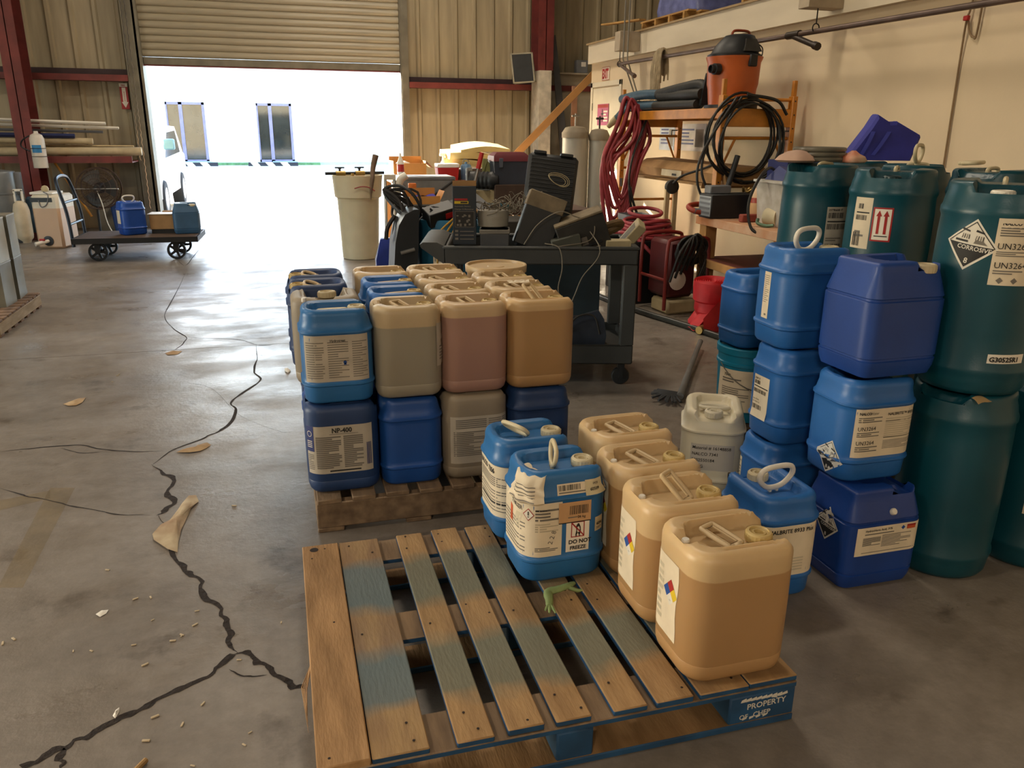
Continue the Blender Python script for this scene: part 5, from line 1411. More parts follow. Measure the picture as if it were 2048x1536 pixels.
b = MB(); b.at((-.19, -.14, .035), (0, PI / 2, .3)); b.lathe([(.03, -.05), (.034, -.03), (.034, .02), (.026, .04)], 16); b.build('coupling', BRASS, t)
b = MB().at((3.34, 5.25, .05), (0, PI / 2, .2)); b.lathe([(.05, -.1), (.05, .1)], 16); tag(b.build('white_roll', mat('dusty_white_roll', '#a89d86', .8)), 'dirty white roll lying on the floor before the scarlet hose', 'roll')
# long black pipe lying on the floor
b = MB(); b.tube(curve([(2.669,7.82,0.025),(2.773,7.281,0.025),(2.771,6.75,0.025),(2.863,6.073,0.025),(2.996,5.519,0.025),(3.096,5.011,0.025)], 6), .024, 10); tag(b.build('floor_pipe', mat('black_poly_pipe', '#2f302c', .35)), 'long black pipe lying across the floor from the cart to the blue stacks', 'pipe')
# squeegee
t = thing('mop', 'grey handled mop lying on the floor beyond the white jug', 'mop', (0, 0, 0))
b = MB(); b.tube([(2.113,3.887,0.04), (2.427,4.363,0.05), (2.801,4.916,0.06)], [.022, .018, .018], 10); b.build('handle', mat('grey_handle', '#6d6c6a', .5), t)
b = MB(); rq = random.Random(3); c = Vector((2.114,3.948,0.02))
for k in range(16):
    a = R(120 + k * 9); b.tube(curve([tuple(c + Vector((.05, .0, .01))), tuple(c + Vector((math.cos(a) * .07, math.sin(a) * .05, .02))), tuple(c + Vector((math.cos(a) * rq.uniform(.1, .16), math.sin(a) * .13, .008)))], 3), .008, 5)
stuff(b.build('strands', mat('grey_mop_yarn', '#3d3e40', .95), t))

# ---------------------------------------------------------------- bucket and can at the far side of the stacks
crate('pallet_block', 'low dark wooden platform under the turquoise bucket', 'platform', (2.15, 3.30, 0), (.34, .34, .13), mat('dark_wood', '#4a3a2a', .8))
t = pail((2.145, 3.30, .1305), mat('turquoise_pail_plastic', '#0f7fa3', .45), mat('turquoise_pail_plastic', '#0f7fa3'), 'turquoise lidded bucket with a cream label, beneath the far blue can', .142, .37)
psurf = lambda s, z, off: ((.142 + off) * math.cos(-PI / 2 + s / .142), (.142 + off) * math.sin(-PI / 2 + s / .142), z)
o = sheet(t, psurf, -.23, .05, .06, .265, PAPER, off=-.0005)
P = Print(psurf, .0008); P.text('7340', -.19, .232, .018, BLACK, .015).lines(-.2, -.1, .2, .225, 2).lines(-.2, -.06, .09, .18, 9, GREY, 3, .4); P.build('print', o)
t = jug('ribbed', BLUEB, (2.16, 3.315, .5006), .08, 'bright blue can on the turquoise bucket', JR, CAPW, None, vent=False)
o = t.children[1]; 

# ---------------------------------------------------------------- flatbed trolley and what rides on it
IRON = mat('black_iron', '#1f1c1a', .55, .3, var=.2)
PLANK = mat('old_trolley_plank', '#5a4636', .8, col2='#3d2f26', scale=8, stretch=(.6, 6, 6), bump=.3, bscale=30)
t = thing('platform_trolley', 'black iron platform trolley with wooden planks and a blue tubular handle', 'trolley', (-1.62, 10.35, 0), R(-2))
for k in range(5):
    b = MB(); b.box((-.64, -.36 + k * .144, .252), (.66, -.222 + k * .144, .272), .003); b.build('plank', PLANK, t)
b = MB()
for y in (-.37, .36): b.box((-.66, y, .21), (.68, y + .012, .27))
for x in (-.66, .668): b.box((x, -.37, .21), (x + .012, .372, .27))
b.build('frame', IRON, t)
for x in (-.42, .42):
    for y in (-.25, .25):
        b = MB().at((x, y, .105), (PI / 2, 0, 0))
        n = 24
        for s_ in (-1, 1):
            pass
        b.rings([[(r_ * math.cos(2 * PI * k / n), r_ * math.sin(2 * PI * k / n), z) for k in range(n)] for r_, z in ((.08, -.022), (.104, -.022), (.104, .022), (.08, .022), (.08, -.022))], cap0=False, cap1=False)
        b.lathe([(.026, -.03), (.026, .03)], 14)
        for k in range(5):
            a = 2 * PI * k / 5; b.rings([[(math.cos(a) * .02 - math.sin(a) * w_, math.sin(a) * .02 + math.cos(a) * w_, z) for w_, z in ((-.014, -.012), (.014, -.012), (.014, .012), (-.014, .012))], [(math.cos(a) * .085 - math.sin(a) * w_, math.sin(a) * .085 + math.cos(a) * w_, z) for w_, z in ((-.012, -.012), (.012, -.012), (.012, .012), (-.012, .012))]])
        b.at(); b.box((x - .03, y - .035, .1), (x + .03, y - .03, .215)); b.box((x - .03, y + .03, .1), (x + .03, y + .035, .215)); b.build('wheel', IRON, t)
HB = mat('blue_black_tube', '#28303c', .35, .4)
b = MB(); b.tube(curve([(-.66, -.28, .17), (-.68, -.28, .55), (-.74, -.26, .85), (-.76, -.15, .93), (-.76, .15, .93), (-.74, .26, .85), (-.68, .28, .55), (-.66, .28, .17)], 5), .019, 8)
for z, x in ((.42, -.672), (.66, -.70)): b.tube([(x, -.28, z), (x, .28, z)], .014, 8)
b.build('push_handle', HB, t)
t = jug('ribbed', mat('cobalt_jug_plastic', '#1d4fa8', .4), (-1.69, 10.33, .2725), .5, 'cobalt blue can with white grip riding on the platform trolley', None, CAPG, 'white', 0, vent=False); t.scale = (1.0, 1.0, 1.08)
q = -SH['ribbed'].per / 4; sheet(t, SH['ribbed'].surf, q - .05, q + .05, .12, .26, PAPER)
t = thing('carton', 'shallow brown carton with a white sheet on top, on the platform trolley', 'carton', (-1.33, 10.45, .2725), R(-4))
b = MB(); b.box((-.16, -.13, .05), (.16, .13, .22), .003); b.build('body', CARD, t)
b = MB(); b.box((-.15, -.12, 0), (.17, .12, .05)); b.build('base', IRON, t)
b = MB(); b.box((-.18, -.14, .221), (.15, .12, .229), .003); b.build('sheet', WHITEP, t)
jug('slant', mat('grey_blue_jug_plastic', '#3a5f80', .45), (-1.09, 10.34, .2725), .1, 'grey-blue jug at the door end of the platform trolley', None, CAPW, None, vent=False)  # plastic of an even grey-blue
crate('carton', 'tan carton behind the sheet-topped one on the platform trolley', 'carton', (-1.24, 10.60, .2725), (.28, .09, .24), CARD, 0)
# ---------------------------------------------------------------- left corner
t = thing('wash_tank', 'tall translucent square tank with a red-handled tap at its foot', 'tank', (-2.77, 11.5, 0), R(-12))
TANKM = liquid_mat('translucent_tank', '#d8cfbb', '#c9a889', .5)
b = MB(); b.box((-.165, -.22, 0), (.165, .22, .665), .03); b.build('body', TANKM, t)
b = MB(); b.box((-.168, -.223, .575), (.1, .0, .63), .004); b.build('band', BLACKP, t)
b = MB(); b.box((-.17, -.2, .665), (.1, .1, .695), .006); b.build('lid', WHITEP, t)
b = MB(); b.at((-.03, -.08, .72)); b.lathe([(.01, -.03), (.04, -.02), (.045, .01), (.03, .04), (.005, .05)], 16); b.build('knob', BEIGEP, t)
b = MB(); b.at((-.02, -.22, .1), (PI / 2, 0, .0)); b.lathe([(.06, -.005), (.062, .008), (.03, .012)], 20); b.build('flange', BLACKP, t)
b = MB(); b.tube([(-.02, -.22, .1), (-.06, -.3, .09), (-.12, -.36, .075)], [.022, .024, .026], 12); b.build('spout', WHITEP, t)
b = MB(); b.box((-.09, -.31, .11), (-.03, -.28, .135), .004); b.build('tap_handle', REDP, t)
b = MB(); b.tube(curve([(.0, -.2, .7), (.06, -.22, .66), (.03, -.228, .55), (-.04, -.228, .52), (-.06, -.228, .6)], 5), .006, 6); b.build('hose', GREYP, t)
t = thing('dust_collector', 'grey cylindrical dust collector at the left frame edge', 'machine', (-3.50, 12.1, 0))
b = MB(); b.lathe([(.2, .06), (.205, .08), (.205, .62), (.21, .625), (.21, .64), (.205, .645), (.205, .88), (.19, .91), (.05, .93)], 32); b.build('drum', mat('grey_enamel', '#74797c', .4, .3), t)
b = MB(); b.box((.18, -.04, .62), (.26, .04, .9), .005); b.build('bracket', GREYP, t)
b = MB(); b.at((.17, -.14, .04), (PI / 2, 0, 0)); b.lathe([(.04, -.02), (.04, .02)], 14); b.build('caster', BLACKP, t)
t = thing('gas_cylinder', 'cream propane cylinder with collar beside the grey dust collector', 'gas cylinder', (-3.28, 12.0, 0))
b = MB(); b.lathe([(.06, 0), (.07, .03), (.095, .06), (.10, .1), (.10, .42), (.08, .5), (.04, .54)], 24); b.build('shell', mat('cream_cylinder', '#cfc0a4', .5), t)
b = MB(); b.box((-.055, -.02, .53), (-.035, .02, .68)); b.box((.035, -.02, .53), (.055, .02, .68)); b.box((-.055, -.02, .66), (.055, .02, .69), .005); b.build('collar', WHITEP, t)
t = thing('gas_cylinder', 'blue cylinder on a dark red base, behind the square tank', 'gas cylinder', (-3.2, 12.3, 0))
b = MB(); b.lathe([(.075, .1), (.085, .12), (.085, .54), (.06, .57), (.01, .575)], 20); b.build('shell', mat('worn_blue_cylinder', '#5c7d98', .5, var=.2), t)
b = MB(); b.box((-.1, -.1, 0), (.12, .1, .1), .008); b.build('base', mat('dark_red_enamel', '#6e1c1e'), t)
# pedestal fan
t = thing('pedestal_fan', 'round caged pedestal fan with rusty guard, behind the platform trolley', 'fan', (-2.42, 12.55, 0), -.2)
RUST = mat('rusty_wire', '#4a382c', .6, .3)
b = MB(); b.lathe([(.2, 0), (.2, .02), (.04, .04)], 24); b.tube([(-.06, 0, .03), (-.05, 0, .62)], .018, 8); b.build('stand', BLACKP, t)
for s_ in (0, 1):
    b = MB().at((0, -.07 + .16 * s_, .655), (PI / 2 - .1, 0, 0))
    for r_ in (.28, .27, .2, .13, .06): b.tube([(r_ * math.cos(R(q)), r_ * math.sin(R(q)), 0.07 * (1 - r_ / .28) * (1 - 2 * s_)) for q in range(0, 360, 15)], .004 if r_ < .27 else .007, 5, True)
    for k in range(36):
        a = R(k * 10); b.tube([(math.cos(a) * .03, math.sin(a) * .03, .065 * (1 - 2 * s_)), (math.cos(a) * .28, math.sin(a) * .28, 0)], .0018, 4)
    b.build('guard', RUST, t)
b = MB().at((0, 0.01, .655), (PI / 2 - .1, 0, 0))
for k in range(3):
    a0 = 2 * PI * k / 3
    b.grid(lambda u, v, a0=a0: ((.05 + .2 * v) * math.cos(a0 + (u - .5) * (1.3 - .2 * v)), (.05 + .2 * v) * math.sin(a0 + (u - .5) * (1.3 - .2 * v)), .05 * (u - .5)), 5, 3)
b.build('blades', mat('dark_fan_blade', '#3b3835', .5), t)
b = MB(); b.tube([(-.3, -.1, .65), (.3, -.1, .655)], .009, 6); b.build('crossbar', STEEL, t)
b = MB().at((0, .05, .655), (PI / 2, 0, 0)); b.lathe([(.03, -.12), (.07, -.08), (.075, .04), (.05, .08)], 20); b.build('motor', BLACKP, t)
b = MB(); b.tube(curve([(.02, -.12, .63), (.07, -.13, .45), (.1, -.12, .2), (.16, -.1, .02)], 5), .006, 6); b.build('power_cord', WHITEP, t)
b = MB(); b.tube([(-3.07, 13.0, 1.07), (-2.60, 12.75, .25)], .016, 8); tag(b.build('yellow_pole', mat('yellow_pole', '#c58a2c', .5)), 'yellow wooden pole leaning against the back wall beside the fan', 'pole')
tub('storage_bin', 'blue storage bin on the floor behind the fan', (-2.2, 12.95, 0), (.16, .14), .4, mat('blue_bin', '#274a8c', .5))
crate('cardboard_sheet', 'grey board leaning behind the fan stand', 'board', (-2.45, 13.0, 0), (.22, .02, .46), mat('grey_board_sheet', '#8f8a7d', .8), rot=(R(-6), 0, 0))
# white cylinder strapped to the red column
t = thing('white_cylinder', 'white pressure cylinder with a blue label strapped to the red column', 'cylinder', (-3.10, 12.58, .93))
b = MB(); b.lathe([(.088, 0), (.09, .005), (.09, .38), (.07, .43), (.03, .45), (.025, .48)], 28); b.build('shell', mat('white_cylinder_enamel', '#dcd5c8', .4), t)
csurf = lambda s, z, off: ((.09 + off) * math.cos(-PI / 2 + s / .09), (.09 + off) * math.sin(-PI / 2 + s / .09), z)
sheet(t, csurf, -.06, .06, .2, .3, mat('blue_label', '#2f86c0', .5), off=.001)
for z in (.15, .255):
    b = MB(); b.tube([(.0925 * math.cos(R(q)), .0925 * math.sin(R(q)), z) for q in range(0, 360, 20)], .004, 5, True); b.build('strap', BLACKP, t)
b = MB(); b.tube(curve([(-.08, -.02, .42), (-.17, -.02, .36), (-.2, 0, .28), (-.1, -.03, .22)], 5), .01, 6); b.build('hose', BLACKP, t)
# long goods laid on the lower girt
pcs = [((-5.2, 1.60), (-2.285, 1.515), .022, 'pinkish white square tube, topmost of the long goods on the wall rail', WHITEP), ((-5.2, 1.535), (-2.13, 1.455), .02, 'second white square tube on the wall rail, just below the topmost', WHITEP),
       ((-5.2, 1.455), (-2.35, 1.40), .018, 'dark grey bar beneath the two white tubes on the wall rail', GREYP), ((-5.2, 1.375), (-2.7, 1.345), .03, 'dark strip with a pointed end in the middle of the wall rail', NAVYP),
       ((-5.2, 1.305), (-2.49, 1.275), .042, 'thick cream cardboard tube with torn end in the middle of the wall rail', mat('cream_tube', '#bfae8c', .8)), ((-5.2, 1.22), (-1.97, 1.205), .016, 'thin pale lath under the torn cream tube', mat('pale_wood', '#c2ab82')),
       ((-5.2, 1.125), (-1.86, 1.14), .058, 'thickest cream roll with wrapped end, lowest on the wall rail', mat('cream_tube', '#bfae8c'))]
for k, ((x0, z0), (x1, z1), r_, lab, m_) in enumerate(pcs):
    b = MB(); y = 12.92 + .05 * (k % 3)
    b.tube([(x0, y, z0), ((x0 + x1) / 2, y, (z0 + z1) / 2), (x1, y, z1)], r_ * 1.0, 4 if k in (0, 1, 2, 3, 5) else 14); tag(b.build('stock_length', m_), lab, 'pipe', 'long goods on the wall rail')
for x in (-4.6, -3.9):
    b = MB(); b.box((x, 12.80, 1.0), (x + .04, 13.5, 1.04)); b.box((x, 13.46, 1.0), (x + .04, 13.52, 1.7)); b.build('bracket', REDSTEEL); struct(bpy.context.scene.objects[[o.name for o in bpy.data.objects if o.name.startswith('bracket')][-1]]) if 0 else None
for o in list(bpy.data.objects):
    if o.name.split('.')[0] == 'bracket' and o.parent is None: o.name = 'trim_10'; struct(o)
# arrow sign, chains of the roll-up door
t = thing('arrow_sign', 'red extinguisher sign with a white down arrow, left of the roll-up door', 'sign', (-2.085, 13.52, 1.90))
b = MB(); b.box((-.055, -.004, -.18), (.055, 0, .18), .002); b.build('plate', mat('sign_red', '#a3282c', .5), t)
P = Print(lambda s, z, off: (s, -.004 - off, z), .001)
P.rect(-.055, .055, .13, .178, WHITE).rect(-.025, .025, -.08, .12, WHITE).poly([(-.045, -.08), (0, -.16), (.045, -.08)], WHITE).text('FIRE', -.03, .14, .03, RED, .02)
P.text('EXTINGUISHER', .008, -.07, .02, RED, .01, PI / 2, .0024); P.build('print', t)
for k, (x0, x1, zt, zb) in enumerate(((-1.95, -1.95, 4.2, 1.0), (-1.90, -1.90, 4.2, .3))):
    b = MB(); n = int((zt - zb) / .05)
    b.tube([(x0 + .006 * (-1) ** i, 13.32 + .004 * (-1) ** i, zt - (zt - zb) * i / n) for i in range(n + 1)], .006, 5); tag(b.build('door_chain', STEEL), ('shorter', 'longer')[k] + ' hoist chain hanging beside the left jamb of the roll-up door', 'chain')
# pallet with dented square tins at the far left
t = thing('pallet', 'pale wooden pallet at the left frame edge under the dented tins', 'pallet', (-3.15, 6.45, 0))
PALE = wood('pale_pallet_wood', '#b5a083', '#94805f'); BRN = wood('brown_pallet_wood', '#86694f', '#67503c')
for x in (0, .53, 1.075):
    b = MB(); b.box((x, 0, .018), (x + .04, 1.12, .105), .003); b.build('stringer', PALE, t)
for k in range(10):
    b = MB(); b.box((-.0, .005 + k * .114, .1055), (1.115, .095 + k * .114, .122), .002); b.build('board', BRN, t)
for k in range(7):
    b = MB(); b.box((0, k * .17, 0), (1.115, .09 + k * .17, .0175), .002); b.build('bottom_board', BRN, t)
TIN = mat('dull_tin', '#857f6c', .38, .5, var=.15, scale=4)
for i in range(3):
    for j in range(2):
        x, y = (-2.235, -2.235, -2.50)[i], (7.42, 7.10, 7.42)[i]
        t = thing('square_tin', ('%s dented square tin of the %s on the left pallet' % (('lower', 'upper')[j], ('far corner stack', 'stack cut by the frame', 'stack behind the corner one')[i])), 'tin', (x, y, .1225 + .338 * j), (.05, -.04, 0)[i], 'dented square tins on the left pallet')
        def tin(k, z):
            a, c = .118, .125
            dn = .014 * math.sin(PI * min(1, max(0, z / .335)))
            return [(-a, -c, z), (0, -c + dn, z), (a, -c, z), (a - dn * 1.4, -.04, z), (a - dn, .06, z), (a, c, z), (0, c, z), (-a, c, z), (-a + dn, 0, z)]
        b = MB(); b.rings([tin(0, z) for z in (0, .02, .1, .18, .27, .32, .335)]); b.build('shell', TIN, t, 25)
        b = MB(); b.rings([[(p[0] * 1.02, p[1] * 1.02, p[2]) for p in tin(0, z)] for z in (.326, .337)]); b.build('seam', mat('bright_tin_edge', '#b5b0a3', .35, .7), t)

# ---------------------------------------------------------------- white barrel by the door
t = thing('tall_bin', 'tall translucent white bin standing by the roll-up door', 'bin', (.885, 9.72, 0))
b = MB(); b.lathe([(.2, 0), (.212, .01), (.242, .7), (.244, .705), (.27, .72), (.288, .95), (.292, .965), (.28, .965), (.262, .73), (.235, .70), (.2, .03)], 40); b.build('body', mat('translucent_bin', '#d2caac', .5, sss=.4, var=.05), t)
t = thing('valve_manifold', 'black pipe manifold with two brass valves lying across the white bin', 'pipework', (.885, 9.72, .985), R(4))
b = MB(); b.tube([(-.37, -.05, 0), (.32, .03, .0)], .017, 10); b.build('pipe', BLACKP, t)
for x in (-.2, .03):
    b = MB(); b.tube([(x - .05, -.05 + (x + .37) * .116, 0), (x + .06, -.05 + (x + .43) * .116, 0)], .026, 12); b.lathe([(.001, 0)], 3) if 0 else None; b.build('valve_body', BRASS, t)
    b = MB(); b.at((x, -.03 + (x + .37) * .1, .0)); b.lathe([(.012, 0), (.012, .045), (.02, .05), (.02, .06)], 12); b.box((-.055, -.012, .055), (.055, .012, .07), .005); b.build('lever', BLACKP, t)
b = MB(); b.at((-.06, -.03, 0)); b.lathe([(.02, -.035), (.02, 0)], 10); b.build('drain', BRASS, t)
b = MB(); b.tube(curve([(1.09, 9.55, 1.19), (1.05, 9.52, 1.05), (1.03, 9.46, .93), (1.01, 9.43, .82), (1.0, 9.43, .70)], 5), [.035, .034, .033, .032, .03, .028, .028, .027, .026, .025, .024, .022, .02, .02, .018, .016, .013, .01, .008, .006, .004], 8); o = b.build('rag', mat('brown_cloth_strip', '#7c6552', .9, var=.2), ang=80); tag(o, 'brown rag draped over the rim of the white bin', 'rag')
b = MB(); b.tube(curve([(.82, 9.42, .83), (.9, 9.415, .85), (.98, 9.42, .84), (1.05, 9.43, .8)], 5), .006, 5); b.build('red_string', REDH, o)

# ---------------------------------------------------------------- the heap between the bin and the cart
t = thing('open_barrel', 'big teal open barrel holding wires, before the back wall heap', 'barrel', (1.45, 7.12, 0))
b = MB(); b.lathe([(.29, 0), (.31, .03), (.315, .66), (.325, .69), (.325, .73), (.31, .735), (.3, .70), (.28, .05)], 40); b.build('body', mat('barrel_blue', '#2a6a8c', .42, var=.08), t)
bsurf = lambda s, z, off: ((.316 + off) * math.cos(-PI / 2 + s / .316), (.316 + off) * math.sin(-PI / 2 + s / .316), z)
o = sheet(t, bsurf, -.22, -.13, .36, .6, PAPER); P = Print(bsurf, .0016); P.lines(-.21, -.15, .54, .58, 2, BLACK).bars(-.21, -.15, .5, .52, BLACK, 2).bars(-.21, -.15, .38, .45, BLACK, 4); P.build('print', o)
o = sheet(t, bsurf, -.11, .08, .44, .55, PAPER_GREY); P = Print(bsurf, .0016); P.rect(-.09, .05, .45, .54, GREY).lines(-.1, .06, .455, .535, 5, BLACK, 3, .4); P.build('print', o)
tangle('wire_tangle', 'dark tangle of wires heaped in the teal open barrel', (1.38, 7.05, .68), .26, .16, 26, BLACKR, .008)
crate('instrument', 'dark instrument with red readout lying in the teal open barrel', 'instrument', (1.33, 6.95, .72), (.26, .16, .13), BLACKP, rot=(R(20), R(-14), .2), extra=lambda t, sz: MB().box((.02, -.084, .05), (.09, -.08, .1)).build('readout', REDP, t))
crate('sloping_board', 'sloping dark grey panel resting on the teal open barrel', 'panel', (1.58, 7.3, .76), (.5, .4, .05), mat('dark_panel', '#3f4247', .6), rot=(R(14), R(-14), .1))
b = MB()
for k in range(3): b.tube(curve([(1.40 + .03 * k, 6.80, .74), (1.28 + .05 * k, 6.78, .62 - .03 * k), (1.36 + .03 * k, 6.77, .50 - .04 * k), (1.52, 6.77, .58), (1.58, 6.78, .7), (1.48, 6.80, .78)], 6, True), .009, 7, True)
b.tube(curve([(1.34, 6.78, .6), (1.27, 6.77, .45), (1.27, 6.77, .3), (1.34, 6.77, .27)], 6), .009, 7)
tag(b.build('extension_lead', mat('yellow_extension_cord', '#b28a2e', .5)), 'yellow extension cord looped over the front of the teal barrel', 'cord')
t = thing('wheeled_bin', 'black curved-back wheeled bin between the white bin and the teal barrel', 'bin', (1.015, 6.95, 0))
b = MB(); b.rings([[(-.1 * w_ + ox, -.12, z), (.1 * w_ + ox, -.12, z), (.1 * w_ + ox, .25, z), (-.1 * w_ + ox, .25, z)] for w_, ox, z in ((.9, -.02, 0), (1, -.02, .3), (1.0, -.0, .55), (.85, .02, .7), (.6, .05, .79), (.2, .09, .83))]); b.build('body', BLACKP, t)
b = MB(); b.tube([(-.06, -.14, .47), (.06, -.14, .5)], .016, 8); b.build('grip', STEEL, t)
t = thing('walker_frame', 'black tubular frame with straps, tangled on top of the black wheeled bin', 'frame', (0, 0, 0))
b = MB(); b.tube(curve([(1.212,7.1,0.776), (1.12,7.1,0.936), (1.015,7.15,1.006), (0.899,7.2,0.987), (0.896,7.2,0.914), (1.001,7.1,0.78), (1.114,7.05,0.718)], 5), .014, 8); b.tube(curve([(0.912,7.2,0.974), (0.951,7.2,0.858), (0.941,7.15,0.754), (0.998,7.1,0.715)], 5), .012, 8); b.build('tube', BLACKP, t)
b = MB()
for k in range(9): b.tube(curve([(0.873,7.2,0.974), (.93 + .03 * k, 7.15, .95 - .05 * (k % 4)), (1.0 + .02 * k, 7.1, .88 - .03 * k), (1.02,7.05,0.784)], 4), .012, 6)
b.tube(curve([(0.956,7.1,0.759), (0.887,7.1,0.653), (0.87,7.1,0.553)], 5), .02, 6); b.tube(curve([(0.978,7.1,0.75), (0.952,7.1,0.651), (0.939,7.1,0.542)], 5), .022, 6); stuff(b.build('straps', mat('black_webbing', '#2a2624', .85), t))
b = MB(); b.rings([[(-.13, -.08, 0), (.13, -.08, 0), (.13, .08, 0), (-.13, .08, 0)], [(-.14, -.1, .15), (.12, -.09, .16), (.13, .1, .15), (-.13, .1, .14)], [(-.08, -.02, .36), (.09, -.02, .38), (.08, .03, .37), (-.07, .03, .37)]]); o = b.build('plastic_bag', mat('cobalt_plastic_bag', '#2a3f9c', .4, var=.2)); o.location = (1.07, 8.6, 0); tag(o, 'cobalt plastic bag standing on the floor behind the black wheeled bin', 'bag')
# bench behind: table with cooler, carton, foam
t = thing('table', 'wooden table along the metal wall, carrying the red cooler and foam sheets', 'table', (1.42, 10.75, 0))
b = MB(); b.box((0, 0, .80), (2.0, .9, .825), .003); b.build('top', mat('worn_table_top', '#8a5c3c', .7, var=.2), t)
for k in range(5):
    b = MB(); b.box((.55 + .28 * k, .02, .05), (.80 + .28 * k, .04, .79), .002); b.build('panel_board', LUMBER, t)
for x in (.02, 1.9):
    for y in (.04, .8):
        b = MB(); b.box((x, y, 0), (x + .08, y + .08, .80)); b.build('leg', LUMBER, t)
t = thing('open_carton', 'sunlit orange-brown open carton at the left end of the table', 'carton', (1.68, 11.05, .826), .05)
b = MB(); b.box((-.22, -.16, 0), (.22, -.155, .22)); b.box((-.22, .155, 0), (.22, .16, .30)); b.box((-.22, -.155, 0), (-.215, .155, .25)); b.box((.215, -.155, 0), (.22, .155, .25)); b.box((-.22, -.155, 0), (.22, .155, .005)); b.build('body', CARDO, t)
b = MB(); b.grid(lambda u, v: (.22 + .1 * u, -.15 + .3 * v, .25 - .09 * u), 2, 2); b.build('flap', mat('pale_card', '#b79a6c'), t)
b = MB(); b.grid(lambda u, v: (-.18 + .38 * u, -.13 + .26 * v, .2 + .05 * math.sin(u * 5) * math.sin(v * 3.1)), 8, 5); b.build('contents', WHITEP, t)
t = thing('cooler', 'small red cooler box with white lid on the table', 'cooler', (2.19, 10.92, .826), 0)
b = MB(); b.rings([[(-.13, -.1, 0), (.13, -.1, 0), (.13, .1, 0), (-.13, .1, 0)], [(-.145, -.11, .165), (.145, -.11, .165), (.145, .11, .165), (-.145, .11, .165)]]); b.build('body', REDP, t)
b = MB(); b.box((-.15, -.115, .165), (.15, .115, .215), .008); b.build('lid', WHITEP, t)
FOAM = mat('yellow_foam', '#d8bd7c', .85, var=.06)
for k, (c, sz, rt, lab) in enumerate((((2.72, 11.25, .97), (.95, .5, .075), (R(2), R(9), -.25), 'lowest yellow foam sheet, bulging at its left end'), ((2.62, 11.28, 1.08), (.80, .5, .085), (R(4), R(6), .1), 'middle yellow foam sheet of the pile on the table'), ((2.74, 11.3, 1.19), (.70, .55, .07), (R(6), R(-1), .05), 'topmost yellow foam sheet of the pile on the table'))):
    b = MB(); b.grid(lambda u, v: (sz[0] * (u - .5), sz[1] * (v - .5), .03 * math.cos((u - .5) * 4)), 10, 3)
    n = len(b.v); b.grid(lambda u, v: (sz[0] * (u - .5), sz[1] * (.5 - v), sz[2] + .03 * math.cos((u - .5) * 4)), 10, 3)
    b.grid(lambda u, v: (sz[0] * (u - .5), -sz[1] / 2, sz[2] * v + .03 * math.cos((u - .5) * 4)), 10, 1); b.grid(lambda u, v: (sz[0] * (.5 - u), sz[1] / 2, sz[2] * v + .03 * math.cos((u - .5) * 4)), 10, 1)
    for sx in (-1, 1): b.grid(lambda u, v: (sx * sz[0] / 2, sx * sz[1] * (u - .5), sz[2] * v + .03 * math.cos(2)), 3, 1)
    o = b.build('foam_sheet', FOAM); o.location = c; o.rotation_euler = rt; tag(o, lab, 'foam', 'foam sheets on the table')
crate('carton', 'dark brown carton under the foam sheets', 'carton', (2.62, 11.2, .826), (.9, .5, .13), mat('dark_carton', '#4d3b30', .85))
t = thing('blue_can', 'light blue tin standing between the red cooler and the foam', 'tin', (2.46, 10.95, .826))
b = MB(); b.lathe([(.07, 0), (.072, .004), (.072, .18), (.06, .2), (.02, .21), (.02, .235)], 24); b.build('body', mat('light_blue_tin', '#6f93b8', .4, .3), t)
b = MB(); b.tube(curve([(-.05, 0, .19), (-.03, 0, .26), (.03, 0, .26), (.05, 0, .19)], 4), .005, 6); b.build('handle', STEEL, t)
t = thing('spray_bottle', 'white spray bottle standing behind the red cooler', 'bottle', (2.2, 11.2, .826))
b = MB(); b.lathe([(.04, 0), (.045, .01), (.045, .2), (.018, .25), (.016, .3)], 18); b.build('body', WHITEP, t)
b = MB(); b.box((-.05, -.015, .3), (.03, .015, .34), .004); b.build('trigger', WHITEP, t)
t = thing('glue_bottle', 'white bottle with a red label before the sunlit carton', 'bottle', (1.5, 10.45, .93))
b = MB(); b.lathe([(.04, 0), (.045, .01), (.045, .14), (.02, .2), (.008, .26)], 18); b.build('body', WHITEP, t)
b = MB(); b.lathe([(.0455, .03), (.0458, .031), (.0458, .12), (.0455, .121)], 18, cap0=False, cap1=False); b.build('label', REDP, t)
t = thing('lidded_tote', 'grey tote with a flat grey lid standing left of the table', 'bin', (1.80, 10.25, 0), 0)
b = MB(); b.rings([[(-.3, -.2, 0), (.26, -.2, 0), (.26, .2, 0), (-.3, .2, 0)], [(-.36, -.26, .88), (.3, -.26, .88), (.3, .26, .88), (-.36, .26, .88)]]); b.build('body', mat('grey_tote', '#7f8285', .55), t)
b = MB(); b.box((-.37, -.27, .88), (.31, .27, .92), .008); b.build('lid', GREYP, t)
b = MB(); b.tube([(-.08, -.262, .62), (.3, -.264, .88)], .012, 6); b.build('strut', IRON, t)
t = thing('pipe_elbow', 'bent white plastic pipe standing before the grey tote', 'pipe', (1.37, 9.85, 0))
b = MB(); b.tube(curve([(-.01, 0, 0), (-.01, 0, .6), (0.0, 0, .78), (.04, 0, .9), (.11, 0, .95)], 6), .045, 12); b.build('body', WHITEP, t)
t = thing('pipe_stub', 'upright white plastic pipe with an orange clamp beside the bent one', 'pipe', (1.54, 9.8, 0))
b = MB(); b.lathe([(.04, 0), (.04, .82)], 16); b.build('body', WHITEP, t)
b = MB(); b.lathe([(.044, .78), (.05, .79), (.05, .85), (.044, .86)], 16); b.build('clamp', mat('orange_clamp', '#d8742a', .5), t)
t = thing('white_stand', 'white legged stand in the sun beside the roll-up door', 'stand', (1.3, 9.9, 0))
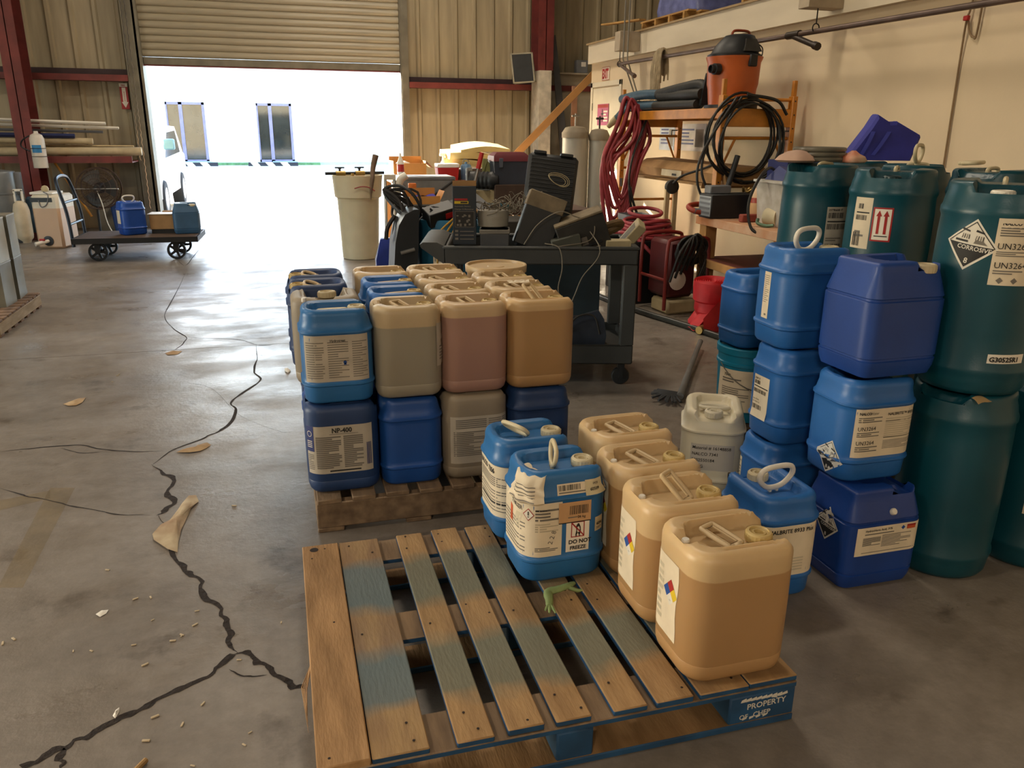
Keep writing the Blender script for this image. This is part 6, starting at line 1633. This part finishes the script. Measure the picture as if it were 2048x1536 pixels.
b = MB(); b.box((-.09, -.08, .90), (.05, .08, .96), .006); b.build('top', WHITEP, t)
for x in (-.08, .03):
    b = MB(); b.tube([(x, -.06, 0), (x + .01, -.06, .9)], .012, 6); b.tube([(x, .06, 0), (x + .01, .06, .9)], .012, 6); b.build('leg', STEEL, t)
t = thing('card_tray', 'sunlit orange card tray lined with blue plastic, behind the teal barrel', 'tray', (1.43, 8.45, .74), .05)
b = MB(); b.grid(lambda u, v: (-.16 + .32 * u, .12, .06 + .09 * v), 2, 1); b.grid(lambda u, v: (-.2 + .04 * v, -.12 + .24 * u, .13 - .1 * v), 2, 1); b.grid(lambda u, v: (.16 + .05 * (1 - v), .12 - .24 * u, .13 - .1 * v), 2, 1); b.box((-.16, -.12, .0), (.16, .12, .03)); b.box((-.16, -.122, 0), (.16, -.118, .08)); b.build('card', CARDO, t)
b = MB(); b.grid(lambda u, v: (-.1 + .24 * u, -.1 + .2 * v, .07 + .02 * math.sin(u * 5 + v * 3)), 6, 4); b.build('liner', mat('violet_blue_plastic', '#3a3fae', .4), t)
crate('plinth', 'dark crate supporting the orange card tray', 'crate', (1.42, 8.45, 0), (.5, .4, .74), DUSTB)
# table of machines behind the cart
t = thing('table', 'dark table crowded with machines behind the utility cart', 'table', (1.80, 7.65, 0))
b = MB(); b.box((0, 0, .68), (1.25, .85, .72), .003); b.build('top', mat('brown_plank', '#4e362a', .8), t)
for x in (.02, 1.15):
    for y in (.02, .75):
        b = MB(); b.box((x, y, 0), (x + .07, y + .07, .68)); b.build('leg', LUMBER, t)
crate('beige_instrument', 'beige metal instrument under the black motor, behind the charger carton', 'instrument', (1.93, 7.95, .7205), (.3, .24, .19), BEIGEP, .1, extra=lambda t, sz: MB().box((-.1, -.122, .02), (-.085, -.12, .17)).build('edge_strip', WHITEP, t))
t = thing('electric_motor', 'black ribbed electric motor with pale end plate, lying on the beige instrument', 'motor', (1.97, 7.93, 1.0), -.5)
b = MB().at((0, 0, 0), (0, PI / 2, 0)); b.lathe([(.06, -.16), (.085, -.15), (.088, -.1)] + [((.088, .08)[k % 2], -.09 + k * .02) for k in range(9)] + [(.088, .1), (.06, .15), (.02, .155)], 24); b.build('body', BLACKP, t)
b = MB(); b.box((-.17, -.09, -.09), (-.15, .09, .12), .005); b.build('end_plate', mat('pale_zinc', '#a9b0b5'), t)
b = MB(); b.box((-.1, -.11, -.088), (.08, -.07, -.08)); b.box((-.1, .07, -.088), (.08, .11, -.08)); b.build('foot', STEEL, t)
t = thing('toolbox', 'dark toolbox with a maroon lid behind the open tool case', 'toolbox', (2.22, 7.95, .965), 0)
b = MB(); b.rings([[(-.16, -.11, 0), (.16, -.11, 0), (.16, .11, 0), (-.16, .11, 0)], [(-.18, -.13, .22), (.18, -.13, .22), (.18, .13, .22), (-.18, .13, .22)]]); b.build('body', mat('slate_toolbox', '#3a414f', .5), t)
b = MB(); b.rings([[(-.185, -.135, .22), (.185, -.135, .22), (.185, .135, .22), (-.185, .135, .22)], [(-.18, -.12, .27), (.18, -.12, .27), (.18, .12, .27), (-.18, .12, .27)], [(-.14, -.08, .305), (.14, -.08, .305), (.14, .08, .305), (-.14, .08, .305)]]); b.build('lid', mat('maroon_plastic', '#6e2530', .5), t)
b = MB(); b.box((-.13, -.138, .16), (-.09, -.13, .25), .003); b.build('latch', mat('slate_latch', '#5b6270', .5), t)
crate('carton', 'brown carton under the maroon-lidded toolbox', 'carton', (2.32, 7.98, .7205), (.55, .34, .243), mat('dark_carton', '#4d3b30'))
b = MB(); b.tube([(1.76, 7.75, .74), (1.86, 7.75, 1.12)], .016, 8); o = b.build('bolt_cutter', STEEL); tag(o, 'long-handled cutter with a red grip standing behind the charger carton', 'tool')
b = MB(); b.tube([(1.86, 7.75, 1.12), (1.90, 7.75, 1.27)], [.024, .022], 8); b.build('grip', REDP, o)
b = MB()
for k in range(5): b.tube(curve([(1.94 + .01 * k, 8.0, .95), (2.0 + .012 * k, 8.02, 1.12), (2.02 - .01 * k, 8.02, 1.2), (1.97, 8.0, 1.05)], 4), .008, 6)
tag(b.build('green_strap', mat('olive_webbing', '#8c8c58', .8)), 'olive green strap bundled beside the red-gripped cutter', 'strap')
crate('carton', 'flattened brown carton leaning to the right of the charger carton', 'carton', (1.82, 7.2, .72), (.4, .3, .02), CARD, rot=(R(8), R(28), 0))
crate('plinth', 'dark crate under the flattened leaning carton', 'crate', (1.98, 7.2, 0), (.4, .5, .70), DUSTB)
crate('teal_case', 'small teal case among the wires behind the charger carton', 'case', (2.02, 7.58, .7205), (.2, .12, .08), mat('teal_case', '#1e5a6c', .5))
crate('dark_bin', 'dark blue bin under the middle of the utility cart, seen through its legs', 'bin', (1.95, 6.1, 0), (.9, .5, .5), mat('dark_blue_bin', '#16303e', .6))
# ---------------------------------------------------------------- corner by the wall door
crate('crate', 'dark crate under the foot of the slanting two-by-four', 'crate', (3.22, 12.6, 0), (.4, .4, .72), DUSTB)
b = MB(); b.box((-.055, -.02, -.66), (.055, .02, 1.62), .003); o = b.build('lumber', LUMBER); o.location = (3.772,12.6,1.232); o.rotation_euler = (0, R(46), 0); tag(o, 'long fresh two-by-four slanting up to the partition corner', 'lumber')
b = MB(); b.box((-.045, -.02, 0), (.045, .02, 2.15), .003); o = b.build('lumber', mat('pinkish_lumber', '#b5876a', .75)); o.location = (4.65, 12.75, 0); tag(o, 'upright stud behind the slanting two-by-four', 'lumber')
b = MB(); b.rings([[(-.09, 0, 0), (.09, 0, 0), (.09, .03, 0), (-.09, .03, 0)], [(-.06, .2, 2.95), (.02, .2, 2.95), (.02, .23, 2.95), (-.06, .23, 2.95)]]); o = b.build('steel_beam', mat('slate_beam', '#55575a', .5)); o.location = (4.75, 13.0, 0); o.rotation_euler.y = R(-6); tag(o, 'dark grey steel piece leaning on the wall behind the slanting two-by-four', 'beam')
for k, (x, ry) in enumerate(((3.86, R(8)), (3.90, R(11)))):
    t = thing('window_screen', ('front', 'rear')[k] + ' of the two framed screens leaning on the girt by the red column', 'screen', (x, 12.92 + .06 * k, 2.19), 0, None, (R(-8), -ry * .6, 0))
    b = MB(); b.box((-.16, 0, .02), (.16, .01, .43)); b.build('mesh', mat('dark_screen', '#34383c', .7), t)
    b = MB()
    for a in ((-.18, 0, -.16, .45), (.16, 0, .18, .45), (-.18, 0, .18, .02), (-.18, .43, .18, .45)): b.box((a[0], -.005, a[1]), (a[2], .015, a[3]))
    b.build('frame', mat('pale_screen_frame', '#a9a491', .6), t)
crate('ballast_box', 'grey box on the ledge of the recessed wall', 'box', (4.98, 13.38, 2.3855), (.2, .12, .2), GREYP, extra=lambda t, sz: MB().box((-.02, -.063, .1), (.06, -.06, .17)).build('sticker', WHITEP, t))

# ---------------------------------------------------------------- things on the white partition
t = thing('exit_sign', 'red and white EXIT sign on the partition above the wall door', 'sign', (4.398, 10.83, 2.22))
b = MB(); b.box((-.006, -.13, -.085), (0, .13, .085), .001); b.build('plate', mat('sign_white', '#e6ddca', .5), t)
P = Print(lambda s, z, off: (-.006 - off, -s, z), .001); P.frame(-.13, .13, -.085, .085, .006, RED); P.text('EXIT', -.118, -.058, .165, RED, .035, sx=.62); P.build('print', t)
t = thing('notice', 'magenta notice sheet taped to the wall door', 'sign', (4.383, 10.85, 1.69))
b = MB(); b.box((-.004, -.2, -.14), (0, .2, .14)); b.build('sheet', mat('magenta_sheet', '#b5567f', .6), t)
P = Print(lambda s, z, off: (-.004 - off, -s, z), .001); P.rect(-.19, .19, .09, .13, RED).rect(-.03, .0, -.1, .07, BLACK).rect(-.06, .03, .0, .02, BLACK).lines(.03, .17, -.1, .06, 4, WHITE); P.build('print', t)
WOODK = bpy.data.materials['knotty_painted_board']
for k, (y0, y1, x0, z0, z1) in enumerate(((9.62, 9.78, 4.065, 2.40, 2.62), (5.84, 5.98, 4.019, 2.40, 2.62))):
    b = MB(); b.box((x0, y0, z0), (4.329, y1, z1), .004); struct(b.build('trim_11', mat('grey_painted_block', '#b5a68f', .75)))
# galvanised pipe on hangers
t = thing('wall_pipe', 'long brown steel pipe hung on rods along the white partition', 'pipe', (4.13, 0, 0))
b = MB(); b.tube([(0, 9.79, 2.26), (0, 5.9, 2.235), (0, 3.2, 2.215)], .021, 12); b.build('main', mat('brown_steel_pipe', '#6d5a50', .45, .4, var=.2), t)
b = MB(); b.tube([(0, 6.25, 2.238), (0, 6.08, 2.237)], .03, 12); b.tube([(0, 6.2, 2.237), (-.03, 5.8, 2.12)], .022, 10); b.tube([(-.03, 5.83, 2.13), (-.032, 5.78, 2.115)], .03, 10); b.build('tee', mat('dark_pipe_fitting', '#3b322c', .5, .4), t)
b = MB(); b.tube([(0, 9.76, 2.26), (.0, 9.3, 2.10)], .02, 10); b.tube([(0, 9.32, 2.11), (0, 9.28, 2.095)], .026, 10); b.build('branch', mat('brown_steel_pipe', '#6d5a50'), t)
for y in (9.75, 5.88):
    b = MB(); b.tube([(0, y, 2.29), (0, y, 2.42)], .005, 6); b.tube([(.03 * math.cos(R(q)), y, 2.26 + .032 * math.sin(R(q))) for q in range(0, 360, 30)], .005, 5, True); b.build('hanger', IRON, t)
b = MB(); b.tube([(4.29, 1.0, 2.42), (4.29, 11.3, 2.42)], .012, 6); b.tube([(4.29, 3.2, 2.33), (4.29, 9.2, 2.345)], .01, 6); tag(b.build('conduit', mat('pale_conduit', '#b9b2a2', .5)), 'pale thin conduit running along the partition below the fascia', 'conduit') if 0 else None
for k, y in enumerate((9.62, 9.56)):
    b = MB(); b.tube([(4.1 + .03 * k, y - .04, 4.2), (4.1 + .03 * k, y - .04, 2.3), (4.36, y - .05, 1.7), (4.385, y - .05, 1.0)], .009, 6); tag(b.build('conduit', mat('grey_conduit', '#8a8578', .5)), ('left', 'right')[k] + ' of the two thin cables dropping past the grey block beside the mop', 'cable')
# mop hung over the pipe
t = thing('string_mop', 'dusty string mop hung over the brown wall pipe', 'mop', (4.12, 8.58, 2.275))
b = MB(); rq = random.Random(2)
for k in range(46):
    y = rq.uniform(-.11, .11); l_ = rq.uniform(.34, .52) if k % 3 else rq.uniform(.2, .3); s_ = rq.choice((-1, 1)) if k % 3 == 0 else -1
    b.tube(curve([(-s_ * .05, y * .8, -.12 - .1 * rq.random()), (-s_ * .03, y * .7, .01), (0, y * .6, .045 + .02 * rq.random()), (s_ * .04, y * .8, -.0), (s_ * .055, y + rq.uniform(-.02, .02), -l_ * .5), (s_ * .05, y * .9 + rq.uniform(-.02, .02), -l_)], 3), .009, 5)
stuff(b.build('strands', mat('mop_yarn', '#a69577', .95, var=.2, scale=14), t))
# looped cord on the right
b = MB(); b.tube(curve([(4.385, 4.56, 2.9), (4.38, 4.61, 2.30), (4.37, 4.625, 2.18), (4.385, 4.64, 1.9), (4.385, 4.63, 1.26)], 6), .007, 6); b.tube(curve([(4.38, 4.53, 2.9), (4.38, 4.53, 2.15), (4.38, 4.56, 2.08), (4.38, 4.60, 2.12), (4.375, 4.62, 2.2)], 6), .007, 6)
t = b.build('hanging_cord', mat('tan_cord', '#8d7455', .7)); tag(t, 'tan cord with a looped end hanging down the bare partition above the drums', 'cord')
b = MB(); b.box((4.35, 4.60, 2.18), (4.375, 4.64, 2.21), .004); b.build('plug', REDP, t)
# papers behind the scaffold
for k, (y0, y1, z0, z1, c, lab) in enumerate(((8.68, 9.06, 1.27, 1.56, '#9fa9b8', 'pale blue poster on the partition behind the scaffold, farther one'), (7.96, 8.6, 1.275, 1.56, '#b9b4b2', 'pale printed poster on the partition behind the scaffold, nearer one'), (8.03, 8.17, 1.85, 1.92, '#c6ccd0', 'small glossy sheet on the partition above the scaffold hoses'))):
    t = thing('poster', lab, 'poster', (4.398, (y0 + y1) / 2, (z0 + z1) / 2), 0, 'papers on the partition')
    w_, h_ = (y1 - y0) / 2, (z1 - z0) / 2
    b = MB(); b.box((-.004, -w_, -h_), (0, w_, h_)); b.build('sheet', mat('poster_%d' % k, c, .5, var=.15), t)
    if k < 2:
        P = Print(lambda s, z, off: (-.004 - off, -s, z), .001); P.lines(-w_ * .8, w_ * .2, -h_ * .6, h_ * .7, 5, NAVY, k + 2, .5).rect(w_ * .3, w_ * .85, -h_ * .7, h_ * .6, GREY); P.build('print', t)
# loads on the deck above
PALW = wood('blond_pallet_wood', '#bd9253', '#95713c')
for k, (y0, lab) in enumerate(((8.75, 'blond pallet with loose board on the deck, under the blue wrapped load'), (6.45, 'second blond pallet on the deck, nearer the camera'))):
    t = thing('pallet', lab, 'pallet', (4.45, y0, 2.641))
    for q in range(4):
        b = MB(); b.box((0, q * .36, .018), (1.1, q * .36 + .04, .105)); b.build('stringer', PALW, t)
    for q in range(7):
        b = MB(); b.box((.02 + q * .158, -.05, .1055), (.12 + q * .158, 1.2, .123)); b.build('board', PALW, t)
    for q in range(3):
        b = MB(); b.box((.0 + q * .49, 0, 0), (.1 + q * .49, 1.16, .0175)); b.build('bottom_board', PALW, t)
    if k == 0:
        b = MB(); b.box((-.09, .9, .06), (.0, 2.0, .078)); o = b.build('loose_board', PALW, t); o.rotation_euler = (R(3), 0, R(3))
t = thing('wrapped_load', 'blue stretch-wrapped load on the blond pallet up on the deck', 'load', (4.55, 8.75, 2.765))
b = MB(); b.rings([[(x + .02 * math.sin(z * 30 + x * 9), y, z) for x, y, _, _ in [(p[0] + .5, p[1] + .55, 0, 0) for p in rr(.45, .55, .12)]] for z in (0, .1, .25, .4, .6, .8)]); b.build('wrap', mat('blue_stretch_wrap', '#6f7ab5', .25, var=.2, scale=9, bump=.6, bscale=14), t)
t = thing('wrapped_load', 'dark wrapped load on the second deck pallet', 'load', (4.6, 6.45, 2.765))
b = MB(); b.box((0, .05, 0), (.9, 1.1, .7), .04); b.build('wrap', mat('blue_stretch_wrap', '#6f7ab5'), t)
# ---------------------------------------------------------------- soft things lying on the drums
ZT = 2 * DH
t = thing('shopping_bag', 'royal blue cloth shopping bag standing askew on the back drums', 'bag', (3.03, 3.66, ZT + .003), -.42); t.scale = (.95, 1, .86)
BAGM = mat('royal_blue_nonwoven', '#2b2f92', .7, var=.14, scale=9, bump=.1)
OUT = [(-.19, 0), (.155, 0), (.19, .135), (.185, .15), (.06, .225), (.02, .222), (-.0, .235), (-.045, .265), (-.075, .2), (-.15, .07)]
b = MB(); b.rings([[(x * q + .01 * (1 - q), y, z * (q if z > .02 else 1)) for x, z in OUT] for y, q in ((-.085, .9), (-.07, .985), (-.02, 1), (.03, 1), (.07, .96))]); b.build('body', BAGM, t, 20)
b = MB()
for s_ in (-.12, -.06): b.grid(lambda u, v, s_=s_: (s_ + (.07 if s_ < -.1 else .1) * v + .022 * u, -.088 - .014 * math.sin(v * PI) + .03 * v * v, .03 + .195 * v), 2, 10)
b.build('handle', mat('light_blue_strap', '#4149b5', .7), t, 80)
t = thing('hose_coil', 'flat coil of clear-wrapped hose lying on the drum tops, left of the blue bag', 'hose', (2.80, 3.50, ZT + .003))
t.location = (2.93, 3.42, ZT + .004); t.location = (2.86, 3.62, ZT + .004); 
b = MB()
for k in range(3): b.tube([((.12 - .004 * k) * math.cos(R(q)), (.12 - .004 * k) * math.sin(R(q)), .014 + .022 * k) for q in range(0, 360, 15)], .011, 8, True)
b.build('coil', mat('smoky_hose', '#6f6a5d', .3), t)
t.location = (2.50, 3.42, ZT + .004)
for k, (c, r_, lab) in enumerate((((2.37, 3.40), .085, 'crumpled pinkish cloth on the edge of the far teal drum'), ((2.60, 3.30), .06, 'pale bag with orange lettering on the far teal drum'))):
    b = MB(); b.rings([[(r_ * q * math.cos(a) * (1 + .15 * math.sin(3 * a + k)), r_ * q * math.sin(a) * (1 + .12 * math.cos(2 * a)), z) for a in [2 * PI * i / 16 for i in range(16)]] for q, z in ((.9, 0), (1.1, .01), (.9, .03), (.5, .05 - .01 * k), (.15, .056))]); o = b.build(('cloth', 'snack_bag')[k], (mat('pinkish_cloth', '#c2a08c', .9), mat('pale_bag', '#cdb79e', .6, col2='#c4623f', scale=7))[k], ang=80); o.location = (*c, ZT + .003); tag(o, lab, ('cloth', 'bag')[k])
for k, (x, y, rx, lab) in enumerate(((2.86, 3.18, 84, 'ivory D-shaped grip standing up on a back drum'), (2.95, 3.02, 10, 'ivory folded grip lying on a back drum'))):
    o = link('loose_grip', handle_mesh(CAPW, 'd'), None); o.location = (x, y, ZT + (.0 if k == 0 else .012)); o.rotation_euler = (R(0 if k == 0 else 86), 0, .6); o.scale = (1.2, 1.2, 1.2); tag(o, lab, 'grip')
# ---------------------------------------------------------------- litter on the floor
LEAF = mat('dry_leaf_paper', '#b79c76', .85, col2='#8a6b48', scale=9)
TORN = mat('torn_wet_paper', '#c3b393', .85, col2='#94785a', scale=7)
def scrap(name, pts, label, cat, m_, h=.006, group=None):
    """a crumpled scrap: outline in world points, lifted and wrinkled"""
    rq = random.Random(len(pts) + int(pts[0][0] * 100))
    c = sum((Vector(p) for p in pts), Vector()) / len(pts)
    rs = [[tuple(c + (Vector(p) - c) * q + Vector((0, 0, .0015 + h * (1 - q) * rq.uniform(.4, 1.2) + h * .3 * rq.random()))) for p in pts] for q in (1, .75, .5, .2)]
    b = MB(); b.rings(rs, cap0=False); o = b.build(name, m_, ang=80)
    return tag(o, label, cat, group)
scrap('torn_paper', [(-0.435,3.307,0),(-0.418,3.239,0),(-0.443,3.175,0),(-0.453,3.078,0),(-0.462,2.987,0),(-0.462,2.894,0),(-0.457,2.816,0),(-0.494,2.845,0),(-0.551,2.93,0),(-0.563,2.981,0),(-0.542,3.059,0),(-0.514,3.094,0),(-0.494,3.17,0),(-0.483,3.246,0),(-0.463,3.304,0)], 'large torn sheet of dirty paper lying across the main floor crack', 'paper', TORN, .018)
scrap('dry_leaf', [(-1.251,4.724,0),(-1.224,4.761,0),(-1.182,4.804,0),(-1.153,4.815,0),(-1.153,4.725,0),(-1.176,4.678,0),(-1.212,4.678,0)], 'curled dry leaf alone on the open floor at the left', 'leaf', LEAF, .014)
scrap('torn_paper', [(-0.473,3.829,0),(-0.463,3.906,0),(-0.434,3.918,0),(-0.415,3.88,0),(-0.435,3.839,0),(-0.46,3.806,0),(-0.504,3.798,0),(-0.568,3.822,0),(-0.543,3.854,0)], 'small crumpled brown scrap where two floor cracks meet', 'paper', LEAF, .016)
scrap('torn_paper', [(-0.839,5.717,0),(-0.797,5.773,0),(-0.729,5.743,0),(-0.754,5.669,0),(-0.813,5.658,0)], 'pale scrap on the straight floor joint', 'paper', LEAF, .01)
scrap('paper_wad', [(-0.055,5.125,0),(-0.03,5.13,0),(-0.016,5.069,0),(-0.035,5.029,0),(-0.053,5.067,0)], 'white wad of paper beside the rear pallet', 'paper', WHITEP, .02)
scrap('torn_paper', [(-0.664,2.468,0),(-0.65,2.487,0),(-0.629,2.484,0),(-0.632,2.465,0),(-0.648,2.449,0)], 'pale shred of paper on the near floor, left of the main crack', 'paper', WHITEP, .008)
scrap('wood_splinter', [(-0.527,1.953,0),(-0.523,1.975,0),(-0.515,1.983,0),(-0.513,1.965,0),(-0.519,1.941,0)], 'pale curled splinter beside the lowest floor crack', 'splinter', WHITEP, .008)
b = MB(); b.tube([(-0.438,1.727,0.008), (-0.418,1.757,0.008)], .007, 8); tag(b.build('cigarette_end', mat('brown_paper_tube', '#a3804f', .8)), 'short brown paper tube lying at the bottom edge of the floor', 'litter')
rq = random.Random(21)
CH = MB().box((-.009, -.003, 0), (.009, .003, .004), .001).mesh('wood_chip', mat('pale_chip', '#cbb898', .8))
for u, v in ((271,1198),(302,1195),(390,1250),(364,1270),(363,1271),(268,1290),(147,1302),(183,1302),(305,1240),(346,1282),(215,1140),(394,1222),(563,1245),(478,1320),(290,1330),(310,1434),(365,1449),(406,1408),(500,1465),(385,1532),(488,1490),(292,1482),(28,1278),(6,1287),(235,751),(225,763),(468,1012),(238,748)):
    o = link('wood_chip', CH); p = (0, 0, 0); tag(o, 'small pale wood chip scattered on the concrete floor', 'litter', 'pale chips scattered on the floor'); o.rotation_euler.z = rq.uniform(0, 3); o.scale = (rq.uniform(.6, 1.2),) * 3; o['uv'] = [u, v]
PTS = [(-0.556,2.53,0),(-0.509,2.526,0),(-0.355,2.326,0),(-0.389,2.282,0),(-0.39,2.279,0),(-0.522,2.266,0),(-0.689,2.281,0),(-0.638,2.268,0),(-0.486,2.389,0),(-0.412,2.257,0),(-0.679,2.75,0),(-0.356,2.405,-0),(-0.096,2.27,0),(-0.216,2.11,0),(-0.476,2.157,0),(-0.419,1.92,0),(-0.347,1.871,0),(-0.302,1.94,0),(-0.177,1.795,0),(-0.308,1.714,0),(-0.19,1.754,0),(-0.429,1.833,0),(-0.875,2.392,0),(-0.9,2.376,0),(-1.057,5.232,0),(-1.064,5.105,0),(-0.276,3.159,0),(-1.053,5.264,0)]
for o, p in zip([o for o in C.objects if o.name.startswith('wood_chip')], PTS):
    o.location = (p[0], p[1], .0008); del o['uv']
# ---------------------------------------------------------------- white car outside, left of the opening
t = thing('car', 'white car parked just outside the left jamb of the roll-up door', 'car', (-2.72, 15.0, -.02))
CARP = mat('white_car_paint', '#e9e8e4', .25)
prof = [(-.62, .35), (-.6, .75), (.55, .95), (1.1, 1.45), (2.4, 1.5), (3.4, 1.0), (3.7, .95), (3.75, .35)]
b = MB(); b.rings([[(x * .86 if z > 1 else x, y, z) for y, z in prof] for x in (-.85, .85)] if 0 else [[(-.85, y, z) for y, z in prof], [(-.7, y, z + .02) for y, z in prof], [(.7, y, z + .02) for y, z in prof], [(.85, y, z) for y, z in prof]]); b.build('body', CARP, t)
b = MB(); b.add([(.852, .5, .98), (.852, 2.9, 1.02), (.852, 2.35, 1.43), (.852, 1.05, 1.4)], [(0, 1, 2, 3)]); b.build('side_glass', GLASS, t)
for y in (-.05, 2.7):
    for x in (-.8, .78):
        b = MB().at((x, y, .32), (0, PI / 2, 0)); b.lathe([(.2, -.1), (.31, -.1), (.32, -.05), (.32, .07), (.30, .1), (.2, .1)], 28); o = b.build('wheel', mat('tyre_rubber', '#23262b', .8), t)
        b = MB().at((x, y, .32), (0, PI / 2, 0)); b.lathe([(.03, .1), (.05, .11), (.2, .1), (.2, .08)], 20); b.build('rim', STEEL, o)
b = MB(); b.box((.86, .35, 1.12), (1.04, .47, 1.30), .02); b.build('mirror', mat('blue_mirror_shell', '#5d8fa8', .3), t)
